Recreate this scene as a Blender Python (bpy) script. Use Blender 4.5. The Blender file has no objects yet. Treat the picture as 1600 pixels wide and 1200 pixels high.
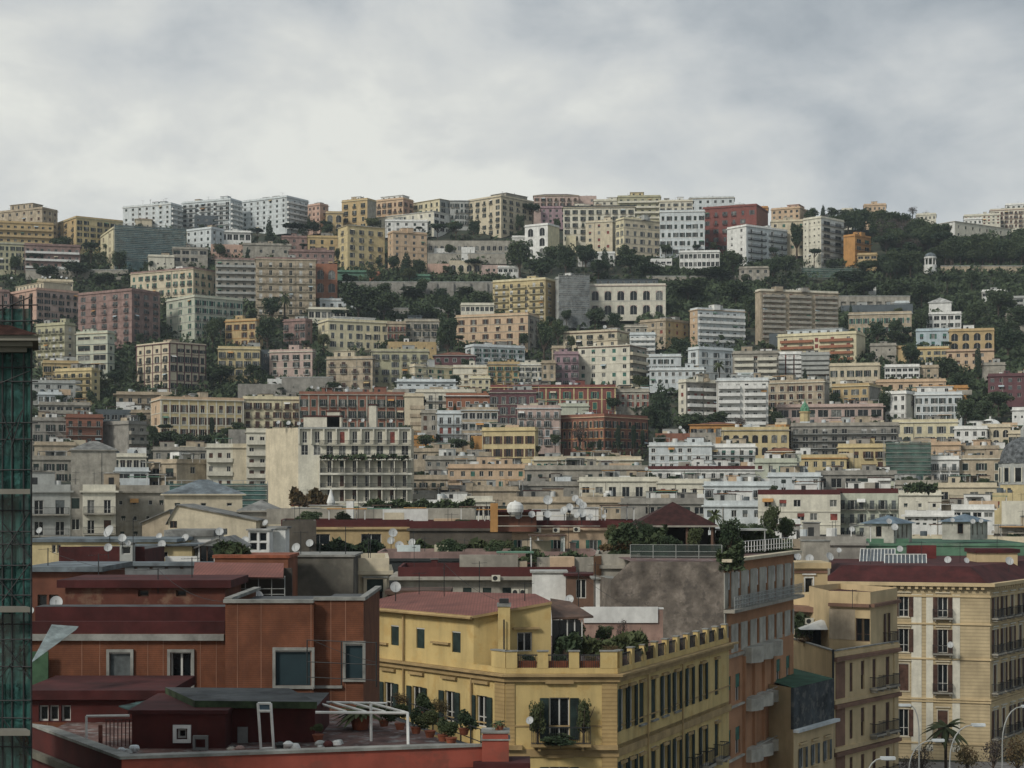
import bpy, math, random
import numpy as np
from mathutils import Vector, Matrix
R = math.radians
SC = bpy.context.scene
COL = SC.collection
# ---------------------------------------------------------------- camera
F, HZ, EYE = 2600.0, 770.0, 32.0        # focal length in photo pixels, horizon row, eye height (m)
cam = bpy.data.cameras.new('camera'); cam_o = bpy.data.objects.new('camera', cam); COL.objects.link(cam_o)
cam_o.location = (0, 0, EYE); cam_o.rotation_euler = (R(90), 0, 0)
cam.sensor_width = 36; cam.lens = F / 1600 * 36; cam.shift_y = (HZ - 600) / 1600
cam.clip_start = 0.5; cam.clip_end = 6000
SC.camera = cam_o
# ---------------------------------------------------------------- light
SUN_AZ, SUN_EL = R(222), R(36)          # compass style, 0 = +Y, clockwise: behind the camera, a little to the left
w = bpy.data.worlds.new('World'); SC.world = w; w.use_nodes = True
nt = w.node_tree; N = nt.nodes; L = nt.links; N.clear()
def nd(t, **k):
    n = N.new(t)
    for a, b in k.items(): setattr(n, a, b)
    return n
def mth(op, a, b=None, c=None, clamp=False):
    n = nd('ShaderNodeMath', operation=op); n.use_clamp = clamp
    for i, v in enumerate((a, b, c)):
        if v is None: continue
        if isinstance(v, (int, float)): n.inputs[i].default_value = v
        else: L.new(v, n.inputs[i])
    return n.outputs[0]
def sky_nodes():
    geo = nd('ShaderNodeTexCoord'); sp = nd('ShaderNodeSeparateXYZ'); L.new(geo.outputs['Generated'], sp.inputs[0])
    x, y, z = sp.outputs
    el = mth('MAXIMUM', z, 0.0)
    azn = mth('DIVIDE', x, mth('MAXIMUM', mth('ABSOLUTE', y), 0.05))     # tangent of the bearing
    # cloud deck projected on a flat layer, far deck gets compressed towards the skyline
    inv = mth('DIVIDE', 1.0, mth('ADD', el, 0.16))
    cx = mth('MULTIPLY', x, inv); cy = mth('MULTIPLY', y, inv)
    cmb = nd('ShaderNodeCombineXYZ'); L.new(cx, cmb.inputs[0]); L.new(cy, cmb.inputs[1])
    def noise(scale, detail, rough, off, dist=0.0, src=None):
        m = nd('ShaderNodeMapping'); m.inputs['Location'].default_value = off; L.new(src or cmb.outputs[0], m.inputs[0])
        n = nd('ShaderNodeTexNoise'); n.inputs['Scale'].default_value = scale; n.inputs['Detail'].default_value = detail
        n.inputs['Roughness'].default_value = rough; n.inputs['Distortion'].default_value = dist
        L.new(m.outputs[0], n.inputs['Vector']); return n.outputs['Fac']
    v3 = nd('ShaderNodeMapping'); v3.inputs['Scale'].default_value = (1, 1, 1.7); L.new(geo.outputs['Generated'], v3.inputs[0])
    n1 = noise(3.4, 6, .55, (3.1, 5.2, 0), .15, v3.outputs[0]); n2 = noise(8.5, 9, .58, (7.3, 2.2, 1.0), .25, v3.outputs[0])
    n3 = noise(1.4, 6, .55, (1.3, .4, 2.0), .3)
    # brightness of the deck: brighter low on the left, blue-grey towards the upper right
    a = mth('ADD', mth('MULTIPLY', azn, -0.8), mth('MULTIPLY', mth('SUBTRACT', el, .20), -3.3))
    s = mth('ADD', a, mth('MULTIPLY', mth('SUBTRACT', n1, .5), 1.7))
    s = mth('ADD', s, mth('MULTIPLY', mth('SUBTRACT', n2, .5), 1.5))
    s = mth('ADD', s, mth('MULTIPLY', mth('SUBTRACT', n3, .5), .6))
    s = mth('ADD', s, SKYB, clamp=True)
    cr = nd('ShaderNodeValToRGB'); L.new(s, cr.inputs[0])
    e = cr.color_ramp.elements
    e[0].position = .05; e[0].color = (.30, .335, .365, 1)
    e[1].position = 1.0; e[1].color = (.73, .735, .685, 1)
    for p, c in ((.35, (.42, .45, .47, 1)), (.6, (.54, .56, .56, 1)), (.82, (.63, .64, .615, 1))):
        k = e.new(p); k.color = c
    # overcast dome: brighter overhead than near the skyline
    zen = mth('ADD', .94, mth('MULTIPLY', mth('MAXIMUM', mth('SUBTRACT', z, .3), 0), ZEN))
    mulc = nd('ShaderNodeVectorMath', operation='SCALE'); L.new(cr.outputs[0], mulc.inputs[0]); L.new(zen, mulc.inputs['Scale'])
    sky = nd('ShaderNodeTexSky'); sky.sky_type = 'NISHITA'; sky.sun_disc = False; sky.sun_elevation = SUN_EL; sky.sun_rotation = SUN_AZ
    sk = nd('ShaderNodeVectorMath', operation='SCALE'); L.new(sky.outputs[0], sk.inputs[0]); sk.inputs['Scale'].default_value = 0.05
    mx = nd('ShaderNodeMix', data_type='RGBA'); mx.inputs[0].default_value = 0.9
    L.new(sk.outputs[0], mx.inputs[6]); L.new(mulc.outputs[0], mx.inputs[7])
    bg = nd('ShaderNodeBackground'); L.new(mx.outputs[2], bg.inputs[0]); bg.inputs[1].default_value = 1.0
    out = nd('ShaderNodeOutputWorld'); L.new(bg.outputs[0], out.inputs[0])
ZEN = 0.55
SKYB = 0.70
sky_nodes()
w.cycles.sampling_method = 'MANUAL'; w.cycles.sample_map_resolution = 512
sun = bpy.data.lights.new('sun', 'SUN'); sun.energy = 1.7; sun.angle = R(10); sun.color = (1, .95, .87)
sun_o = bpy.data.objects.new('sun', sun); COL.objects.link(sun_o)
sd = Vector((math.sin(SUN_AZ) * math.cos(SUN_EL), math.cos(SUN_AZ) * math.cos(SUN_EL), math.sin(SUN_EL)))
sun_o.rotation_euler = (-sd).to_track_quat('-Z', 'Y').to_euler(); sun_o.location = (0, 0, 400)
vs = SC.view_settings; vs.view_transform = 'Standard'; vs.look = 'None'; vs.gamma = 1; vs.use_curve_mapping = False; vs.exposure = 0.32
SC.cycles.max_bounces = 5; SC.cycles.diffuse_bounces = 2; SC.cycles.glossy_bounces = 2; SC.cycles.transparent_max_bounces = 8
SC.cycles.volume_bounces = 0; SC.cycles.use_denoising = True
# ---------------------------------------------------------------- materials
MATS = {}
def mat(name, col, rough=.9, var=.16, scale=.25, streak=.0, col2=None, metal=0, bump=0, bscale=8, alpha=1, spec=.3, wave=None, fine=.0):
    if name in MATS: return MATS[name]
    m = bpy.data.materials.new(name); m.use_nodes = True; t = m.node_tree; n_ = t.nodes; l_ = t.links
    b = n_['Principled BSDF']; b.inputs['Roughness'].default_value = rough; b.inputs['Metallic'].default_value = metal
    b.inputs['Specular IOR Level'].default_value = spec
    g = n_.new('ShaderNodeNewGeometry')
    def ns(sc, det, mp=None, ro=.6):
        q = n_.new('ShaderNodeTexNoise'); q.inputs['Scale'].default_value = sc; q.inputs['Detail'].default_value = det; q.inputs['Roughness'].default_value = ro
        if mp:
            k = n_.new('ShaderNodeMapping'); k.inputs['Scale'].default_value = mp; l_.new(g.outputs['Position'], k.inputs[0]); l_.new(k.outputs[0], q.inputs['Vector'])
        else: l_.new(g.outputs['Position'], q.inputs['Vector'])
        return q.outputs['Fac']
    def mix(f, a, bb, blend='MIX'):
        q = n_.new('ShaderNodeMix'); q.data_type = 'RGBA'; q.blend_type = blend
        for s, v in ((0, f), (6, a), (7, bb)):
            if isinstance(v, (int, float)): q.inputs[s].default_value = v
            elif isinstance(v, tuple): q.inputs[s].default_value = (*v[:3], 1)
            else: l_.new(v, q.inputs[s])
        return q.outputs[2]
    def ramp(f, a, bb, ca, cb):
        q = n_.new('ShaderNodeMapRange'); l_.new(f, q.inputs[0]); q.inputs[1].default_value = a; q.inputs[2].default_value = bb
        q.inputs[3].default_value = ca; q.inputs[4].default_value = cb; return q.outputs[0]
    dark = tuple(c * (1 - 2.2 * var) for c in col); lite = tuple(min(1, c * (1 + .9 * var)) for c in col)
    f = ramp(ns(scale, 6), .34, .66, 0, 1)
    c = mix(f, dark, lite)
    if col2:
        c = mix(ramp(ns(scale * 1.7, 7, None, .65), .52, .62, 0, .85), c, col2)
    if streak:
        s = ramp(ns(1.0, 5, (1.1, 1.1, .13), .65), .46, .74, 0, streak)
        c = mix(s, c, tuple(x * .42 + .012 for x in col))
    if fine:
        c = mix(ramp(ns(2.6, 4), .35, .7, 0, fine), c, tuple(x * .5 for x in col))
    if wave:
        wv = n_.new('ShaderNodeTexWave'); wv.bands_direction = wave[0]; wv.inputs['Scale'].default_value = wave[1]; wv.inputs['Distortion'].default_value = .4
        l_.new(g.outputs['Position'], wv.inputs['Vector'])
        c = mix(ramp(wv.outputs['Fac'], .5, 1, 0, wave[2]), c, tuple(x * .45 for x in col))
    l_.new(c, b.inputs['Base Color'])
    if bump:
        bp = n_.new('ShaderNodeBump'); bp.inputs['Strength'].default_value = bump; bp.inputs['Distance'].default_value = .05
        l_.new(ns(bscale, 6), bp.inputs['Height']); l_.new(bp.outputs[0], b.inputs['Normal'])
    if alpha < 1:
        b.inputs['Alpha'].default_value = alpha
    MATS[name] = m
    return m
WC = dict(cream=(.60,.53,.39), ivory=(.66,.63,.52), white=(.74,.74,.70), cool=(.60,.64,.64), grey=(.40,.41,.385), stone=(.37,.345,.29),
    yellow=(.58,.48,.27), ochre=(.50,.375,.20), pink=(.50,.385,.335), salmon=(.54,.37,.29), red=(.23,.085,.07), brick=(.27,.125,.085), tan=(.46,.385,.28),
    peach=(.58,.43,.29), orange=(.50,.27,.10), olive=(.45,.43,.29), concrete=(.31,.295,.26), mauve=(.36,.255,.275), rose=(.30,.205,.18), sky=(.46,.54,.57),
    green=(.13,.24,.17), brown=(.17,.105,.075), dkred=(.095,.030,.028), slate=(.11,.13,.14), lemon=(.66,.60,.41), greenish=(.50,.52,.42), darkstone=(.12,.105,.085),
    plum=(.15,.075,.08), charcoal=(.045,.05,.05), terracotta=(.33,.15,.09), coral=(.45,.13,.09), blueroof=(.17,.22,.25), greenroof=(.14,.27,.19))
def W(n):
    rough = n in ('stone', 'darkstone', 'concrete', 'rose', 'tan')
    return mat(n + '_plaster', WC[n], var=.17 if rough else .09, scale=.45, streak=.62 if rough else .45, fine=.28, rough=.92, spec=.2)
GLASS = mat('dark_window_glass', (.010,.013,.015), rough=.15, var=.3, spec=.3)
GLASS2 = mat('curtained_window_glass', (.16,.165,.15), rough=.25, var=.3, scale=1.2, spec=.5)
FRW = mat('white_window_frame', (.55,.54,.50), rough=.6, var=.1)
FRB = mat('brown_window_frame', (.10,.055,.035), rough=.6, var=.1)
RAIL = mat('dark_iron', (.028,.03,.03), rough=.6, var=.1)
SHUT = {k: mat(k + '_shutter', c, rough=.65, var=.25, scale=1.5) for k, c in dict(dg=(.020,.036,.031), br=(.085,.042,.028), gn=(.05,.15,.115), gy=(.11,.125,.125), wh=(.55,.55,.52), rd=(.22,.055,.04)).items()}
ROOF = {k: mat(k + '_roof', c, rough=.9, var=.3, scale=.5, fine=.3, col2=c2) for k, c, c2 in (('gray', (.22,.22,.205), (.12,.12,.11)), ('dkred', (.085,.026,.022), (.05,.022,.020)),
    ('tile', (.20,.085,.05), (.12,.06,.045)), ('green', (.15,.26,.19), (.10,.15,.11)), ('white', (.45,.45,.42), (.28,.28,.26)), ('brown', (.12,.075,.055), (.07,.05,.04)), ('slate', (.16,.19,.205), (.10,.11,.12)))}
WHITE_METAL = mat('white_painted_metal', (.62,.62,.58), rough=.5, var=.12, scale=1)
DISHM = mat('pale_dish_metal', (.43,.44,.43), rough=.5, var=.12, scale=1, fine=.12)
# ---------------------------------------------------------------- mesh collector
class MB:
    def __init__(s): s.v = []; s.f = []; s.m = []; s.ms = []
    def slot(s, m):
        if m not in s.ms: s.ms.append(m)
        return s.ms.index(m)
    def poly(s, pts, m):
        i = len(s.v); s.v += [tuple(p) for p in pts]; s.f.append(tuple(range(i, i + len(pts)))); s.m.append(s.slot(m))
    def obox(s, o, ux, uy, a, b, z0, z1, m):      # oriented box: o + a.x*ux.. (a=(x0,x1), b=(y0,y1))
        k = s.slot(m); i = len(s.v)
        for z in (z0, z1):
            for (x, y) in ((a[0], b[0]), (a[1], b[0]), (a[1], b[1]), (a[0], b[1])):
                s.v.append((o[0] + ux[0]*x + uy[0]*y, o[1] + ux[1]*x + uy[1]*y, o[2] + z))
        for q in ((0,3,2,1), (4,5,6,7), (0,1,5,4), (1,2,6,5), (2,3,7,6), (3,0,4,7)):
            s.f.append(tuple(i + t for t in q)); s.m.append(k)
    def box(s, x0, x1, y0, y1, z0, z1, m): s.obox((0,0,0), (1,0), (0,1), (x0,x1), (y0,y1), z0, z1, m)
    def tube(s, p, q, r, m, n=6, r2=None):
        p, q = Vector(p), Vector(q); d = (q - p).normalized(); a = d.orthogonal().normalized(); b = d.cross(a); i = len(s.v); k = s.slot(m)
        for c, rr in ((p, r), (q, r if r2 is None else r2)):
            for j in range(n):
                t = 2*math.pi*j/n; s.v.append(tuple(c + a*math.cos(t)*rr + b*math.sin(t)*rr))
        for j in range(n): s.f.append((i+j, i+(j+1) % n, i+n+(j+1) % n, i+n+j)); s.m.append(k)
        s.f.append(tuple(i+j for j in range(n))[::-1]); s.m.append(k); s.f.append(tuple(i+n+j for j in range(n))); s.m.append(k)
    def prism(s, pts, z0, z1, m, mt=None):      # vertical prism over a CCW polygon
        n = len(pts)
        for j in range(n):
            a, b = pts[j], pts[(j+1) % n]; s.poly([(a[0],a[1],z0), (b[0],b[1],z0), (b[0],b[1],z1), (a[0],a[1],z1)], m)
        s.poly([(p[0],p[1],z1) for p in pts], mt or m); s.poly([(p[0],p[1],z0) for p in pts][::-1], m)
    def mesh(s, name):
        me = bpy.data.meshes.new(name); me.from_pydata(s.v, [], s.f)
        for m in s.ms: me.materials.append(m)
        me.polygons.foreach_set('material_index', s.m); me.update(); return me
    def build(s, name, parent=None, loc=(0,0,0), rz=0):
        return ob(name, s.mesh(name), parent, loc, rz)
def ob(name, data, parent=None, loc=(0,0,0), rz=0):
    o = bpy.data.objects.new(name, data); COL.objects.link(o); o.location = loc
    if rz: o.rotation_euler = (0, 0, rz)
    if parent: o.parent = parent
    return o
def tag(o, label=None, cat=None, group=None, kind=None):
    for k, v in (('label', label), ('category', cat), ('group', group), ('kind', kind)):
        if v: o[k] = v
    return o
def thing(name, label, cat, loc=(0,0,0), group=None, rz=0): return tag(ob(name, None, None, loc, rz), label, cat, group)
# ---------------------------------------------------------------- terrain profile
YD = [(0,1600),(300,1080),(330,1010),(350,980),(390,930),(420,900),(460,850),(500,800),(540,745),(570,700),(600,660),(640,610),(680,570),(720,520),(760,450),(800,400)]
def Dof(y): return float(np.interp(y, [a for a, b in YD], [b for a, b in YD]))
TD = [-300, 0, 330] + [d for y, d in reversed(YD[3:])] + [1040, 1200, 1700]
TZ = [0, 0, 0] + [EYE + (HZ - y)/F*d for y, d in reversed(YD[3:])] + [197, 192, 150]
def tz(d): return float(np.interp(d, TD, TZ))
def P(x, y, d): return ((x - 800)/F*d, d, EYE + (HZ - y)/F*d)
rnd = random.Random(7)
# ---------------------------------------------------------------- windows & balconies (shared meshes)
CACHE = {}
def wmesh(w_, h, kind, fr, sh, tr, near, d=.28, glass=None):
    key = (round(w_, 2), round(h, 2), kind, fr.name, sh.name if sh else '', tr.name if tr else '', near, (glass or GLASS).name)
    if key in CACHE: return CACHE[key]
    f = MB(); g = MB(); s1 = MB(); x = w_/2; t = .07; G = glass or GLASS
    if kind in ('open', 'plain', 'arch'):
        g.box(-x+.02, x-.02, d-.05, d-.02, .02, h-.02, G)
        for a, b in ((-x, -x+t), (x-t, x)): f.box(a, b, d-.12, d-.04, 0, h, fr)
        f.box(-x+t, x-t, d-.12, d-.04, h-t, h, fr); f.box(-x+t, x-t, d-.12, d-.04, 0, t, fr)
        if w_ > .8: f.box(-.045, .045, d-.12, d-.04, t, h-t, fr)
        if near and h > 1.8: f.box(-x+t, -.045, d-.11, d-.045, h*.3, h*.3+.05, fr); f.box(.045, x-t, d-.11, d-.045, h*.3, h*.3+.05, fr)
    elif kind == 'closed':
        s1.box(-x, x, d-.2, d-.12, 0, h, sh); f.box(-x, x, d-.25, d-.21, h-.08, h, fr)
    elif kind == 'half':
        s1.box(-x, x, d-.2, d-.12, h*.5, h, sh); g.box(-x+.02, x-.02, d-.05, d-.02, .02, h*.5, G); f.box(-x, -x+t, d-.12, d-.06, 0, h*.5, fr); f.box(x-t, x, d-.12, d-.06, 0, h*.5, fr)
        f.box(-.04, .04, d-.12, d-.06, 0, h*.5, fr)
    if kind == 'arch':                         # round head: spandrels in the trim colour
        for sg in (-1, 1):
            pts = [(sg*x, h)] + [(sg*x*math.cos(a), h - x + x*math.sin(a)) for a in [math.pi/2*k/6 for k in range(7)]]
            if sg > 0: pts = pts[::-1]
            for k in range(1, len(pts)-1):
                a, b, c = (pts[0], pts[k], pts[k+1]) if sg < 0 else (pts[-1], pts[k-1], pts[k])
                f.poly([(a[0], -.03, a[1]), (b[0], -.03, b[1]), (c[0], -.03, c[1])], tr or fr)
                f.poly([(c[0], .0, c[1]), (b[0], .0, b[1]), (a[0], .0, a[1])], tr or fr)
    if tr and kind != 'arch':
        e = .13
        f.box(-x-e, -x, -.05, .02, 0, h+e, tr); f.box(x, x+e, -.05, .02, 0, h+e, tr); f.box(-x, x, -.05, .02, h, h+e, tr)
        f.box(-x-e-.05, x+e+.05, -.12, .02, -.12, 0, tr)
        if near: f.box(-x-.3, x+.3, -.2, .02, h+e+.18, h+e+.32, tr)
    sh_ = []
    if kind == 'open' and sh:
        for sg in (-1, 1):
            m = MB(); a = (sg*x + sg*.03, sg*x + sg*(x*.96)); m.box(min(a), max(a), -.11, -.06, .02, h-.02, sh)
            if near:
                for k in range(int(h/.14)): m.box(min(a)+.06, max(a)-.06, -.125, -.11, .08+k*.14, .15+k*.14, sh)
            sh_.append(m)
    r = []
    if near:
        if f.f: r.append(('window', f.mesh('window')))
        if g.f: r.append(('pane', g.mesh('pane')))
        if s1.f: r.append(('shutter', s1.mesh('shutter')))
        for m in sh_: r.append(('shutter', m.mesh('shutter')))
    else:
        for q in [g, s1] + sh_:
            i = len(f.v); f.v += q.v; f.f += [tuple(i+t for t in ff) for ff in q.f]; f.m += [f.slot(q.ms[k]) for k in q.m]
        r.append(('window', f.mesh('window')))
    CACHE[key] = r; return r
def put_window(root, o, u, z, w_, h, kind, fr, sh, tr, near, glass=None, lab=None):
    """o = (origin, direction) of the wall"""
    (ox, oy), (dx, dy) = o; rz = math.atan2(dy, dx)
    ms = wmesh(w_, h, kind, fr, sh, tr, near, glass=glass)
    p = ob('window', ms[0][1], root, (ox + dx*u, oy + dy*u, z), rz)
    for nme, me in ms[1:]: ob(nme, me, p)
    return p
def bal_mesh(w_, d, kind, near, col):
    key = ('bal', round(w_, 1), round(d, 1), kind, near, col.name)
    if key in CACHE: return CACHE[key]
    s = MB(); s.box(-w_/2, w_/2, -d, -.002, -.16, 0, col)
    r = MB(); x = w_/2 - .03
    if kind == 'solid':
        r.box(-x, x, -d+.0, -d+.1, 0, 1.0, col); r.box(-x, -x+.1, -d+.1, -.01, 0, 1.0, col); r.box(x-.1, x, -d+.1, -.01, 0, 1.0, col)
    else:
        st, th = (.13, .02) if near else (.22, .045)
        r.box(-x, x, -d+.03, -d+.08, .98, 1.04, RAIL); r.box(-x, x, -d+.03, -d+.08, .05, .1, RAIL)
        n = max(2, int(2*x/st))
        for i in range(n+1):
            a = -x + 2*x*i/n - th/2; r.box(a, a+th, -d+.04, -d+.04+th, .1, .98, RAIL)
        for sx in (-x, x-.04):
            r.box(sx, sx+.04, -d+.08, -.01, .98, 1.04, RAIL)
            for i in range(int(d/st)): b = -d + .15 + i*st; r.box(sx, sx+th, b, b+th, 0, .98, RAIL)
    if near:
        for sx in (-w_*.36, w_*.36): s.box(sx-.08, sx+.08, -d*.8, -.002, -.42, -.16, col)
        res = (s.mesh('balcony'), r.mesh('railing'))
    else:
        i = len(s.v); s.v += r.v; s.f += [tuple(i+t for t in ff) for ff in r.f]; s.m += [s.slot(r.ms[k]) for k in r.m]
        res = (s.mesh('balcony'), None)
    CACHE[key] = res; return res
def put_balcony(root, o, u, z, w_, d, kind, near, col):
    (ox, oy), (dx, dy) = o; rz = math.atan2(dy, dx); a, b = bal_mesh(w_, d, kind, near, col)
    p = ob('balcony', a, root, (ox + dx*u, oy + dy*u, z), rz)
    if b: ob('railing', b, p)
    return p
def cut_wall(m, p0, p1, z0, z1, rows, wm, dep=.28):
    """wall quad p0->p1 with recessed openings; rows = [(zb, zt, [(u0,u1)..])] sorted by height"""
    Ln = math.hypot(p1[0]-p0[0], p1[1]-p0[1]); d = ((p1[0]-p0[0])/Ln, (p1[1]-p0[1])/Ln); inn = (-d[1], d[0])
    def q(u0, u1, a, b):
        if u1-u0 > 1e-3 and b-a > 1e-3:
            m.poly([(p0[0]+d[0]*u0, p0[1]+d[1]*u0, a), (p0[0]+d[0]*u1, p0[1]+d[1]*u1, a), (p0[0]+d[0]*u1, p0[1]+d[1]*u1, b), (p0[0]+d[0]*u0, p0[1]+d[1]*u0, b)], wm)
    def pt(u, z, k=0): return (p0[0]+d[0]*u+inn[0]*k, p0[1]+d[1]*u+inn[1]*k, z)
    zc = z0
    for zb, zt, ops in rows:
        q(0, Ln, zc, zb); uc = 0
        for u0, u1 in ops:
            q(uc, u0, zb, zt); uc = u1
            m.poly([pt(u0,zb), pt(u0,zb,dep), pt(u0,zt,dep), pt(u0,zt)][::-1], wm); m.poly([pt(u1,zb), pt(u1,zb,dep), pt(u1,zt,dep), pt(u1,zt)], wm)
            m.poly([pt(u0,zb), pt(u1,zb), pt(u1,zb,dep), pt(u0,zb,dep)], wm); m.poly([pt(u0,zt), pt(u1,zt), pt(u1,zt,dep), pt(u0,zt,dep)][::-1], wm)
            m.poly([pt(u0,zb,dep), pt(u1,zb,dep), pt(u1,zt,dep), pt(u0,zt,dep)], wm)
        q(uc, Ln, zb, zt); zc = zt
    q(0, Ln, zc, z1)
def facade(root, m, p0, p1, z0, zv, z1, nf, nb, style, wm, opt, rng, near=False):
    """cuts and fills one wall; z0 wall foot, zv lowest visible storey, z1 eaves"""
    Ln = math.hypot(p1[0]-p0[0], p1[1]-p0[1]); d = ((p1[0]-p0[0])/Ln, (p1[1]-p0[1])/Ln); o = (p0, d)
    if style == 'n' or nb == 0 or nf == 0: cut_wall(m, p0, p1, z0, z1, [], wm); return
    fh = (z1 - .5 - zv)/nf; bay = Ln/nb; rows = []; tall = style in 'bscdt'
    fr = FRB if opt.get('fr') == 'b' else FRW; sh = SHUT[opt.get('sh', 'dg')]; tr = W(opt['tr']) if 'tr' in opt else None
    ww = min(1.5, bay*.43); hh = min(2.5, fh*.66) if tall else min(1.75, fh*.52)
    if style == 'g': ww = bay*.78; hh = fh*.55
    if style == 'a': ww = min(bay*.62, 3.4); hh = min(fh*.8, ww*1.35)
    if style == 'o': ww = min(.8, bay*.3); hh = min(.9, fh*.3)
    if style == 'd': ww = bay*.55
    n_done = 0
    for k in range(nf):
        zb = zv + fh*k + (.12 if tall or style == 'a' else fh*.30); ops = []
        if k == nf-1 and opt.get('attic'): h_ = hh*.55; zb += fh*.15; att = True
        else: h_ = hh; att = False
        for i in range(nb):
            if n_done >= 96: break
            if rng.random() < opt.get('skip', .03): continue
            u = bay*(i+.5) + (rng.uniform(-.12, .12)*bay if opt.get('irr') else 0); ops.append((u-ww/2, u+ww/2)); n_done += 1
            r_ = rng.random(); gl = GLASS2 if rng.random() < .22 else None
            if style in 'sb' : kind = 'open' if r_ < .68 else 'closed' if r_ < .86 else 'half'
            elif style in 'pct': kind = 'plain' if r_ < .55 else 'half' if r_ < .75 else 'closed'
            elif style == 'a': kind = 'arch'
            else: kind = 'plain' if r_ < .8 else 'half'
            put_window(root, o, u, zb, ww, h_, kind, fr, sh, W(opt.get('tr', opt['_w'])) if style == 'a' else tr, near, gl)
            if style == 'b' and not att and (rng.random() < opt.get('bp', .8)): put_balcony(root, o, u, zb-.02, min(bay*.86, ww+1.0), .75, 'rail', near, W(opt.get('bc', 'stone')))
        rows.append((zb, zb+h_, ops))
        if style in 'cdt' and not (k == 0 and opt.get('g0')):
            seg = opt.get('seg', 1); sl = Ln/seg
            for j in range(seg):
                put_balcony(root, o, sl*(j+.5), zb-.02, sl*(.97 if seg == 1 else .84), opt.get('bd', 1.2), 'solid' if style == 'c' else 'rail', near, W(opt.get('bc', 'white')))
        elif opt.get('band') and k: 
            b = MB(); b.obox((p0[0], p0[1], 0), d, (-d[1], d[0]), (0, Ln), (-.12, -.002), zv+fh*k-.28, zv+fh*k-.06, W(opt['band'])); b.build('string_course', root)
    cut_wall(m, p0, p1, z0, z1, rows, wm)
    if nf > 2 and not opt.get('band') and style not in 'cdtn' and rng.random() < .7:
        cm = W(opt.get('tr', opt['_w'])); b = MB()
        for k in range(1, nf):
            if rng.random() < .8: b.obox((p0[0], p0[1], 0), d, (-d[1], d[0]), (0, Ln), (-.14, -.002), zv+fh*k-.2, zv+fh*k-.02, cm)
        if b.f: b.build('string_courses', root)
    if rng.random() < .6 and not near:
        b = MB(); u = Ln*rng.choice([.02, .98, .33, .66]); q = (p0[0]+d[0]*u+d[1]*.12, p0[1]+d[1]*u-d[0]*.12); b.tube((*q, max(z0, zv-2)), (*q, z1-.4), .09, W('stone'), 5); b.build('downpipe', root)
    if style not in 'an' and opt.get('n', 'a') not in 'vc' and rows:
        for _ in range(int(len(rows)*nb*.07)):
            zb, zt, ops = rng.choice(rows)
            if ops:
                u = sum(rng.choice(ops))/2; b = MB(); am = rng.choice([W('green'), W('orange'), W('white'), W('ochre'), W('sky'), W('cream')]); hw = ww*.5+.35; O = (p0[0]+d[0]*u, p0[1]+d[1]*u, 0)
                P4 = [(-hw, -.05, zt+.25), (hw, -.05, zt+.25), (hw, -1.05, zt-.35), (-hw, -1.05, zt-.35)]; g = lambda x, y, z: (O[0]+d[0]*x-d[1]*y, O[1]+d[1]*x+d[0]*y, z)
                b.poly([g(*t) for t in P4][::-1], am); b.poly([g(t[0], t[1], t[2]-.05) for t in P4], am); b.build('awning', root)
    if opt.get('pil'):
        for i in range(nb+1):
            u = min(max(bay*i, .25), Ln-.25); b = MB(); b.obox((p0[0], p0[1], 0), d, (-d[1], d[0]), (u-.25, u+.25), (-.1, -.002), z0+1, z1-.3, W(opt['pil'])); b.build('pilaster', root)
def offset(pts, e):
    n = len(pts); out = []
    for i in range(n):
        a, b, c = Vector(pts[i-1]), Vector(pts[i]), Vector(pts[(i+1) % n]); d1 = (b-a).normalized(); d2 = (c-b).normalized()
        n1 = Vector((d1.y, -d1.x)); n2 = Vector((d2.y, -d2.x)); k = (n1+n2); k = k/max(k.length_squared, .05)*2; q = b + k*e; out.append((q.x, q.y))
    return out
def aerial(m, x, y, z, rng, s=1):
    h = rng.uniform(1.8, 3.6)*s; m.tube((x,y,z), (x,y,z+h), .035*s, RAIL, 4); a = rng.uniform(0, 3.14); l = rng.uniform(.5, 1.0)*s
    dx, dy = math.cos(a)*l, math.sin(a)*l; m.tube((x-dx,y-dy,z+h-.2), (x+dx,y+dy,z+h-.2), .022*s, RAIL, 4)
    for t in (-.8, -.4, 0, .4, .8): m.tube((x+dx*t+dy*.3, y+dy*t-dx*.3, z+h-.2), (x+dx*t-dy*.3, y+dy*t+dx*.3, z+h-.2), .018*s, RAIL, 4)
BLD = []
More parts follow.
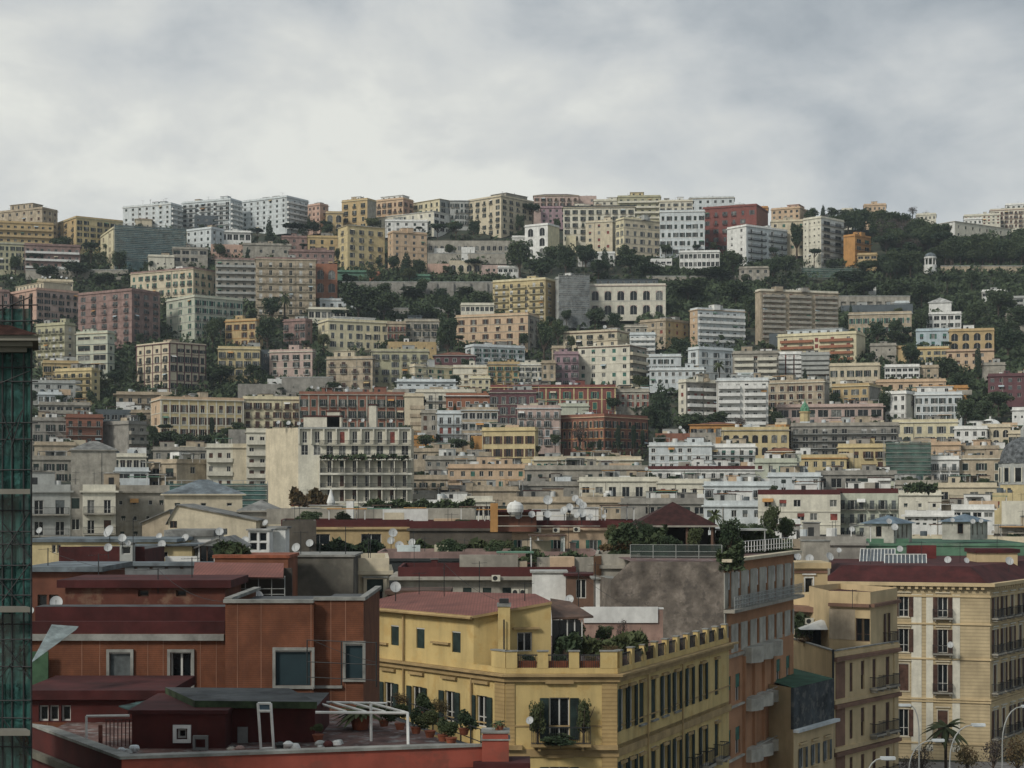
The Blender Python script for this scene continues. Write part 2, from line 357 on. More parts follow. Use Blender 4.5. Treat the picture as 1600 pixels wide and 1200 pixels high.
def roof_on(root, pts, z1, opt, wm, rng, L_):
    rf = opt.get('roof', 'gray'); c = [sum(p[0] for p in pts)/len(pts), sum(p[1] for p in pts)/len(pts)]
    if rf.startswith('h'):                         # hipped / pitched tile roof
        m = MB(); e = offset(pts, .55); hgt = float(opt.get('rh', 2.2)); rm = ROOF[rf[1:] or 'tile']
        m.prism(e, z1+.002, z1+.22, W(opt.get('tr', opt['_w'])))
        if len(pts) == 4:
            P_ = [Vector((*p, z1+.223)) for p in e]; la = (P_[1]-P_[0]).length; lb = (P_[2]-P_[1]).length
            if la > lb: i0, i1, ln, wd = 0, 1, la, lb
            else: i0, i1, ln, wd = 1, 2, lb, la
            q = [P_[(i0+j) % 4] for j in range(4)]; t = min(.46, wd/2/ln)
            m0 = (q[0]+q[3])/2; m1 = (q[1]+q[2])/2; r0 = m0.lerp(m1, t)+Vector((0,0,hgt)); r1 = m1.lerp(m0, t)+Vector((0,0,hgt))
            for pl in ([q[0], q[1], r1, r0], [q[2], q[3], r0, r1], [q[1], q[2], r1], [q[3], q[0], r0]): m.poly(pl, rm)
        else:
            n = len(e)
            for j in range(n): m.poly([(*e[j], z1+.223), (*e[(j+1) % n], z1+.223), (c[0], c[1], z1+hgt)], rm)
        ro = m.build('roof', root)
        return
    ph = opt.get('par', .9); th = .25; tm = W(opt['pc']) if 'pc' in opt else wm
    m = MB(); ins = offset(pts, -th); n = len(pts); zt = z1 + ph
    for j in range(n):
        a, b, a2, b2 = pts[j], pts[(j+1) % n], ins[j], ins[(j+1) % n]
        m.poly([(*a, z1), (*b, z1), (*b, zt), (*a, zt)], tm); m.poly([(*b2, z1), (*a2, z1), (*a2, zt), (*b2, zt)], tm); m.poly([(*a, zt), (*b, zt), (*b2, zt), (*a2, zt)], tm)
    m.build('parapet', root)
    m = MB(); m.poly([(*p, z1+.01) for p in ins], ROOF[rf]); m.build('roof', root)
    if opt.get('cor', 1):
        m = MB(); co = offset(pts, .45 if opt.get('cor', 1) == 1 else float(opt['cor'])); cm = W(opt.get('tr', opt.get('cc', opt['_w'])))
        for j in range(n):
            a, b, a2, b2 = pts[j], pts[(j+1) % n], co[j], co[(j+1) % n]; za, zb = z1-.3, z1-.02
            m.poly([(*a2, za), (*b2, za), (*b2, zb), (*a2, zb)], cm); m.poly([(*a2, zb), (*b2, zb), (*b, zb), (*a, zb)], cm); m.poly([(*a, za), (*b, za), (*b2, za), (*a2, za)], cm)
        m.build('cornice', root)
    k = opt.get('huts', max(1, int(L_/14))) + (1 if L_ > 14 and rng.random() < .6 and opt.get('huts', 1) else 0); a = Vector(pts[0]); b = Vector(pts[1]); ins2 = offset(pts, -1.2)
    def inside(fu, fv):
        p0, p1, p2, p3 = [Vector(p) for p in (ins2 if len(ins2) == 4 else [ins2[0], ins2[1], ins2[-2], ins2[-1]])]
        return p0.lerp(p1, fu).lerp(p3.lerp(p2, fu), fv)
    for j in range(k):
        fu, fv = rng.uniform(.05, .8), rng.uniform(.15, .6); q = inside(fu, fv); sx, sy, sz = rng.uniform(2, 5.5), rng.uniform(2, 4), rng.uniform(1.8, 3)
        hm = W(rng.choice([opt['_w'], 'white', 'grey', 'concrete', opt['_w'], 'tan'])); d = (b-a).normalized(); mm = MB()
        if (inside(1, 0)-q).length < sx: sx = max(1.5, (inside(1, 0)-q).length*.8)
        mm.obox((q.x, q.y, 0), (d.x, d.y), (-d.y, d.x), (0, sx), (0, sy), z1+.02, z1+sz, hm)
        mm.obox((q.x, q.y, 0), (d.x, d.y), (-d.y, d.x), (-.15, sx+.15), (-.15, sy+.15), z1+sz, z1+sz+.12, rng.choice([ROOF['gray'], ROOF['white'], ROOF['dkred']]))
        mm.obox((q.x, q.y, 0), (d.x, d.y), (-d.y, d.x), (sx*.3, sx*.3+.8), (-.03, .0), z1+.3, z1+min(sz-.2, 2), RAIL)
        mm.build('roof_hut', root)
    if opt.get('_d', 999) < 640 and L_ > 7:
        for j in range(int(L_/2.5)):
            q = inside(rng.random()*.95, rng.uniform(0, .75)); t = rng.random(); mm = MB(); dd = (b-a).normalized(); A_ = ((q.x, q.y, 0), (dd.x, dd.y), (-dd.y, dd.x))
            if t < .25:
                sx, sy, h = rng.uniform(2.5, 5), rng.uniform(2, 3), rng.uniform(2.1, 2.6)
                for u in (0, sx-.1):
                    for v_ in (0, sy-.1): mm.obox(*A_, (u, u+.1), (v_, v_+.1), z1+.02, z1+h, W('white'))
                mm.obox(*A_, (-.2, sx+.2), (-.2, sy+.2), z1+h, z1+h+.12, rng.choice([ROOF['white'], W('orange'), W('green'), ROOF['brown'], ROOF['gray']])); mm.build('pergola', root)
            elif t < .45:
                r_ = rng.uniform(.5, .8); mm.tube((q.x, q.y, z1+.5), (q.x, q.y, z1+.5+r_*2), r_, rng.choice([W('white'), W('cool'), W('slate')]), 10); mm.tube((q.x, q.y, z1+.02), (q.x, q.y, z1+.5), .3, RAIL, 6); mm.build('roof_tank', root)
            elif t < .75:
                sx, sy, h = rng.uniform(1.5, 6), rng.uniform(.3, 2.5), rng.uniform(1.0, 2.2); mm.obox(*A_, (0, sx), (0, sy), z1+.02, z1+h, W(rng.choice(['white', 'stone', 'concrete', 'cream', 'tan', 'cool', 'peach']))); mm.build('roof_wall', root)
            else:
                ob('roof_plants', crown_proto('bush', rng.randrange(3))[0], root, (q.x, q.y, z1)).scale = (rng.uniform(2, 4.5), rng.uniform(1, 2), rng.uniform(1, 2.2))
    for j in range(opt.get('aer', max(2, int(L_/6)))):
        q = inside(rng.random(), rng.uniform(.1, .8)); mm = MB(); aerial(mm, q.x, q.y, z1, rng, opt.get('as', 1.0)); mm.build('aerial', root)
    for j in range(opt.get('chim', int(L_/16))):
        q = inside(rng.random(), rng.uniform(.1, .8)); mm = MB(); mm.box(q.x-.3, q.x+.3, q.y-.3, q.y+.3, z1, z1+1.5, tm); mm.box(q.x-.4, q.x+.4, q.y-.4, q.y+.4, z1+1.5, z1+1.62, ROOF['gray']); mm.build('chimney', root)
def footprint(x0, xc, x1, d, depth=13):
    k0, k1 = (x0-800)/F, (x1-800)/F
    if xc is None:
        kc = (k0+k1)/2; ph = math.atan(kc); hw = (k1-k0)*d/2*math.cos(ph); c = Vector((kc*d, d)); u = Vector((math.cos(ph), -math.sin(ph))); v = Vector((math.sin(ph), math.cos(ph)))
        hw *= 1/ math.cos(ph)
        return [tuple(c-u*hw), tuple(c+u*hw), tuple(c+u*hw+v*depth), tuple(c-u*hw+v*depth)], 1
    kc = (xc-800)/F; Xc = kc*d; Lp = (kc-k0)*d; Rp = (k1-kc)*d
    th = math.atan(math.sqrt(max(Rp, .1)/max(Lp, .1))*.9); lo = math.atan(k1)+R(14); th = min(max(th, lo), R(80)+math.atan(k0))
    c, s = math.cos(th), math.sin(th)
    a = (Xc-k0*d)/(c+k0*s); b = (k1*d-Xc)/(s-k1*c); b = min(b, 60)
    p = Vector((Xc, d)); pl = p+Vector((-c, s))*a; pr = p+Vector((s, c))*b
    return [tuple(pl), tuple(p), tuple(pr), tuple(pl+Vector((s, c))*b)], 2
def parse_opts(s):
    o = {}
    for t in s.split(','):
        t = t.strip()
        if not t: continue
        k, _, v = t.partition(':')
        if v == '': o[k] = 1
        else:
            try: o[k] = int(v)
            except ValueError:
                try: o[k] = float(v)
                except ValueError: o[k] = v
    return o
NAMES = dict(v=('villa', 'villa'), h=('house', 'house'), t=('tower_block', 'tower block'), p=('palazzo', 'palazzo'), w=('warehouse', 'building'), g=('glasshouse', 'glasshouse'), a=('apartment_building', 'building'), r=('rooftop_house', 'rooftop house'), c=('chapel', 'chapel'))
def building(line):
    a, wall, fl, st, op, label = [t.strip() for t in line.split('|')]
    v = a.split(); x0 = float(v[0]); xc = None if v[1] == '-' else float(v[1]); x1 = float(v[2]); yt, yb = float(v[3]), float(v[4]); d = float(v[5]) if len(v) > 5 else Dof(yb)
    rng = random.Random(label); opt = parse_opts(op); opt['_w'] = wall; opt['_d'] = d
    pts, nf_ = footprint(x0, xc, x1, d, float(opt.get('dep', 13 if d > 450 else 10)))
    ztop = EYE + (HZ-yt)/F*d; zv = EYE + (HZ-yb)/F*d; z0 = min(tz(d)-3, zv-2)
    if d < 500: z0 = tz(d)
    par = opt.get('par', .9)
    z1 = ztop - (0 if str(opt.get('roof', '')).startswith('h') else par)
    nm, cat = NAMES[opt.get('n', 'a')]
    bx, by = pts[1] if nf_ == 2 else ((pts[0][0]+pts[1][0])/2, (pts[0][1]+pts[1][1])/2)
    root = thing(nm, label, cat, (bx, by, z0), opt.get('grp'))
    pts = [(p[0]-bx, p[1]-by) for p in pts]; zv -= z0; z1 -= z0
    q = [int(t) for t in fl.split()]; n_f = q[0]; nbl = q[1]; nbr = q[2] if len(q) > 2 else 0
    ss = st.split() + ['n']; wm = W(wall); m = MB(); near = d < 260
    facade(root, m, pts[0], pts[1], 0, zv, z1, n_f, nbl, ss[0], wm, opt, rng, near)
    wr = W(opt['wr']) if 'wr' in opt else wm
    Lr = math.hypot(pts[2][0]-pts[1][0], pts[2][1]-pts[1][1])
    if nf_ == 2: nbr = min(nbr, max(1, int(Lr/2.2))) if nbr else 0
    facade(root, m, pts[1], pts[2], 0, zv, z1, n_f, nbr if nf_ == 2 else 0, ss[1] if nf_ == 2 else 'n', wr, opt, rng, near)
    cut_wall(m, pts[2], pts[3], 0, z1, [], wm); cut_wall(m, pts[3], pts[0], 0, z1, [], wm)
    if opt.get('roof', 'gray')[0:1] == 'h': m.poly([(*p, z1) for p in pts], wm)
    m.build('wall', root)
    roof_on(root, pts, z1, opt, wm, rng, abs(x1-x0)/F*d)
    # set-back penthouse: pent = f0-f1-h-colour
    for key in ('pent', 'pent2'):
        if key in opt:
            f0, f1, hh, cc = str(opt[key]).split('-'); f0, f1, hh = float(f0), float(f1), float(hh)
            A, B, C_, D_ = [Vector(p) for p in pts]; g = lambda u, vv: A.lerp(B, u).lerp(D_.lerp(C_, u), vv)
            pp = [tuple(g(f0, .2)), tuple(g(f1, .2)), tuple(g(f1, .85)), tuple(g(f0, .85))]; mm = MB(); lw = (g(f1, .2)-g(f0, .2)).length
            pr = thing_part = ob('penthouse', None, root); nb = max(1, int(lw/3.5)); rw = []
            o2 = (pp[0], tuple(((g(f1,.2)-g(f0,.2))/lw)))
            for i in range(nb): u = lw*(i+.5)/nb; rw.append((u-.6, u+.6)); 
            cut_wall(mm, pp[0], pp[1], z1+.02, z1+hh, [(z1+.3, z1+hh-.6, rw)], W(cc))
            for j in range(1, 4): cut_wall(mm, pp[j], pp[(j+1) % 4], z1+.02, z1+hh, [], W(cc))
            mm.prism(offset(pp, .4), z1+hh, z1+hh+.18, W(cc)); bpy.data.objects.remove(pr); pr = mm.build('penthouse', root)
            for i in range(nb): put_window(pr, o2, lw*(i+.5)/nb, z1+.3, 1.2, hh-.9, 'plain', FRW, None, None, False)
    BLD.append((x0, x1, yt, yb, d))
    return root
TABLE = '''
-12 66 90 323 385 | tan | 6 7 3 | p p | pent:.3-.75-4-tan,wr:tan,sh:br | tan ridge-top block with penthouse boxes at the far left end of the skyline
-12 - 82 346 392 | ochre | 4 9 | c | bc:ochre,roof:slate,huts:0 | long ochre stepped block with horizontal balcony bands under the tan ridge-top block
-10 - 41 378 422 | olive | 4 6 | s | sh:dg,cc:grey | olive facade with dark shutters at the left picture edge below the long ochre block
40 - 124 381 420 | rose | 3 8 | c | bc:white,skip:.1,roof:gray,huts:0 | low modern block striped with white balcony bands over brick walls
88 119 192 337 388 | ochre | 5 3 7 | b b | cc:olive,wr:yellow,sh:dg | olive yellow block with many small balconies left of the long white ridge blocks
157 177 292 354 412 | lemon | 5 2 8 | s p | sh:br,roof:slate,huts:1 | cream corner block whose long side is wrapped in blue-green scaffold netting
192 267 284 316 358 | cool | 5 7 2 | p c | bc:white,tr:white,as:1.4,seg:2 | leftmost of the three long white apartment blocks standing on the ridge
284 360 378 309 358 | cool | 6 8 2 | d c | bc:white,as:1.4,seg:3 | middle one of the three long white apartment blocks on the ridge
378 448 482 305 357 | cool | 6 7 4 | p c | bc:white,as:1.4 | rightmost white ridge block with stacked balconies at its right corner
304 - 353 337 356 | slate | 2 4 | p | roof:slate,huts:0,aer:1,cor:0 | dark blue-grey box roof storey in front of the white ridge blocks
290 330 350 354 388 | cool | 3 4 2 | p p | huts:2 | pale grey house with a dark gate in front of the white ridge blocks
345 - 392 360 380 | white | 1 5 | g | roof:white,huts:1,cor:0.9 | low white house with a long white roof slab below the white ridge blocks
330 - 395 382 398 | salmon | 1 6 | p | huts:1,roof:gray,cor:0 | low salmon pink terrace house under the white roof slab
212 - 237 343 358 | cream | 1 2 | o | roof:htile,rh:1.2,n:r | small ochre domed roof house peeping over the scaffolded block
270 - 324 386 412 | stone | 2 4 | g | huts:1,n:h | stone house with wide windows below the scaffolded corner block
232 - 272 398 418 | ivory | 1 4 | o | huts:1,n:h,roof:white | low curved white house left of the stone house on the slope
204 302 342 417 470 | cream | 4 9 4 | b b | sh:gn,roof:dkred,wr:cream,pc:rose,bc:stone,huts:2 | long cream block with green windows and a dark red roof edge
337 - 401 403 470 | stone | 6 5 | c | bc:grey,huts:0,pc:rose | narrow section with white balcony bands on the left of the huge tan block
400 - 493 402 492 | tan | 7 6 | t | sh:wh,bc:cream,pc:rose,tr:cream,huts:2,seg:6,bd:.9 | huge tan apartment block with a dark red roof edge above the tall palm
452 - 522 390 430 850 | rose | 3 6 | p | sh:br,roof:gray,huts:2 | dark brick attic building behind the right end of the huge tan block
492 - 527 412 478 | terracotta | 3 2 | a | tr:terracotta,huts:0,attic:0,cor:0 | orange brick house with big arched loggias beside the huge tan block
380 - 455 380 400 | stone | 1 4 | p | huts:2,n:h,roof:dkred | low reddish house row above the huge tan block
440 - 480 368 392 | rose | 2 3 | p | huts:1,n:h | small reddish house above the dark brick attic under the pines
9 57 123 449 505 | salmon | 5 3 6 | b b | wr:pink,tr:salmon,bc:stone,huts:0,sh:dg,pent:.05-.95-4-cream | pink corner palazzo with a cream top storey at the left of the hillside
60 - 113 436 450 815 | cream | 1 6 | g | huts:0,n:r | cream rooftop storey behind the pink corner palazzo
-20 - 14 452 500 | rose | 4 3 | p | huts:1 | dull rose block cut by the left picture edge
122 206 250 450 533 | rose | 7 5 3 | b b | wr:rose,bc:rose,sh:gy,huts:0,aer:1 | tall dull red block with a blue tarpaulin on its roof corner
260 304 379 460 525 | greenish | 5 3 7 | s b | sh:gn,tr:ivory,bc:stone,band:grey,huts:1 | pale greenish five-storey block with white window surrounds
56 101 118 503 572 | olive | 5 4 1 | t p | bc:olive,sh:wh,fr:w,seg:4,huts:1,wr:cream | yellowish five-storey block with stacked balconies at the left
119 168 179 516 582 | greenish | 4 2 1 | g p | attic:1,tr:cream,huts:1,band:slate | grey-cream building with large studio windows beside the yellowish block
213 265 322 533 608 | cream | 5 4 5 | b s | wr:cream,pil:plum,tr:plum,bc:stone,sh:dg,attic:1,huts:1,par:.6 | cream palazzo whose right wing is framed by dark red pilasters
352 400 411 497 540 | ochre | 3 4 1 | b p | tr:orange,sh:br,huts:1,n:v | small orange yellow villa with balconies above the garden trees
341 - 406 541 587 | yellow | 3 5 | b | bc:stone,sh:gy,roof:gray,tr:lemon | pale yellow house right of the palazzo with red pilasters
481 500 513 317 357 | salmon | 4 3 1 | p p | huts:1,sh:br | salmon pink block beside the rightmost white ridge block
509 - 536 330 362 | ochre | 2 2 | a | tr:cream,huts:0,n:h | low ochre house with arched windows between two ridge blocks
534 574 588 309 356 | ochre | 4 3 2 | b n | wr:stone,tr:lemon,bc:stone,cc:olive,huts:1 | yellow ridge block with a darker blank side wall
588 630 646 308 342 | peach | 3 5 2 | b b | wr:salmon,sh:br,roof:slate,pent:.1-.9-2.6-white,huts:0 | peach ridge block with a glazed white roof terrace
645 687 729 311 342 | lemon | 3 5 4 | s b | roof:hslate,rh:1.5,wr:grey,n:p | yellow ridge building with a slate roof behind the long white villa
588 678 730 330 362 | ivory | 3 7 6 | p g | roof:hbrown,rh:2.4,tr:white,n:v,wr:white | long white villa with a brown hipped roof below the ridge
602 - 668 343 364 | white | 2 5 | p | huts:1,n:h,roof:white | white lower wing projecting in front of the long white villa
703 - 733 314 352 | grey | 4 4 | b | roof:hslate,rh:1.2 | grey narrow block squeezed beside the big cream ridge palazzo
731 783 834 304 365 | cream | 6 5 5 | b b | tr:stone,cc:olive,roof:slate,huts:2,bc:stone,as:1.5,pent:.5-.95-2.8-stone | big cream ridge palazzo with six storeys of little balconies
528 543 601 352 414 | yellow | 5 1 4 | b b | wr:yellow,tr:cream,cc:olive,bc:stone,roof:hslate,rh:1.4,sh:gy | tall yellow-tan block with balconies below the ridge
481 - 541 368 402 | ochre | 3 4 | s | cc:yellow,roof:slate,huts:1,bp:.2 | lower yellow block attached to the left of the tall yellow-tan block
606 614 667 360 412 | peach | 5 1 4 | p p | wr:peach,sh:gy,roof:slate,huts:2 | square peach block standing alone between trees and the yellow-tan block
668 - 832 376 392 | stone | 1 18 | a | tr:stone,huts:0,cor:0,aer:0,n:w,dep:5 | long stone retaining building with small arches under the big cream palazzo
721 - 742 386 404 | white | 1 1 | o | huts:0,cor:0,n:h,roof:white | little white cube house on the garden terrace
678 - 709 388 398 | white | 1 3 | o | huts:0,cor:0,n:h,roof:white | low white wall-like house left of the little white cube house
702 - 752 407 425 | cream | 1 4 | a | tr:ivory,huts:0,cor:0,n:h | low cream house with a row of arches on the terraced garden
752 - 792 414 427 | pink | 1 5 | p | huts:0,cor:0,n:h | low pink garden house right of the cream arcade house
668 - 702 412 426 | salmon | 1 3 | n | huts:0,cor:0,n:h | low salmon garden wall house left of the cream arcade house
778 - 810 415 428 | white | 1 4 | g | huts:0,n:h,roof:white | small flat white garden pavilion house at the edge of the dark trees
482 - 541 480 502 | ivory | 1 6 | g | roof:white,huts:0,cor:1.2,n:v | flat-roofed white villa with a wide overhanging roof slab
500 - 562 466 484 | cool | 1 5 | p | huts:1,n:v,roof:gray,tr:white | pale blue-grey villa above the overhanging roof slab
497 513 609 497 542 | lemon | 3 1 7 | s s | tr:ivory,wr:lemon,sh:gy,attic:0,huts:0,pent:.2-.5-2.5-white,roof:white | pale yellow villa palazzo with tall windows and a white rooftop box
605 - 634 502 542 | tan | 3 3 | b | sh:rd,huts:1 | narrow pinkish house joined to the pale yellow villa palazzo
632 - 686 498 538 | stone | 3 4 | b | tr:cream,bc:stone,huts:0,pent:.1-.5-2.4-slate | grey-tan house behind the dark conical tree
443 477 488 497 541 | rose | 3 4 1 | b p | bc:stone,sh:gy,huts:1,n:h | small dark pink house beside the tall palm
712 825 843 488 540 | peach | 4 6 2 | s b | sh:br,tr:cream,band:stone,wr:stone,cc:stone,roof:gray,huts:0 | broad orange-tan palazzo with dark shutters and a string course on each floor
720 - 772 473 490 770 | ivory | 1 7 | g | roof:white,huts:0,n:r | white rounded roof pavilion above the orange-tan palazzo
770 852 875 433 500 | yellow | 6 7 2 | t b | wr:ochre,bc:lemon,seg:3,pc:lemon,huts:2,sh:wh | tall bright yellow block beside the grey scaffold
868 910 921 430 500 | grey | 6 3 1 | p p | huts:1,aer:2 | block wrapped in grey scaffold netting next to the tall yellow block
920 - 1040 443 492 | ivory | 2 6 | a | tr:pink,band:grey,huts:0,wr:pink,cc:stone,skip:0,pent:.1-.9-3.2-slate | cream and pink building with two rows of six big arches
421 488 493 545 585 | pink | 3 4 1 | b p | tr:ivory,bc:white,huts:1,n:v,roof:slate | pink and white villa with three windows above a white balcony
362 - 422 546 570 690 | slate | 2 4 | p | huts:0,cor:0 | blue-grey flat wall building behind the pink and white villa
510 582 586 556 605 | tan | 4 4 1 | b p | tr:stone,wr:tan,bc:stone,cc:rose,sh:br,pent:.15-.6-3-cream,huts:0 | tan palazzo with a red roof line standing on the cliff over the red row
580 - 670 545 598 | olive | 4 6 | b | tr:stone,bc:stone,huts:1,cc:grey,sh:gy | grey-olive palazzo directly right of the tan palazzo on the cliff
606 - 682 534 548 720 | ochre | 1 6 | o | huts:2,cor:0,n:h,roof:tile | low yellow house with an orange awning above the grey-olive palazzo
678 - 743 556 580 | plum | 2 5 | p | roof:htile,rh:1.8,n:v,tr:grey | dark red villa with a red hipped tile roof
727 740 820 537 566 | cool | 3 1 6 | b b | wr:cool,sh:gn,bc:white,huts:1,roof:white | white and pale green house below the orange-tan palazzo
620 648 712 568 600 | cream | 3 1 4 | p s | wr:lemon,tr:ivory,huts:1,sh:gn,roof:gray | pale cream house with a white gable wall right of the olive palazzo
708 - 762 570 602 | ivory | 3 4 | p | huts:1,tr:cream,skip:.2 | plain ivory house between the dark red villa and the cream house
834 - 904 306 330 | pink | 3 7 | b | roof:hbrown,rh:2.0,tr:cream,sh:br | pinkish ridge building with a low brown hipped roof and chimney
845 - 885 322 350 | mauve | 3 4 | p | huts:0 | mauve house below the pinkish hipped-roof ridge building
904 - 932 306 326 | pink | 2 2 | p | huts:1,cor:0 | small pink roof block at the left of the skyline gap
928 - 972 311 330 | ivory | 2 4 | p | huts:1,roof:white | low ivory roof house on the ridge beside the pink roof block
965 - 1032 305 342 | olive | 4 6 | c | bc:ivory,pent:.3-.6-3-yellow,roof:slate,huts:1 | greenish ridge block with white balcony bands and a small yellow roof tower
880 - 992 321 376 | ivory | 5 9 | b | sh:dg,tr:cream,pc:charcoal,bc:stone,huts:2,cor:.7 | long ivory palazzo with dark shutters and a toothed dark roof line
1030 - 1082 312 345 | ivory | 4 5 | s | huts:2,tr:cream,sh:gy | ivory ridge block behind the white block with dark shutters
1077 - 1147 307 330 | cool | 2 6 | p | cc:tan,huts:0,cor:1,roof:white | pale ridge house with two flat tan canopy roofs
915 957 962 343 390 | cream | 4 3 1 | p p | tr:ivory,huts:1,sh:rd,skip:.15 | rounded cream block left of the tall cream palazzo
962 975 1032 339 404 | lemon | 5 2 5 | s s | wr:cream,tr:stone,cc:cream,sh:gy,band:stone,attic:1,huts:2 | tall cream palazzo in the middle of the upper slope
1031 - 1101 328 397 | cool | 5 7 | s | sh:dg,tr:white,bp:.5,huts:1,fr:w | pale blue-white palazzo with rows of dark shutters
1098 1182 1200 318 388 | red | 5 6 2 | b n | sh:gy,cc:orange,wr:brick,bc:red,roof:tile,huts:1,tr:red | deep red palazzo with an orange roof edge
1180 - 1200 322 350 960 | orange | 2 3 | s | huts:0,cc:orange | narrow orange facade joined to the right of the deep red palazzo
1136 1166 1230 350 414 | white | 6 2 4 | p t | bc:charcoal,wr:cool,seg:2,sh:wh,huts:1,tr:white | white modern block with a dark recessed stack of balconies
820 856 874 348 400 | white | 3 2 1 | a n | tr:white,wr:lemon,n:v,huts:0 | white villa with an open arched loggia among dark trees
800 - 828 368 382 | white | 1 4 | o | huts:0,n:h,roof:white | low white house at the left of the arched white villa
884 - 900 368 386 | lemon | 1 1 | o | huts:0,n:h,cor:0 | tiny cream house among the trees right of the arched white villa
903 - 961 393 408 | white | 1 5 | p | huts:0,n:h,tr:white,roof:white | low white house with small windows under the rounded cream block
1062 - 1124 391 420 | white | 2 9 | g | roof:gray,tr:white,huts:0,n:v,cor:1 | white villa with a glazed veranda on the slope
1004 - 1050 404 414 | white | 1 5 | g | huts:0,cor:0,n:h,roof:white | long low white terrace house left of the glazed veranda villa
1155 - 1202 416 440 | stone | 2 4 | p | huts:0,n:h | old stone house under the white modern block
1205 1250 1263 322 342 | peach | 2 5 1 | p p | huts:1,roof:tile,pent:.5-.9-2.6-salmon | peach ridge house with a salmon roof box right of the deep red palazzo
1205 - 1258 343 392 | cream | 4 4 | p | huts:1,roof:tile,n:h,sh:gn | cream house partly hidden by trees left of the tall white block
1255 1283 1319 337 412 | ivory | 7 4 2 | o d | tr:ivory,wr:white,bc:stone,pc:ivory,huts:1,attic:0 | tall white block with dark balconies at the edge of the park wood
1318 1336 1361 365 413 | orange | 4 2 2 | n d | wr:orange,bc:orange,sh:gn,huts:1,roof:slate,seg:1 | bright orange house at the edge of the park wood
1340 - 1370 395 415 | ochre | 2 3 | g | huts:0,n:h | low ochre wing in front of the bright orange house
1457 1492 1580 346 372 | white | 2 3 8 | p p | n:v,roof:hslate,rh:1.2,tr:ivory,wr:ivory | long white neoclassical villa half hidden in the park wood
1507 - 1562 334 352 1080 | ivory | 3 8 | p | sh:rd,huts:1 | lower sunlit pale block on the ridge at the right
1548 - 1612 325 356 1085 | ivory | 4 9 | b | tr:salmon,huts:2,bc:salmon,sh:br | tallest sunlit pale block on the ridge at the right picture edge
1572 - 1612 317 340 1100 | white | 3 5 | p | huts:0 | white top storey behind the tallest sunlit ridge block
1350 - 1384 318 340 1090 | peach | 2 5 | p | huts:1 | small sunlit pink block behind the park treetops
1315 - 1332 325 340 1080 | ivory | 1 3 | p | huts:0,n:h | tiny sunlit white house behind the park treetops
1432 - 1462 333 345 1080 | ivory | 1 5 | p | huts:1,n:h | small sunlit white house between the park and the villa
1507 - 1534 340 352 1060 | white | 1 4 | p | huts:0,n:h | low sunlit house behind the roof of the white park villa
1180 1188 1310 451 528 | tan | 9 1 9 | n c | wr:tan,bc:stone,pc:ivory,sh:rd,seg:3,bd:1.5,huts:3,aer:6,n:t | grey-brown balcony tower below the park wood
1078 1090 1164 480 534 | peach | 5 1 7 | p c | wr:cool,bc:white,pc:cool,huts:1,sh:wh | modern white-banded block with a narrow tan side wall
1000 1040 1076 497 535 | tan | 3 3 3 | p p | sh:rd,huts:1,wr:ochre | tan house with red shutters left of the white-banded block
976 - 1030 507 530 | stone | 2 4 | p | huts:1,n:h,tr:ivory | stone house in the trees under the arched building
880 964 986 514 546 | cream | 3 5 2 | b p | cc:brown,roof:tile,bc:stone,huts:1,wr:lemon | cream house with a brown roof edge and a tree on its corner
984 - 1024 519 548 | cool | 3 5 | c | bc:white,huts:0 | white-grey house with glazed balconies beside the brown-edged cream house
903 984 1010 538 604 | ivory | 5 5 3 | p c | bc:cream,wr:stone,cc:brown,sh:gn,huts:2,par:.4,pent:.3-.7-2.6-cream | big ivory apartment block with curved balconies on its right side
866 - 904 549 603 | mauve | 4 3 | b | sh:gy,huts:1,bc:mauve | mauve pink house attached to the big ivory block
862 - 880 540 575 690 | tan | 3 2 | p | huts:0 | slim tan house behind the mauve pink house
1000 - 1064 553 580 | cool | 2 7 | s | sh:dg,tr:white,huts:1,roof:white | white house with a row of dark shuttered windows right of the big ivory block
1075 1092 1146 541 592 | cool | 4 1 3 | s s | wr:cool,tr:cool,band:white,sh:gy,roof:slate,huts:0 | pale blue-grey palazzo behind the small palm
1145 - 1216 548 602 | stone | 5 3 | c | bc:ivory,sh:br,skip:.1,huts:2,seg:2 | brown and white block with alternating balcony panels
1015 - 1100 574 602 | cool | 2 8 | p | huts:1,roof:white,tr:white,cor:.6 | low curved white-grey block above the giant dark conifer
1060 1072 1122 592 660 | ivory | 5 1 5 | p c | wr:concrete,bc:white,sh:rd,huts:1,seg:2 | left half of the white modern complex with salmon and grey balcony bands
1120 - 1200 590 664 | white | 6 6 | c | bc:white,seg:2,sh:wh,huts:2,pc:cool,bd:1.6 | right half of the white modern complex with deep white balconies
1150 - 1186 582 596 640 | cool | 1 4 | p | huts:0,n:r,roof:slate | blue-grey roof box above the white modern complex
1327 - 1423 487 520 | tan | 2 9 | s | sh:gn,tr:ivory,huts:0,cc:ivory,roof:slate | long faded villa with green shutters below the arched road
1315 - 1425 476 490 | slate | 1 8 | n | huts:1,cor:0,aer:2,roof:slate,n:w | long dark roof storey behind the faded villa with green shutters
1448 - 1501 487 515 | white | 2 5 | g | huts:0,tr:white,roof:gray,n:v | white house with big glazed windows right of the faded villa
1452 - 1486 473 488 | white | 1 3 | n | roof:hwhite,rh:3,n:h,tr:white | white house with a white tent-like roof
1378 - 1420 470 482 | cool | 1 6 | g | huts:1,n:h,roof:white | small white glasshouse terrace under the arched road
1432 - 1484 513 542 | sky | 2 3 | s | sh:gn,tr:sky,huts:1,n:v | light blue villa with green shutters
1484 - 1552 513 548 | ochre | 2 4 | a | tr:ochre,huts:1,cc:stone,n:v | ochre villa with arched ground floor windows beside the light blue villa
1434 - 1482 541 564 | yellow | 2 4 | s | sh:gy,huts:0,cc:orange | yellow house with an orange roof edge below the light blue villa
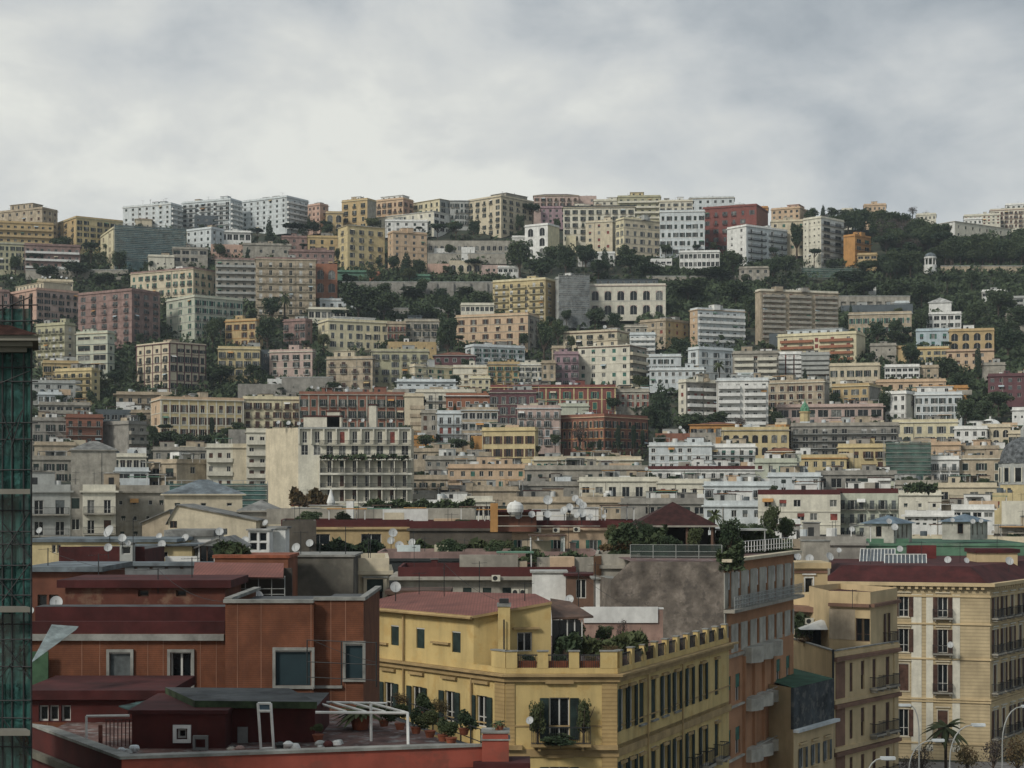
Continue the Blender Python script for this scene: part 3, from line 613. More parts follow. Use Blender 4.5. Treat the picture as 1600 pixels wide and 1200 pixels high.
1392 - 1416 540 562 | ochre | 2 1 | n | huts:0,n:h,cc:orange | small yellow gable house left of the big round tree
1480 - 1552 545 572 | peach | 2 6 | p | sh:br,cc:brown,huts:0,wr:ochre | orange-brown house with small windows below the ochre villa
1360 - 1400 536 562 | stone | 2 2 | o | huts:1,n:h | rounded grey-pink house right of the balcony block with brick bands
1572 - 1612 489 520 | stone | 2 3 | p | huts:0,n:h,tr:stone | grey stone villa at the right picture edge
1575 - 1612 462 482 | grey | 2 3 | g | huts:0,n:h,roof:white | grey terrace house under the long park wall
1215 1338 1352 517 562 | lemon | 4 5 1 | c n | bc:terracotta,wr:lemon,huts:1,sh:rd,seg:2,pent:.1-.8-2.6-cool | cream block with four brick red balcony bands
1215 - 1253 549 590 | white | 5 3 | c | bc:white,sh:rd,seg:3,huts:0,pil:red | white and red striped block with three columns of balconies
1252 - 1296 550 592 | grey | 5 3 | c | bc:grey,huts:1,sh:wh | grey balcony block beside the white and red striped block
1297 - 1374 567 606 | cream | 2 6 | s | sh:dg,tr:cream,cc:ivory,huts:0,n:v | cream villa with four pairs of dark shutters above the yellow house
1383 - 1436 569 592 | white | 2 6 | g | huts:0,roof:white,n:v,cor:1 | white villa with green glazed terraces
1436 - 1466 570 592 | tan | 2 3 | p | huts:1,n:h | tan house right of the white villa with glazed terraces
1535 - 1570 566 590 | stone | 2 3 | n | huts:1,n:h | greyish house on the slope beside the slim cypress
1200 1288 1296 592 636 | tan | 3 6 1 | s n | sh:br,tr:ivory,band:stone,wr:stone,huts:1,roof:green | tan palazzo with paired dark windows and a green roof terrace
1300 1358 1376 598 630 | ochre | 2 4 1 | s n | sh:gy,tr:lemon,cc:lemon,wr:stone,huts:1 | golden yellow house with a white cornice
1370 - 1476 592 612 | peach | 1 7 | p | huts:0,sh:br,roof:tile | low peach house row behind the white L-shaped villa
1440 - 1511 602 625 640 | orange | 1 5 | n | huts:0,cor:1 | orange block with a flat roof edge behind the white L-shaped villa
1383 1416 1436 610 658 | white | 3 3 1 | p n | wr:ivory,n:v,huts:0,tr:white | left wing of the white L-shaped villa
1430 - 1502 612 657 | cool | 3 6 | s | sh:dg,band:white,tr:white,huts:1,n:v,roof:slate,pent:.05-.8-2.8-white | main wing of the white L-shaped villa with dark window pairs
1215 - 1378 631 658 | pink | 1 8 | g | roof:slate,huts:2,cor:.8 | low pinkish building with long glazed strips and slate roofs
1237 - 1402 660 712 | concrete | 4 11 | d | bc:grey,seg:1,huts:3,fr:w,sh:wh,pc:stone,chim:2 | long grey concrete apartment frame with open balconies
1395 - 1495 655 694 | lemon | 2 6 | s | tr:ivory,sh:gy,cc:ivory,huts:1,cor:1,n:p,bp:0 | pale neoclassical palazzo with a heavy cornice right of the grey concrete frame
1545 - 1612 583 624 | plum | 3 5 | p | huts:1,sh:gy,fr:w | dark red house at the right edge among cypresses
1582 - 1612 636 674 | white | 2 3 | o | huts:0,n:h | plain white house at the right picture edge
1535 - 1578 662 700 | cream | 2 3 | a | tr:cream,huts:0,n:c,roof:white | small cream chapel with a white dome
1492 - 1542 665 700 | white | 2 4 | p | huts:2,roof:white,n:h | white stepped house left of the small domed chapel
1576 - 1612 672 705 | cream | 2 3 | s | huts:1,n:h | cream house right of the small domed chapel
68 - 122 563 596 | ochre | 2 4 | b | tr:yellow,huts:2,bc:ochre,roof:white,n:h | yellow stepped house with a small orange roof hut at the left slope
86 143 156 574 622 | yellow | 4 5 1 | d p | bc:yellow,huts:1,seg:1,roof:gray | yellow stepped block with balcony bands below the small orange roof hut
50 - 136 594 622 | grey | 2 5 | p | roof:white,huts:3 | dusty grey flat-roofed houses at the left beside the green scaffold
183 - 268 612 645 | tan | 2 6 | t | bc:tan,huts:0,roof:gray,cor:1.2 | tan house with a flat projecting roof left of the long golden palazzo
182 - 210 628 650 | white | 1 2 | o | huts:0,cor:0,n:h | white rooftop block below the projecting flat roof
62 - 140 628 655 | stone | 2 6 | g | roof:slate,huts:2,cor:1 | grey house with white awnings below the dusty flat-roofed houses
236 251 381 619 682 | peach | 3 1 9 | s s | wr:yellow,tr:ivory,sh:br,pil:ivory,band:ivory,huts:2,aer:6 | long golden palazzo with white pilasters and brown shutters
380 - 471 619 668 | lemon | 3 6 | b | sh:br,tr:cream,bc:brown,roof:dkred,huts:1,aer:5,skip:0 | pale yellow row section with brown balcony doors
468 - 633 612 672 | brick | 3 11 | b | sh:dg,tr:stone,pil:stone,bc:stone,roof:slate,huts:2,aer:8,wr:brick,skip:0 | long brick red row section with grey pilasters
632 - 662 614 685 | cream | 5 1 | n | huts:0,aer:1 | narrow cream end wall at the right of the brick red row
640 - 664 620 690 565 | charcoal | 5 1 | c | bc:tan,huts:0,bd:1.5 | dark stack of open balconies attached to the narrow cream end wall
104 - 160 647 708 | brick | 4 4 | t | bc:concrete,huts:1,seg:1,roof:slate | brown brick block with dusty balconies at the left
50 - 108 652 706 | concrete | 3 3 | b | bc:grey,huts:2,skip:.2 | sooty grey block at the left of the brown brick block
160 201 229 657 708 | concrete | 3 0 2 | n c | bc:stone,wr:stone,huts:1,roof:slate | blank grey gable block with balconies on its right side
150 - 232 640 660 | slate | 1 7 | g | roof:slate,huts:1,cor:0 | dark glazed roof storey behind the blank grey gable block
55 - 118 690 718 | tan | 1 5 | o | huts:2,roof:gray | low tan terrace houses with potted plants at the left
48 - 125 712 752 | stone | 2 4 | b | huts:1,bc:stone,roof:gray | stained stone block with balconies at the lower left slope
112 - 181 704 760 | stone | 2 1 | o | roof:hgray,rh:2.5,skip:.4,huts:0 | plain stone building with a sloping dark roof
166 - 228 708 738 | ivory | 1 6 | g | roof:slate,huts:1,cor:1 | dark-windowed attic with a long flat slate roof
180 - 232 730 765 | cool | 2 2 | g | huts:0,roof:white | pale blue-grey stair house below the dark-windowed attic
232 276 326 717 766 | tan | 2 2 1 | d p | wr:tan,bc:stone,huts:2,skip:.1 | tan house with dark balconies left of the cream apartment house
240 - 325 698 722 | stone | 1 5 | p | huts:3,roof:gray | low stone roof houses under the dark garden trees
323 - 364 693 764 | ivory | 3 3 | c | bc:ivory,sh:br,seg:1,huts:0,cor:.4 | cream apartment house with stacked loggias left of the big cream slab
364 - 386 693 764 | cream | 3 1 | n | huts:0,cor:.4 | blank cream stair wall between two loggia columns
385 - 418 669 764 | ivory | 5 2 | c | bc:ivory,sh:br,huts:0,cor:.4 | taller cream loggia column next to the big cream slab
357 - 396 671 694 480 | concrete | 1 1 | n | huts:0,cor:0,n:r | plain grey water tank house on the cream apartment house
620 - 712 592 618 | cool | 2 7 | c | bc:cool,huts:1,roof:slate,cor:.8 | blue-white stepped house with a flat roof right of the brick red row
735 - 766 587 612 | lemon | 2 3 | p | huts:0,n:h,tr:ivory | small pale yellow house above the dark red facade
650 - 742 608 640 | ivory | 2 6 | t | bc:white,huts:0,roof:white | white terrace frame house above the brown flat roof
762 - 812 565 607 | ochre | 4 4 | b | sh:gn,tr:stone,bc:stone,huts:1,roof:gray | ochre section of the tall narrow house row below the yellow block
810 - 850 566 607 | ivory | 4 4 | b | sh:dg,tr:white,bc:white,huts:1 | ivory section with white balconies in the tall narrow house row
846 - 868 563 608 | tan | 3 2 | p | huts:0 | tan blank end of the tall narrow house row
697 - 765 614 642 | terracotta | 1 5 | p | roof:gray,huts:1,tr:white,cor:.8 | brown-orange flat-roofed house with a white pergola
765 - 838 609 664 | plum | 3 5 | s | sh:gy,tr:stone,band:stone,huts:1,roof:slate | dark plum red facade with grey window surrounds
658 - 684 640 692 | stone | 3 2 | p | huts:0,sh:br | narrow stone wing at the left of the white and red-windowed block
683 - 722 641 694 | cool | 3 3 | t | bc:cool,sh:rd,huts:0,skip:0 | white block with red shutters and glazed balconies
721 - 778 636 694 | tan | 3 5 | g | bc:cool,huts:2,wr:cool,roof:slate,tr:cool | tan and blue-grey block right of the red-shuttered white block
626 - 678 680 698 | orange | 1 4 | o | huts:0,cor:1,roof:tile | low orange building with a curved front
736 - 756 681 700 | orange | 1 2 | n | huts:0,n:h,cor:0 | small orange annex beside the yellow chapel-like hall
753 836 841 667 714 | yellow | 2 5 1 | s n | tr:yellow,cc:stone,sh:br,fr:b,huts:0,aer:1,skip:0,bp:0,roof:gray,n:c | plain yellow hall with slim round-topped windows
766 - 962 601 640 | red | 2 9 | s | sh:gn,tr:yellow,pil:yellow,cc:yellow,roof:dkred,huts:2,band:yellow | long red and yellow villa with a dark red roof
956 - 1014 607 636 | stone | 2 5 | s | sh:rd,tr:ivory,huts:1,cc:ivory | pale stone villa with red shutters beside the long red and yellow villa
808 - 876 633 696 | pink | 4 5 | b | sh:gy,bc:stone,tr:cool,roof:green,huts:1,cc:stone | faded pink block with a green roof terrace
868 - 920 630 660 | greenish | 1 5 | o | huts:2,roof:white,n:h | pale rooftop house behind the brick palazzo
870 944 1012 646 700 | brick | 3 9 6 | s b | sh:dg,wr:brick,tr:peach,band:orange,huts:1,cc:orange,roof:slate,n:p,skip:0 | brick red corner palazzo with orange trim
1078 - 1156 664 690 | orange | 1 6 | g | roof:htile,rh:1,huts:0 | long orange hall with a shallow roof
1128 - 1232 667 712 | yellow | 2 7 | a | tr:stone,huts:0,cc:yellow,fr:b,skip:0 | yellow hall with a row of arched windows
1024 - 1096 677 694 | brick | 1 3 | o | huts:1,roof:tile,cor:0,aer:3 | long brown-red blank wall building above the white terraces
1014 - 1112 691 735 | cool | 3 7 | p | huts:2,sh:gn,roof:white,tr:white,skip:.12 | white-blue terraced apartment house with small windows
1110 - 1180 693 735 | white | 3 5 | t | bc:cool,sh:gn,huts:2,roof:white | white apartment house with green awnings
1078 - 1118 676 694 500 | stone | 1 2 | o | huts:1,n:r,cor:0 | grey stair head on the white-blue terraced house
834 - 1002 713 745 | cream | 2 12 | s | sh:gn,tr:ivory,huts:4,roof:gray,cor:.6,irr:1,attic:0,bp:0 | long low cream row with green shutters
640 - 722 700 722 | tan | 1 5 | p | huts:3,roof:gray,irr:1 | tan flat-roofed houses right of the big cream slab
665 - 760 712 745 | stone | 2 7 | p | huts:3,roof:white,irr:1,sh:gy | jumble of stone houses with white roofs below the orange annex
640 - 700 742 775 | tan | 2 4 | b | huts:2,irr:1,roof:gray | weathered tan block at the right foot of the big cream slab
700 - 835 725 765 | peach | 2 9 | p | huts:4,irr:1,roof:gray,sh:gn,bp:.4 | wide peach block with an untidy roof below the yellow hall
820 - 1012 727 770 | stone | 2 12 | t | bc:stone,huts:4,irr:1,roof:gray,seg:2,skip:.2 | long grey terrace block with planted balconies
795 - 905 752 795 430 | concrete | 2 5 | o | huts:2,roof:gray,irr:1,cc:stone | stained concrete terrace block right of the water tanks
905 - 1030 745 800 425 | ivory | 2 6 | d | bc:concrete,sh:rd,seg:1,huts:1,pil:ivory,skip:.1 | cream block with brick red recesses between pillars
1028 - 1110 748 800 420 | ivory | 2 5 | c | bc:white,huts:1,sh:rd,roof:gray | cream block with one long white balcony behind the pyramid roof
1010 - 1190 728 760 | white | 2 13 | t | bc:concrete,huts:3,roof:dkred,irr:1,seg:3,pc:dkred | long white block with a dark red terrace roof
1100 - 1205 752 812 410 | cool | 3 7 | b | huts:3,irr:1,sh:gy,roof:white,skip:.2 | pale blue-white block with laundry balconies right of the pyramid roof
1180 - 1245 716 762 | greenish | 2 4 | p | huts:3,roof:white,sh:gn | pale green-grey house left of the ochre corner
1200 1237 1242 706 744 | ochre | 2 3 1 | s n | tr:ivory,sh:br,huts:0,roof:htile,rh:1,bp:0 | ochre corner house with an orange cornice and tile roof
1198 1228 1240 663 706 | orange | 2 2 1 | s s | sh:br,huts:1,cc:peach,tr:yellow | bright orange corner villa left of the grey concrete frame
1240 - 1322 710 752 | yellow | 2 6 | p | huts:1,cc:orange,roof:gray,sh:gy | yellow house with an orange cornice below the grey concrete frame
1310 - 1384 693 748 | yellow | 3 4 | b | huts:2,sh:br,bc:stone,roof:tile,skip:.1 | pale ochre block left of the green scaffolding
1382 - 1452 695 748 | stone | 3 4 | p | huts:1,roof:tile | stone block wrapped in green scaffolding
1453 - 1498 712 752 | white | 2 3 | b | huts:1,roof:slate,sh:gy,bp:1 | white house with a curved balcony right of the green scaffolding
1497 - 1570 711 752 | tan | 2 3 | s | sh:dg,tr:ivory,cc:orange,huts:1,n:p,bp:0,skip:0,roof:tile | pinkish tan palazzo with three tall dark windows
1420 - 1500 690 715 | peach | 1 5 | o | huts:2,roof:tile | low peach roof houses above the white house with a curved balcony
1495 - 1560 696 716 | tan | 1 4 | o | huts:2,roof:tile,pent:.4-.8-2.6-peach | brownish roof houses above the pinkish tan palazzo
1275 - 1400 735 770 | concrete | 1 6 | g | huts:3,roof:gray,irr:1 | grey roof-terrace houses behind the long cream and red roof line
1200 - 1282 738 772 | cool | 2 5 | p | huts:2,roof:white,skip:.2 | pale houses with roof dishes left of the grey roof terraces
1400 - 1470 750 780 | stone | 1 4 | p | huts:2,roof:tile | brown roof houses with a dark hedge at the right
1465 - 1556 754 800 400 | cream | 2 4 | d | huts:1,roof:dkred,bc:stone,sh:rd,skip:.2 | cream house with a dark red terrace and deep balconies
1552 - 1612 770 800 380 | yellow | 1 4 | p | huts:1,sh:rd,cor:0 | yellow low house at the right edge below the grey church dome
1405 - 1470 766 800 380 | ivory | 1 3 | o | huts:1,roof:tile,wr:ivory | cream house with a large dark opening right of the red-roofed cream block
1470 - 1552 788 812 350 | white | 1 5 | g | huts:2,roof:white,irr:1 | white roof-terrace huts behind the two blue-roofed huts
1415 - 1490 798 822 330 | white | 2 6 | p | huts:0,roof:slate,cor:.8,irr:1 | shabby white shed with a long grey roof between the two blue-roofed huts
1566 - 1612 783 815 320 | ivory | 1 1 | n | huts:0,roof:white,cor:0 | plain white box house at the right picture edge
1185 - 1312 765 840 300 | ivory | 3 5 | p | irr:1,roof:dkred,pc:dkred,huts:1,cor:0,sh:rd,skip:.35 | long cream block with a dark red roof parapet and few windows
1308 - 1402 763 840 302 | greenish | 3 6 | b | irr:1,roof:dkred,pc:dkred,huts:2,cor:0,sh:gy,skip:.1,bc:stone | grey-green block with balconies joined to the right of the long cream block
1185 - 1250 812 850 260 | white | 1 2 | n | roof:dkred,huts:0,cor:.3 | low white roof box with a dark red lid right of the terrace garden
640 - 730 772 800 400 | stone | 1 5 | p | huts:3,irr:1,roof:gray | grey roof huts between the cream slab and the water tank house
652 - 736 781 815 330 | white | 1 5 | o | huts:2,roof:gray,irr:1 | low white roof huts behind the long dark red roof
728 - 770 775 815 325 | ivory | 1 3 | g | roof:dkred,huts:0,n:r | small white-walled roof house with a dark red lid
690 - 810 760 800 420 | tan | 1 8 | o | huts:4,irr:1,roof:gray | brown flat-roofed terraces behind the low white roof huts
970 - 1100 778 830 330 | concrete | 2 7 | g | huts:2,irr:1,roof:gray,skip:.2 | grey concrete block behind the roof dishes and the pyramid roof
800 - 975 776 830 335 | tan | 2 9 | o | huts:2,irr:1,roof:gray,skip:.4 | tan stained block behind the row of satellite dishes
1100 - 1190 782 835 320 | cool | 2 5 | p | huts:2,irr:1,roof:white,sh:gy | blue-white block behind the roof garden palm
1370 - 1440 752 770 430 | greenish | 1 4 | g | huts:1,roof:white | pale glazed roof storey behind the grey-green block
418 - 456 592 604 | white | 1 5 | o | huts:1,n:h,roof:gray,cor:0 | row of low white cabins on the cliff above the brick red row
372 - 440 600 616 | concrete | 1 6 | n | huts:0,cor:0,n:w,roof:gray | long concrete ramp building above the pale yellow row section
1202 - 1217 521 548 | slate | 2 1 | n | huts:0,cor:0 | dark grey lift box left of the block with brick red bands
1357 - 1369 445 457 | white | 1 1 | o | huts:0,cor:0,n:h,roof:white | tiny white cube house alone in the dark trees above the arched road
526 - 577 422 434 | green | 1 5 | n | huts:0,cor:.8,n:h,roof:green | low shelter with a long teal green roof beside the arched loggias
577 - 593 424 436 | terracotta | 1 2 | n | huts:0,cor:.5,n:h,roof:tile | small orange shelter right of the long teal green roof
636 - 672 428 438 | green | 1 4 | n | huts:0,cor:.8,n:h,roof:green | low teal green shelter under the dark spruce
1152 - 1176 418 432 | stone | 1 3 | o | huts:1,cor:0,n:h | rough stone hut above the old stone house
1095 - 1140 428 437 | stone | 1 4 | n | huts:0,cor:0,n:h,roof:gray | low ruined stone shed on the slope under the glazed veranda villa
1535 - 1572 452 466 | white | 1 4 | g | huts:1,n:h,roof:white | white terrace cafe house under the tall buttressed park wall
205 - 240 640 660 | tan | 1 4 | p | huts:2,n:h,roof:gray | small tan house left of the long golden palazzo
60 - 96 612 632 | cool | 1 4 | g | huts:1,n:h,roof:white | pale glazed roof house beside the green scaffold
'''
TABLE = [l for l in TABLE.strip().split('\n') if l.strip()]
# ---------------------------------------------------------------- ground
def build_ground():
    xs = np.concatenate([np.linspace(-900, -420, 9), np.linspace(-400, 400, 90), np.linspace(420, 900, 9)])
    ys = np.concatenate([np.linspace(-160, 300, 12), np.linspace(320, 1060, 110), np.linspace(1080, 1700, 14)])
    rs = np.random.RandomState(3); v = []; f = []
    for j, y in enumerate(ys):
        for i, x in enumerate(xs):
            k = min(1, max(0, (y-350)/200))
            z = tz(y) + k*(math.sin(x*.031+y*.021)*1.6 + rs.uniform(-1.1, .6)) - .5*k
            v.append((x, y, z - (4 if y > 330 else 0)*k))
    n = len(xs)
    for j in range(len(ys)-1):
        for i in range(n-1): a = j*n+i; f.append((a, a+1, a+n+1, a+n))
    me = bpy.data.meshes.new('hillside_ground'); me.from_pydata(v, [], f); me.update()
    me.materials.append(mat('hillside_earth', (.045,.055,.035), var=.35, scale=.08, col2=(.10,.085,.055), fine=.4))
    for p in me.polygons: p.use_smooth = True
    tag(ob('ground', me), kind='structure')
build_ground()
GREEN = {}
def leafmat(name, col, col2):
    m = bpy.data.materials.new(name); m.use_nodes = True; t = m.node_tree; b = t.nodes['Principled BSDF']; b.inputs['Roughness'].default_value = .8; b.inputs['Specular IOR Level'].default_value = .15
    oi = t.nodes.new('ShaderNodeObjectInfo'); tc = t.nodes.new('ShaderNodeNewGeometry'); no = t.nodes.new('ShaderNodeTexNoise'); no.inputs['Scale'].default_value = .45; no.inputs['Detail'].default_value = 5
    t.links.new(tc.outputs['Position'], no.inputs['Vector']); ad = t.nodes.new('ShaderNodeMath'); ad.operation = 'MULTIPLY_ADD'; t.links.new(oi.outputs['Random'], ad.inputs[0]); ad.inputs[1].default_value = .55; 
    mr = t.nodes.new('ShaderNodeMapRange'); t.links.new(no.outputs['Fac'], mr.inputs[0]); mr.inputs[1].default_value = .35; mr.inputs[2].default_value = .7; mr.inputs[4].default_value = .6
    t.links.new(mr.outputs[0], ad.inputs[2]); mx = t.nodes.new('ShaderNodeMix'); mx.data_type = 'RGBA'; t.links.new(ad.outputs[0], mx.inputs[0]); mx.inputs[6].default_value = (*col, 1); mx.inputs[7].default_value = (*col2, 1)
    t.links.new(mx.outputs[2], b.inputs['Base Color']); MATS[name] = m; return m
LEAF = leafmat('evergreen_leaves', (.020,.038,.022), (.075,.098,.048))
LEAFP = leafmat('pine_needles', (.018,.034,.023), (.045,.066,.036))
LEAFY = leafmat('olive_leaves', (.055,.075,.035), (.09,.10,.045))
LEAFB = leafmat('bare_twigs', (.060,.050,.045), (.10,.082,.070))
LEAFR = leafmat('russet_leaves', (.12,.06,.035), (.10,.085,.04))
BARK = mat('bark', (.075,.055,.04), var=.3, scale=2)
CROWN = {}
def blob(centers, n, size, m, seed, flat=1.0):
    """crown of small leaf clumps scattered through the volumes given as (x,y,z,rx,ry,rz)"""
    rs = np.random.RandomState(seed); V = []; Fc = []
    tot = sum(c[3]*c[4]*c[5] for c in centers)**1
    for c in centers:
        k = max(8, int(n*c[3]*c[4]*c[5]/tot)); d = rs.normal(size=(k, 3)); d /= np.linalg.norm(d, axis=1)[:, None]; r = rs.uniform(.45, 1, size=(k, 1))**.5*rs.uniform(.82, 1.1, size=(k, 1))
        p = np.array(c[:3]) + d*r*np.array(c[3:6]); a = rs.normal(size=(k, 3)); a /= np.linalg.norm(a, axis=1)[:, None]; a[:, 2] *= flat
        b = np.cross(a, rs.normal(size=(k, 3))); b /= np.linalg.norm(b, axis=1)[:, None]+1e-6; s = size*rs.uniform(.6, 1.4, size=(k, 1))
        for q in range(k):
            i = len(V); V += [tuple(p[q]-a[q]*s[q]), tuple(p[q]+b[q]*s[q]*.8), tuple(p[q]+a[q]*s[q]), tuple(p[q]-b[q]*s[q]*.7)]; Fc.append((i, i+1, i+2, i+3))
    me = bpy.data.meshes.new('crown'); me.from_pydata(V, [], Fc); me.materials.append(m); me.update(); return me
def crown_proto(kind, var):
    """unit tree: 1 high, 1 wide; returns (crown, trunk)"""
    key = (kind, var)
    if key in CROWN: return CROWN[key]
    rs = random.Random(hash(kind) % 1 + var*17 + len(kind)*5); t = MB(); cs = []; fine = 1
    if kind in ('round', 'olive', 'bare', 'russet', 'fine'):
        for i in range(15):
            a = rs.uniform(0, 6.28); r = rs.uniform(.05, .36); z = rs.uniform(.34, .86); s = rs.uniform(.12, .22)*(1.15-abs(z-.6))
            cs.append((r*math.cos(a), r*math.sin(a), z, s, s, s*.85)); t.tube((0,0,.2), (r*math.cos(a)*.8, r*math.sin(a)*.8, z), .018, BARK, 4, .006)
        cs.append((0,0,.6,.34,.34,.27)); t.tube((0,0,-.12), (0,0,.5), .035, BARK, 6, .02)
        m = dict(round=LEAF, fine=LEAF, olive=LEAFY, bare=LEAFB, russet=LEAFR)[kind]; n, s = dict(bare=(900,.022), russet=(900,.028), fine=(9000,.016)).get(kind, (2400, .032))
    elif kind == 'pine':
        for i in range(13):
            a = rs.uniform(0, 6.28); r = rs.uniform(.0, .40); z = .80-.35*r*r + rs.uniform(-.03,.06); s = rs.uniform(.13,.2)
            cs.append((r*math.cos(a), r*math.sin(a), z, s, s, s*.55)); t.tube((0,0,.45), (r*math.cos(a), r*math.sin(a), z-.02), .014, BARK, 4, .006)
        t.tube((0,0,-.1), (.02,0,.5), .03, BARK, 6, .02); m, n, s = LEAFP, 2200, .03
    elif kind == 'conif':
        for i in range(12): z = .1+.86*i/12; r = .5*(1-z)**.8*rs.uniform(.8,1.15); cs.append((rs.uniform(-.04,.04), rs.uniform(-.04,.04), z, r+.03, r+.03, .07))
        t.tube((0,0,-.1), (0,0,.9), .03, BARK, 6, .008); m, n, s = LEAFP, 2400, .03
    elif kind == 'cypress':
        for i in range(12): z = .06+.9*i/12; r = .5*math.sin(math.pi*(.12+.86*(1-z)))**.7*.9; cs.append((rs.uniform(-.03,.03), rs.uniform(-.03,.03), z, r, r, .07))
        t.tube((0,0,-.1), (0,0,.5), .05, BARK, 6, .02); m, n, s = LEAFP, 2200, .035
    elif kind == 'palm':
        c = MB()
        t.tube((0,0,-.1), (.02,0,.72), .035, BARK, 7, .028); lm = LEAFY
        for i in range(34):
            a = i*2.4+rs.uniform(-.2,.2); up = rs.uniform(-.5, 1.1); pv = None; L_ = rs.uniform(.38,.5)
            for k in range(7):
                s = k/6; x = L_*s*math.cos(up*.8)*(1); z = .72 + L_*(math.sin(up)*s - .55*s*s)
                p = (math.cos(a)*x, math.sin(a)*x, z); wd = .045*math.sin(math.pi*(.12+.85*s)); q = (-math.sin(a)*wd, math.cos(a)*wd)
                cur = ((p[0]-q[0], p[1]-q[1], z-.03*wd/.045), p, (p[0]+q[0], p[1]+q[1], z-.03*wd/.045))
                if pv and k % 1 == 0: c.poly([pv[0], pv[1], cur[1], cur[0]], lm); c.poly([pv[1], pv[2], cur[2], cur[1]], lm)
                pv = cur
        CROWN[key] = (c.mesh('crown'), t.mesh('trunk')); return CROWN[key]
    elif kind == 'bush':
        for i in range(10): a = rs.uniform(0,6.28); r = rs.uniform(0,.34); s = rs.uniform(.14,.24); cs.append((r*math.cos(a), r*math.sin(a), rs.uniform(.15,.75), s, s, s))
        t.tube((0,0,-.2), (0,0,.4), .03, BARK, 5); m, n, s = LEAF, 1500, .04
    CROWN[key] = (blob(cs, n, s, m, var*31+len(kind)), t.mesh('trunk')); return CROWN[key]
KN = dict(round=('evergreen_tree', 'tree'), olive=('leafy_tree', 'tree'), bare=('bare_tree', 'tree'), russet=('autumn_tree', 'tree'), pine=('umbrella_pine', 'pine tree'), conif=('conifer', 'conifer'), cypress=('cypress', 'cypress'), palm=('palm_tree', 'palm'), bush=('shrub', 'shrub'), fine=('roof_tree', 'tree'))
def tree(kind, x, yb, hp, wp, label, group=None, d=None, z=None, name=None, cat=None):
    d = d or Dof(yb); px, py, _ = P(x, yb, d); z = tz(d)-2.5 if z is None else z
    top = EYE + (HZ-(yb-hp))/F*d; h = top-z; wd = wp/F*d; v = rnd.randrange(3); c, t = crown_proto(kind, v); nm, ct = KN[kind]
    o = thing(name or nm, label, cat or ct, (px, py, z), group); o.rotation_euler.z = rnd.uniform(0, 6.28)
    vis = hp/F*d
    # the crown takes the visible height; the trunk reaches down to the ground
    a = ob('crown', c, o); a.scale = (wd, wd, vis/ .95); a.location.z = h - vis
    b = ob('trunk', t, o); b.scale = (vis*.9, vis*.9, max(vis, .1)); b.location.z = h - vis
    if h - vis > .5:
        q = MB(); q.tube((0,0,0), (0,0,h-vis+.1*vis), .035*vis*.9, BARK, 6); s = q.build('trunk_foot', o)
    return o
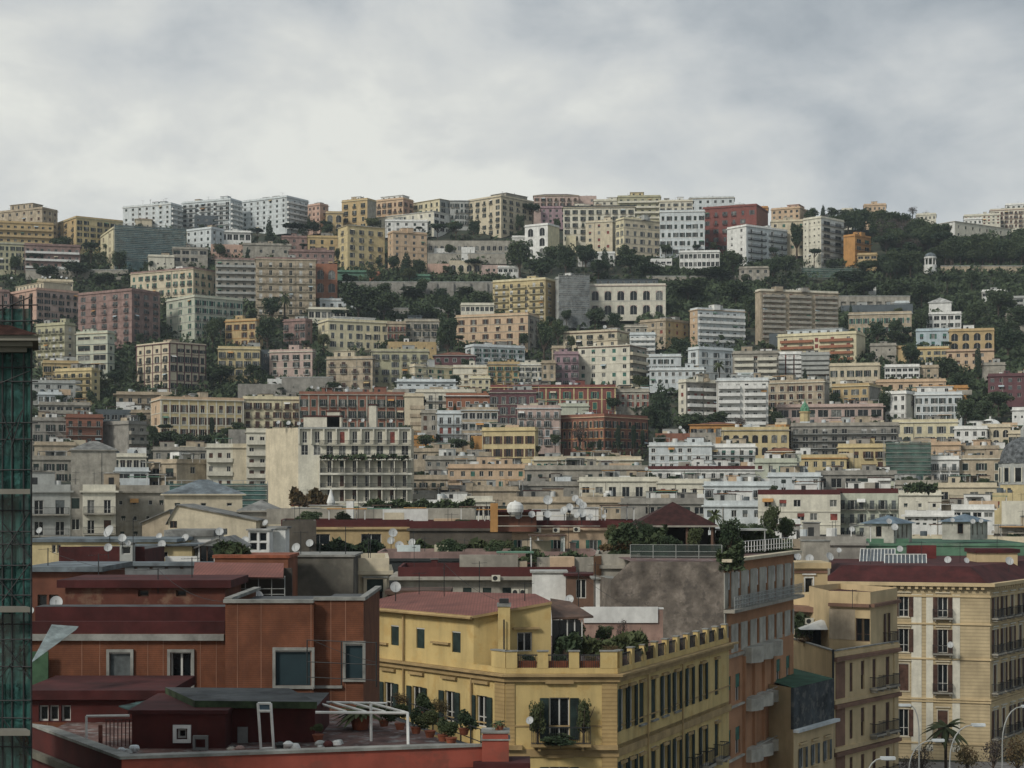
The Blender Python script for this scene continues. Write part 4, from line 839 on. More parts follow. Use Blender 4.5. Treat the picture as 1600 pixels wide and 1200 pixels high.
TREES = '''
pine 142 412 34 34 | umbrella pine with a wide flat crown in front of the low white-banded block
pine 60 420 24 40 | low spreading pine at the left below the white-banded block
round 186 424 34 34 | round dark tree touching the lower edge of the blue-green netting
round 120 432 24 60 | wide dark tree mass above the pink corner palazzo
round 24 424 26 26 | dark tree below the olive facade at the left edge
round 75 434 20 50 | dark shrubby tree left of the wide mass above the pink palazzo
bush 165 440 16 60 | green bank shrub beneath the stone terrace at the left
conif 421 378 38 18 | pointed conifer in front of the rightmost white ridge block
pine 455 370 20 62 | wide umbrella pine under the balconies of the rightmost white ridge block
pine 402 374 18 28 | small umbrella pine left of the pointed ridge conifer
round 490 366 22 30 | dark tree under the salmon pink ridge block
round 512 368 18 22 | dark tree under the low arched ochre house
pine 684 378 30 30 | left umbrella pine of the clump right of the square peach block
pine 712 380 32 30 | middle umbrella pine of the clump right of the square peach block
round 740 372 30 26 | dark tree at the right end of the pine clump
pine 832 352 34 40 | big round-headed pine breaking the skyline right of the big cream palazzo
round 812 362 28 20 | dark tree under the skyline pine
round 870 362 22 14 | slim dark tree below the mauve house
round 614 424 26 26 | dark tree at the foot of the square peach block
conif 635 430 38 24 | dark spruce in front of the square peach block
round 655 430 26 30 | dark tree right of the spruce
round 812 430 56 50 | big dark oak left of the arched white villa
round 845 440 40 60 | wide dark tree below the arched white villa
round 884 430 50 44 | dark tree right of the arched white villa
round 915 420 38 40 | dark tree climbing towards the rounded cream block
round 935 430 26 40 | dark tree under the low white house with small windows
round 862 420 38 34 | tree hiding the foot of the arched white villa
conif 945 420 34 20 | spruce in front of the low white house with small windows
round 985 424 26 46 | dark tree under the tall cream palazzo
round 1012 434 24 60 | wide shrubby tree below the white terrace house
round 1145 428 38 44 | dark tree in front of the deep red palazzo foot
round 1105 436 16 60 | low trees under the glazed veranda villa
round 1245 400 54 24 | tall tree hiding the cream house left of the tall white block
round 1228 430 34 44 | dark tree mass left of the tall white block foot
round 1208 440 40 30 | dark tree below the grey modern recessed block
pine 1272 416 28 26 | pine at the foot of the tall white block
round 1300 424 20 30 | tree at the foot of the tall white block near the orange house
round 1352 426 20 40 | tree under the bright orange house
bush 1325 440 18 60 | planted terrace edge of shrubs below the orange house
round 425 505 44 34 | big dark tree left of the tall palm
palm 445 500 48 24 | tall palm on the hillside in front of the huge tan block
round 418 545 52 40 | dark tree mass under the tall palm
round 395 505 24 22 | dark tree behind the orange yellow villa
palm 369 525 36 16 | slim palm beside the orange yellow villa
round 332 540 44 30 | dark tree right of the palace with red pilasters
round 345 525 30 22 | dark tree above the pale yellow house
conif 629 534 34 30 | dark conical tree between the two yellow houses
round 700 560 66 40 | tall dark conifer mass left of the orange-tan palazzo
round 735 556 20 24 | dark tree at the foot of the orange-tan palazzo
round 850 560 62 28 | dark tree right of the orange-tan palazzo
round 872 540 44 24 | dark tree under the grey scaffold
round 930 512 32 40 | dark tree under the big arches at the left
round 960 516 30 26 | dark tree under the big arches at the middle
round 885 505 22 20 | small dark tree under the tall yellow block
olive 893 545 22 18 | small tree standing on the corner of the brown-edged cream house
round 1075 470 36 80 | wide green tree mass on the slope left of the balcony tower
olive 1075 462 16 26 | pale green rounded tree on the slope left of the balcony tower
round 1150 478 40 60 | dark slope tree just left of the balcony tower
round 1120 440 22 70 | scrubby slope tree under the glazed veranda villa
round 1170 500 40 26 | dark tree between the white-banded block and the balcony tower
round 1062 560 34 34 | dark tree at the foot of the white-banded block
palm 1124 592 30 24 | small palm in front of the pale blue-grey palazzo
round 1083 580 14 20 | round tree in front of the pale blue-grey palazzo
conif 1033 672 78 46 | giant dark conifer in the middle of the lower town
round 1012 676 46 26 | dark tree at the left foot of the giant conifer
round 1075 684 40 70 | wide dark tree right of the giant conifer
round 1120 676 34 50 | brownish dark tree under the white modern complex
bare 1158 680 30 30 | bare tree at the foot of the deep white balconies
round 1215 668 26 26 | dark tree left of the pinkish glazed building
cypress 966 706 42 10 | slim cypress in front of the brick palazzo, left of a pair
cypress 990 704 40 10 | slim cypress in front of the brick palazzo, right of a pair
cypress 1004 700 28 9 | short cypress at the right foot of the brick palazzo
cypress 937 712 26 9 | small cypress left of the pair at the brick palazzo
bare 905 700 42 40 | bare grey-brown tree in front of the brick palazzo
cypress 331 682 30 10 | slim cypress in front of the long golden palazzo
round 258 700 28 50 | dark tree hiding the left foot of the long golden palazzo
round 288 706 30 50 | dark garden tree under the long golden palazzo
round 320 700 22 36 | low dark tree right of the garden trees under the golden palazzo
round 240 690 26 22 | dark tree at the left corner of the long golden palazzo
round 372 678 20 30 | dark tree at the joint of the golden and pale yellow rows
round 208 600 34 18 | dark tree left of the palazzo with red pilasters
round 180 600 22 40 | olive brown shrub tree on the slope left of the pilaster palazzo
olive 160 612 22 40 | thin olive tree on the slope above the dusty roofs
round 345 596 26 60 | shrubby slope tree under the pale yellow house
round 395 590 22 36 | tree under the pink and white villa
round 498 585 30 24 | dark tree right of the pink and white villa
round 522 610 14 30 | small shrub tree on the cliff edge above the red row
bush 480 604 12 60 | low shrub row on the cliff above the red row
round 632 612 22 34 | dark round tree above the right end of the red row
round 715 706 22 50 | dark shrub tree beside the low orange building
olive 836 712 16 26 | shrub tree at the right foot of the yellow hall
round 878 634 12 20 | small tree on the roof terrace of the faded pink block
round 1370 540 40 30 | dark tree in front of the faded villa with green shutters
round 1398 528 30 30 | second dark tree in front of the faded villa
round 1440 516 36 32 | round dark tree right of the faded villa
round 1422 572 34 34 | big round tree between the two yellow houses
round 1400 536 20 40 | low dark tree mass below the faded villa
round 1382 655 46 26 | dark tree at the left corner of the white L-shaped villa
bare 1422 652 32 26 | bare grey tree against the white L-shaped villa
round 1508 664 44 38 | dark tree right of the white L-shaped villa
cypress 1528 590 46 12 | slim cypress on the right slope
round 1480 590 34 50 | dark tree left of the slim cypress on the right slope
round 1500 610 28 40 | dark tree under the slim cypress
round 1560 490 40 50 | dark tree at the right under the park wall
round 1590 520 44 50 | dark tree at the right edge above the dark red house
round 1522 510 40 40 | dark tree behind the ochre villa
round 1575 560 50 50 | dark tree mass above the dark red house
round 1545 545 40 36 | dark tree right of the ochre villa
round 1560 640 30 50 | dark tree under the dark red house
round 1540 655 30 40 | brownish tree below the dark red house
round 1518 452 32 32 | round tree standing against the park wall
pine 1480 455 24 40 | pine at the left end of the park wall
round 1440 472 34 60 | dark tree mass below the little round temple
round 1400 468 30 60 | dark tree above the arched road
round 1350 462 24 60 | dark tree left above the arched road
pine 1210 414 28 20 | pine in front of the white modern recessed block
conif 1286 340 20 11 | small pointed tree at the left end of the park skyline
bush 1270 342 20 30 | dark tree behind the roof of the tall white block
bush 1302 341 17 32 | dark tree on the skyline right of the small pointed tree
bush 1322 341 15 32 | low dark tree on the park skyline above the orange house
bush 560 462 14 50 | bushes hiding the left end of the brown terrace wall
bush 640 464 16 60 | bushes in front of the middle of the brown terrace wall
bush 725 463 15 50 | bushes in front of the right part of the brown terrace wall
round 660 462 26 24 | round tree in front of the brown terrace wall
bare 1426 340 18 20 | bare reddish treetop on the park skyline
palm 1118 840 44 34 | palm in the roof garden right of the dark pyramid roof
round 560 500 60 80 | dark tree mass left on the terraced hillside
round 600 500 44 60 | dark tree under the brown terrace wall
round 660 505 30 60 | dark slope tree in the middle of the terraced hillside
round 700 500 40 40 | dark tree in the terraced hillside left of the tall yellow block
round 750 490 36 50 | dark slope tree just left of the tall yellow block
round 600 470 30 34 | tree rising over the brown terrace wall at its left end
round 690 472 24 26 | tree rising over the brown terrace wall at its middle
round 545 448 20 30 | dark tree right of the orange arched loggias
'''
def build_trees():
    for l in TREES.strip().split('\n'):
        a, lab = [t.strip() for t in l.split('|')]; k, x, y, h, w_ = a.split()
        if lab.startswith('palm in the roof garden'): continue
        tree(k, float(x), float(y), float(h), float(w_), lab)
    # the park wood: dense dark crowns, one tree each
    r = random.Random(5)
    for i in range(130):
        x = r.uniform(1275, 1615); top = np.interp(x, [1275,1300,1345,1375,1400,1430,1470,1520,1560,1615], [340,338,326,328,332,340,342,352,354,354]) if x < 1440 else np.interp(x, [1440,1480,1520,1615],[344,354,358,354])
        yb = r.uniform(top+38, 440) if i > 48 else top + r.uniform(22, 34)
        if x < 1372 and yb > 372 and x > 1245: x += 110
        if 1470 < x and yb > 414: yb = 410
        if 1432 < x < 1474 and 398 < yb < 438: yb = 392
        w_ = r.uniform(24, 46)
        if 1455 < x < 1590 and yb < 392: yb += 42; yb = min(yb, 412)
        zone = 'right of the tall white block' if x < 1345 else 'behind the bright orange house' if x < 1395 else 'left of the little round temple' if x < 1445 else 'between the temple and the long white villa' if x < 1500 else 'around the right end of the long white villa'
        if yb < top+36: h_ = yb-top+r.uniform(-4, 2); zone = 'on the skyline '+zone.replace('between the temple and the long white villa', 'left of the long white villa').replace('around the right end of', 'behind')
        else: h_ = w_*r.uniform(.8, 1.05)
        tree(r.choice(['round', 'round', 'round', 'pine']) if i > 48 else 'round', x, yb, h_, w_, 'dark evergreen tree of the park wood '+zone, 'dark trees of the park wood')
    for i in range(9):
        x = r.uniform(1375, 1435); tree('bare', x, r.uniform(372, 405), 34, 30, 'bare brownish tree in the middle of the park wood', 'bare trees of the park wood')
build_trees()
def undergrowth(name, label, regions, n, seed, s0=1.1, m=LEAF):
    rs = np.random.RandomState(seed); V = []; Fc = []
    for i in range(n):
        x0, x1, y0, y1 = regions[rs.randint(len(regions))]; x = rs.uniform(x0, x1); y = rs.uniform(y0, y1); d = Dof(y); X = (x-800)/F*d; z = tz(d)-3.2; R_ = rs.uniform(1.2, 3.6)
        for k in range(34):
            q = rs.normal(size=3); q /= np.linalg.norm(q); p = np.array([X, d, z]) + q*np.array([R_*1.2, R_, R_*.9])*rs.uniform(.7, 1.05) + np.array([0,0,R_*.6])
            a = rs.normal(size=3)*s0*.33; b = np.cross(a, rs.normal(size=3))*.9; j = len(V); V += [tuple(p-a), tuple(p+b), tuple(p+a), tuple(p-b)]; Fc.append((j, j+1, j+2, j+3))
    me = bpy.data.meshes.new(name); me.from_pydata(V, [], Fc); me.materials.append(m); me.update()
    tag(ob(name, me), label, 'undergrowth', kind='stuff')
undergrowth('undergrowth', 'dark green scrub and bushes between the houses on the hillside', [(-20, 1620, 350, 700), (-20, 1620, 370, 640), (520, 800, 420, 520), (1000, 1200, 400, 500), (1300, 1610, 400, 620), (0, 560, 390, 700)], 8500, 4)
# ---------------------------------------------------------------- walls, temple, towers on the hill
def wall_thing(name, label, cat, x0, x1, yt, yb, wallc, d=None, butt=0, arches=0, thick=1.2):
    d = d or Dof(yb); a = P(x0, yb, d); b = P(x1, yb, d); ht = (yb-yt)/F*d; o = thing(name, label, cat, ((a[0]+b[0])/2, d, a[2]-3)); hw = (b[0]-a[0])/2; m = MB(); wm = W(wallc)
    if arches:
        bay = 2*hw/arches; aw = bay*.6; ah = min(ht*.75, aw*1.3); rows = [(3, 3+ah, [(bay*(i+.5)-aw/2, bay*(i+.5)+aw/2) for i in range(arches)])]
        cut_wall(m, (-hw, 0), (hw, 0), 0, 3+ht, rows, wm, .9); m.box(-hw, hw, .95, thick+.95, 0, 3+ht, wm)
    else: m.box(-hw, hw, 0, thick, 0, 3+ht, wm)
    m.build('wall_body', o); c = MB(); c.box(-hw-.1, hw+.1, -.15, thick+1.1 if arches else thick+.15, 3+ht+.002, 3+ht+.35, W('grey')); c.build('coping', o)
    for i in range(butt):
        q = MB(); u = -hw + 2*hw*(i+.5)/butt; q.box(u-.9, u+.9, -1.3, -.002, 0, 3+ht*.95, wm); q.build('buttress', o)
    return o
wall_thing('retaining_wall', 'long brownish terrace wall across the green hillside left of the tall yellow block', 'retaining wall', 535, 772, 441, 458, 'concrete', butt=9, thick=2)
wall_thing('retaining_wall', 'tall buttressed park retaining wall right of the little round temple', 'retaining wall', 1470, 1612, 416, 448, 'tan', d=902, butt=5, thick=3)
wall_thing('arched_wall', 'arched stone road wall above the faded villa with green shutters', 'retaining wall', 1311, 1422, 463, 482, 'stone', arches=8)
wall_thing('retaining_wall', 'pale garden wall under the long stone arcade below the big cream palazzo', 'retaining wall', 668, 800, 396, 404, 'stone')
wall_thing('retaining_wall', 'low grey terrace wall above the pale yellow villa palazzo', 'retaining wall', 590, 712, 482, 488, 'concrete')
wall_thing('retaining_wall', 'stone wall band under the dark gardens left of the balcony tower', 'retaining wall', 1010, 1178, 432, 437, 'stone')
wall_thing('retaining_wall', 'sloping cliff wall beneath the pink and white villa', 'retaining wall', 440, 520, 590, 608, 'concrete')
wall_thing('retaining_wall', 'stone terrace wall under the white-banded block at the left', 'retaining wall', 40, 200, 422, 428, 'stone')
wall_thing('retaining_wall', 'white terrace wall below the big park retaining wall', 'retaining wall', 1522, 1586, 448, 458, 'white', d=885)
def temple():
    d = 905; p = P(1453.5, 416, d); o = thing('round_temple', 'little round white temple with columns at the edge of the park wood', 'temple', (p[0], d, p[2]-6)); r = 2.9; wm = W('white')
    b = MB(); b.tube((0,0,0), (0,0,6.6), r+.6, wm, 20); b.build('base', o)
    for i in range(8):
        a = i*math.pi/4+.2; c = MB(); c.tube((math.cos(a)*r, math.sin(a)*r, 6.6), (math.cos(a)*r, math.sin(a)*r, 10.2), .32, wm, 8); c.build('column', o)
    e = MB(); e.tube((0,0,10.2), (0,0,11.0), r+.45, wm, 20); e.build('entablature', o)
    k = MB()
    for j in range(6):
        a0, a1 = j*math.pi/12, (j+1)*math.pi/12; k.tube((0,0,11+math.sin(a0)*2.4), (0,0,11+math.sin(a1)*2.4), (r+.2)*math.cos(a0), ROOF['slate'], 20, max(.02, (r+.2)*math.cos(a1)))
    k.build('dome', o)
temple()
def revolve(m, prof, mt, n=20, c=(0,0)):
    for (r0, z0), (r1, z1) in zip(prof, prof[1:]):
        for j in range(n):
            a, b = 2*math.pi*j/n, 2*math.pi*(j+1)/n
            m.poly([(c[0]+r0*math.cos(a), c[1]+r0*math.sin(a), z0), (c[0]+r0*math.cos(b), c[1]+r0*math.sin(b), z0), (c[0]+r1*math.cos(b), c[1]+r1*math.sin(b), z1), (c[0]+r1*math.cos(a), c[1]+r1*math.sin(a), z1)], mt)
def church_dome():
    d = 420; p = P(1600, 755, d); o = thing('church_dome', 'grey ribbed church dome at the right picture edge on a windowed drum', 'church', (p[0], d, 0)); z = p[2]; r = 5.6
    b = MB(); b.prism([(math.cos(i*math.pi/6+.26)*r*1.1, math.sin(i*math.pi/6+.26)*r*1.1) for i in range(12)], 0, z+5, W('grey')); b.build('drum', o)
    for i in range(12):
        a = i*math.pi/6; k = MB(); n = (math.cos(a), math.sin(a)); t = (-n[1], n[0]); k.obox((n[0]*r*1.063, n[1]*r*1.063, 0), t, n, (-.75,.75), (0,.1), z+.4, z+3.8, GLASS); w_ = k.build('window', o)
        k = MB(); k.obox((n[0]*r*1.063, n[1]*r*1.063, 0), t, n, (-1,-.75), (0,.25), z+.2, z+4, W('ivory')); k.obox((n[0]*r*1.063, n[1]*r*1.063, 0), t, n, (.75,1), (0,.25), z+.2, z+4, W('ivory')); k.build('window_frame', w_)
    k = MB(); revolve(k, [(r*1.12, z+5), (r*1.12, z+5.5)] + [(r*1.05*math.cos(q*math.pi/16), z+5.5+r*1.1*math.sin(q*math.pi/16)) for q in range(8)] + [(.9, z+5.5+r*1.1)], mat('grey_tile_dome', (.13,.14,.145), var=.4, scale=1.2, fine=.4)); k.build('dome', o)
    k = MB(); revolve(k, [(.9, z+5.5+r*1.08), (.9, z+7.5+r*1.08), (0, z+8.8+r*1.08)], W('grey'), 10); k.build('lantern', o)
church_dome()
def white_dome():
    d = Dof(700)-2; p = P(1557, 664, d); o = thing('chapel_dome', 'round white dome cap above the small cream chapel', 'dome', (p[0], d+7, p[2]-1.5)); k = MB()
    revolve(k, [(3.6, 0), (3.6, 1.2)] + [(3.5*math.cos(q*math.pi/14), 1.2+2.6*math.sin(q*math.pi/14)) for q in range(8)], W('white'), 18); k.build('dome', o); k = MB(); k.tube((0,0,3.8), (0,0,4.6), .3, W('white'), 8); k.build('finial', o)
white_dome()
def bell():
    d = 560; p = P(1260, 670, d); o = thing('bell_turret', 'small yellow bell turret with a green tiled cap above the grey concrete frame', 'bell turret', (p[0], d+3, p[2]-6)); k = MB(); c = [(math.cos(i*math.pi/4+.39)*1.7, math.sin(i*math.pi/4+.39)*1.7) for i in range(8)]
    k.prism(c, 0, 11.5, W('yellow')); k.build('shaft', o); k = MB(); k.prism(offset(c, .3), 11.502, 12, W('ochre')); k.build('cornice', o)
    k = MB(); revolve(k, [(1.7,12),(1.5,13.2),(.8,14.4),(.25,15),(0,16.6)], mat('green_tiles', (.12,.28,.17), var=.3, scale=2), 8); k.build('cap', o)
bell()
# ---------------------------------------------------------------- scaffold netting on far houses
def net_mat(name, col, alpha): return mat(name, col, var=.3, scale=.4, alpha=alpha, rough=.8, fine=.3)
def scaffold(label, x0, xa, x1, yt, yb, d, col, nm, floors, sp=2.4, group=None):
    o_ = 1.3; k0, k1 = (x0-800)/F, (x1-800)/F; p = P(x0, yb, d); zt = EYE+(HZ-yt)/F*d; z0 = tz(d)-3 if d > 450 else max(0, p[2]-6); X0, X1 = k0*d, k1*(d+xa); L_ = math.hypot(X1-X0, xa); u = ((X1-X0)/L_, xa/L_)
    o = thing('scaffolding', label, 'scaffolding', (X0, d, z0), group); n = max(2, int(L_/sp)); H = zt-z0; f = MB(); pm = W('grey')
    for i in range(n+1):
        q = L_*i/n
        for off in (0, .9): f.tube((u[0]*q-u[1]*off, u[1]*q+u[0]*off, 0), (u[0]*q-u[1]*off, u[1]*q+u[0]*off, H+.8), .08, pm, 4)
    f.build('uprights', o); g = MB(); v = (-u[1], u[0])
    for k in range(1, floors+1):
        z = H*k/floors if d < 450 else (H-(yb-yt)/F*d) + (yb-yt)/F*d*k/floors; g.obox((0,0,0), u, v, (0, L_), (-.95, .05), z-.16, z, W('concrete')); g.obox((0,0,0), u, v, (0, L_), (-1.0, -.93), z+.9, z+1.0, pm); g.obox((0,0,0), u, v, (0, L_), (-1.0, -.93), z-1.1, z-1.0, pm)
    g.build('decks', o); s = MB(); s.obox((0,0,0), u, v, (0, L_), (-.80, -.78), 0, H+.3, net_mat(nm, col, .62)); s.build('netting', o)
scaffold('blue-green scaffold netting on the corner block under the left white ridge blocks', 179, 14, 291, 352, 412, 905, (.10,.17,.18), 'blue_green_net', 7)
scaffold('grey scaffold netting on the block beside the tall yellow block', 873, 2, 921, 431, 500, 796, (.26,.28,.28), 'grey_net', 7)
scaffold('faded green netting on the slope below the tall white block', 1252, 3, 1345, 419, 440, 893, (.11,.20,.16), 'faded_green_net', 3)
scaffold('green scaffold netting on the stone block of the lower right town', 1382, 2, 1453, 693, 748, 460, (.10,.20,.16), 'green_net', 4)
scaffold('pale green scaffold netting on the yellow block beside the stone one', 1452, 3, 1478, 712, 748, 468, (.14,.24,.20), 'pale_green_net', 3)
scaffold('long green scaffold netting behind the dark hipped roof at the left', 264, 2, 418, 758, 800, 330, (.11,.22,.20), 'sea_green_net', 4)
# ---------------------------------------------------------------- nearer buildings
class Face:
    def __init__(s, a, b):      # a, b = (photo column, distance)
        s.p0 = Vector(((a[0]-800)/F*a[1], a[1])); s.p1 = Vector(((b[0]-800)/F*b[1], b[1])); s.d = (s.p1-s.p0); s.L = s.d.length; s.d /= s.L
    def u(s, px):
        k = (px-800)/F; return (k*s.p0.y - s.p0.x)/(s.d.x - k*s.d.y)
    def z(s, py, px): return EYE + (HZ-py)/F*(s.p0.y + s.d.y*s.u(px))
    def o(s, c): return ((s.p0.x-c[0], s.p0.y-c[1]), (s.d.x, s.d.y))
def openings(root, m, f, c, z0, z1, rows, wm):
    """rows bottom to top: dict(ref, y=(top,bottom), xs, w, kind, sh, tr, fr, bal)"""
    rr = []
    for r in sorted(rows, key=lambda r: f.z(r['y'][1], r['ref'])):
        zb, zt = f.z(r['y'][1], r['ref']), f.z(r['y'][0], r['ref']); ops = []
        for px in r['xs']:
            kind = r.get('kind', 'open'); ww = r['w']
            if isinstance(px, tuple): px, kind = px[:2]
            u = f.u(px); ops.append((u-ww/2, u+ww/2))
            wd = put_window(root, f.o(c), u, zb, ww, zt-zb, kind, r.get('fr', FRW), r.get('sh'), r.get('tr'), True, r.get('glass'))
            if r.get('bal'): put_balcony(root, f.o(c), u, zb-.03, r.get('bw', ww+1.2), .8, r['bal'], True, W(r.get('bc', 'stone')))
        rr.append((zb, zt, ops))
    a = (f.p0.x-c[0], f.p0.y-c[1]); b = (f.p1.x-c[0], f.p1.y-c[1]); cut_wall(m, a, b, z0, z1, rr, wm)
def rel(f, c, which): p = f.p0 if which == 0 else f.p1; return (p.x-c[0], p.y-c[1])
def strip(root, name, f, c, z0, z1, out, m, u0=0, u1=None, inn=-.002):
    k = MB(); k.obox((f.p0.x-c[0], f.p0.y-c[1], 0), (f.d.x, f.d.y), (-f.d.y, f.d.x), (u0, f.L if u1 is None else u1), (-out, inn), z0, z1, m); return k.build(name, root)
def band(root, name, pts, z0, z1, out, m, closed=False):
    """moulding round a chain of corners, mitred"""
    e = offset(pts, out); k = MB(); n = len(pts)
    for j in range(n if closed else n-1):
        a, b, a2, b2 = pts[j], pts[(j+1) % n], e[j], e[(j+1) % n]
        k.poly([(*a2, z0), (*b2, z0), (*b2, z1), (*a2, z1)], m); k.poly([(*a2, z1), (*b2, z1), (*b, z1), (*a, z1)], m); k.poly([(*a, z0), (*b, z0), (*b2, z0), (*a2, z0)], m)
    return k.build(name, root)
BRICKW = mat('thin_brick', (.18,.068,.035), var=.18, scale=.9, streak=.35, fine=.4, wave=('Z', 3.4, .5), rough=.9, bump=.3, bscale=14)  # near brick darkened in colour to stand in for cloud shade over the foreground
YEL = mat('near_yellow_plaster', (.56,.425,.185), var=.06, scale=.5, streak=.5, col2=(.49,.34,.13), rough=.9, bump=.25, bscale=10)
YELD = mat('near_yellow_trim', (.38,.27,.13), var=.14, scale=.8, streak=.4)
YELL = mat('rusticated_quoins', (.44,.31,.14), var=.12, scale=.6, streak=.2, wave=('Z', 1.3, .5))
DKRED = mat('dark_red_waterproofing', (.070,.017,.016), var=.25, scale=.5, streak=.35, fine=.3)  # near dark reds carry part of the foreground shade in their colour
REDP = mat('dark_red_plaster', (.080,.018,.015), var=.18, scale=.6, streak=.4, fine=.2)
CORAL = mat('coral_paint', (.30,.075,.05), var=.12, scale=.6, streak=.3, col2=(.20,.065,.045), bump=.2)
LEDGE = mat('grey_stone_coping', (.27,.27,.245), var=.2, scale=1.2, fine=.3, bump=.3)
REDTIN = mat('red_corrugated_sheet', (.215,.082,.062), var=.16, scale=.5, fine=.3, wave=('X', 1.6, .55), rough=.75)
OLDSTONE = mat('weathered_stone_wall', (.24,.205,.17), var=.36, scale=.7, col2=(.07,.062,.055), streak=.75, fine=.8, bump=1.0, bscale=4, rough=.97)
OBR = mat('orange_brown_plaster', (.41,.215,.115), var=.1, scale=.4, streak=.35)
CRM = mat('palazzo_cream', (.56,.435,.25), var=.1, scale=.3, streak=.34, bump=.2)
CRMR = mat('palazzo_rustication', (.50,.40,.24), var=.12, scale=.35, streak=.3, wave=('Z', .75, .45))
BRP = mat('brown_panel_plaster', (.215,.125,.085), var=.12, scale=.6, streak=.3)
RUBBER = mat('grey_panel', (.20,.20,.19), var=.15, scale=1)
POT = mat('terracotta_pot', (.26,.085,.045), var=.2, scale=2)
TILE_F = mat('worn_terrace_tiles', (.17,.10,.085), var=.3, scale=1.1, col2=(.26,.25,.24), fine=.4)
GREENF = mat('green_felt_fascia', (.040,.060,.028), var=.3, scale=1.5, streak=.3)
GREYF = mat('grey_roof_felt', (.085,.09,.09), var=.3, scale=.8, col2=(.07,.075,.08), fine=.4)
def yellow_palazzo():
    Bx = Face((560, 111.5), (790, 100)); Fr = Face((790, 100), (965, 100)); Rt = Face((965, 100), (1139, 121)); c = (0, 100)
    o = thing('palazzo', 'yellow corner palazzo with dark green shutters and a planted corner balcony', 'palazzo', (0, 100, 0))
    ZT = 21.1; m = MB()
    openings(o, m, Bx, c, 0, ZT, [dict(ref=753, y=(1087,1136), xs=[608,652,703,753], w=1.05, sh=SHUT['dg'])], YEL)
    lowL = []
    openings(o, m, Fr, c, 0, ZT, [dict(ref=874, y=(1090,1156), xs=[874], w=1.2, sh=SHUT['dg']), dict(ref=874, y=(1198,1260), xs=[874], w=1.2, sh=SHUT['dg'])], YEL)
    xs = [972.5, 986.5, 1003, 1021.5, 1038.5, 1057.5, 1077, 1098, 1120]; xk = [(x, 'open' if i not in (2, 8, 3) else 'closed') for i, x in enumerate(xs)]
    openings(o, m, Rt, c, 0, ZT, [dict(ref=1120, y=(1029,1086), xs=xk, w=.95, sh=SHUT['dg']), dict(ref=1120, y=(1125,1182), xs=xk, w=.95, sh=SHUT['dg']), dict(ref=1120, y=(1222,1270), xs=xs, w=.95, sh=SHUT['dg'])], YEL)
    A, B, C_, D_ = rel(Bx, c, 0), rel(Fr, c, 0), rel(Fr, c, 1), rel(Rt, c, 1); E, G = (D_[0]-8, D_[1]+7), (A[0]+3, A[1]+13)
    cut_wall(m, D_, E, 0, ZT, [], YEL); cut_wall(m, E, G, 0, ZT, [], YEL); cut_wall(m, G, A, 0, ZT, [], YEL); m.build('wall', o)
    t = MB(); t.poly([(*p, ZT+.01) for p in (A, B, C_, D_, E, G)], TILE_F); t.build('terrace_floor', o)
    ch = [A, B, C_, D_]
    band(o, 'cornice', ch, ZT-.45, ZT-.12, .22, YELD); band(o, 'cornice', ch, ZT-.12, ZT+.02, .45, YELD)
    z2 = 16.9; band(o, 'string_course', ch, z2-.75, z2-.3, .12, YELD); band(o, 'string_course', ch[2:], z2-.3, z2-.05, .38, YELD); 
    b = MB(); x = B[0]; b.obox((B[0], B[1], 0), (1,0), (0,1), (0, 1.0), (-.4, -.002), z2-.3, z2-.05, YELD); b.obox((C_[0], C_[1], 0), (1,0), (0,1), (-1.9, 0), (-.4, -.002), z2-.3, z2-.05, YELD); b.build('string_course', o)
    band(o, 'string_course', ch, z2+1.05, z2+1.13, .06, YELD)
    for f, u0, u1 in ((Fr, Fr.L-.95, Fr.L-.02), (Bx, Bx.L-.95, Bx.L-.02), (Fr, .02, .55)): strip(o, 'quoins', f, c, 0, ZT-.46, .07, YELL, u0, u1)
    # hoods
    for px in (608, 652, 703, 753):
        u = Bx.u(px); h = strip(o, 'window_hood', Bx, c, 20.35, 20.52, .2, YELD, u-.75, u+.75)
    u = Fr.u(874); strip(o, 'window_hood', Fr, c, 20.55, 20.78, .25, YELD, u-.85, u+.85); strip(o, 'window_hood', Fr, c, 16.1, 16.3, .2, YELD, u-.85, u+.85)
    for px in xs:
        u = Rt.u(px)
        for zz in (20.3, 15.75, 11.2):
            if px > 969: strip(o, 'window_hood', Rt, c, zz-.12, zz+.06, .16, YELD, u-.55, u+.55)
    for px in (1010, 1064): 
        u = Rt.u(px); q = MB(); p = Rt.p0+Rt.d*u; q.tube((p.x-c[0]+.12, p.y-c[1]-.1, 0), (p.x-c[0]+.12, p.y-c[1]-.1, ZT-.5), .06, YELD, 6); q.build('downpipe', o)
    for px in (632, 738):
        u = Bx.u(px); p = Bx.p0+Bx.d*u; q = MB(); q.tube((p.x-c[0]-.08, p.y-c[1]-.12, 0), (p.x-c[0]-.08, p.y-c[1]-.12, ZT-.5 if px > 700 else 24.3), .07, YELD, 6); q.build('downpipe', o)
    for px in (1077, 1098, 1120):
        put_balcony(o, Rt.o(c), Rt.u(px), Rt.z(1182, 1120)-.05, 1.7, .75, 'rail', True, W('stone'))
    for px in (1003, 1021.5, 1038.5, 1057.5): strip(o, 'window_sill', Rt, c, Rt.z(1086,1120)-.16, Rt.z(1086,1120)-.04, .16, LEDGE, Rt.u(px)-.6, Rt.u(px)+.6)
    bo = put_balcony(o, Fr.o(c), Fr.u(876), Fr.z(1160, 874), 3.6, .9, 'rail', True, YELDW)
    # parapet of piers and grilles round the terrace
    zp = 22.45
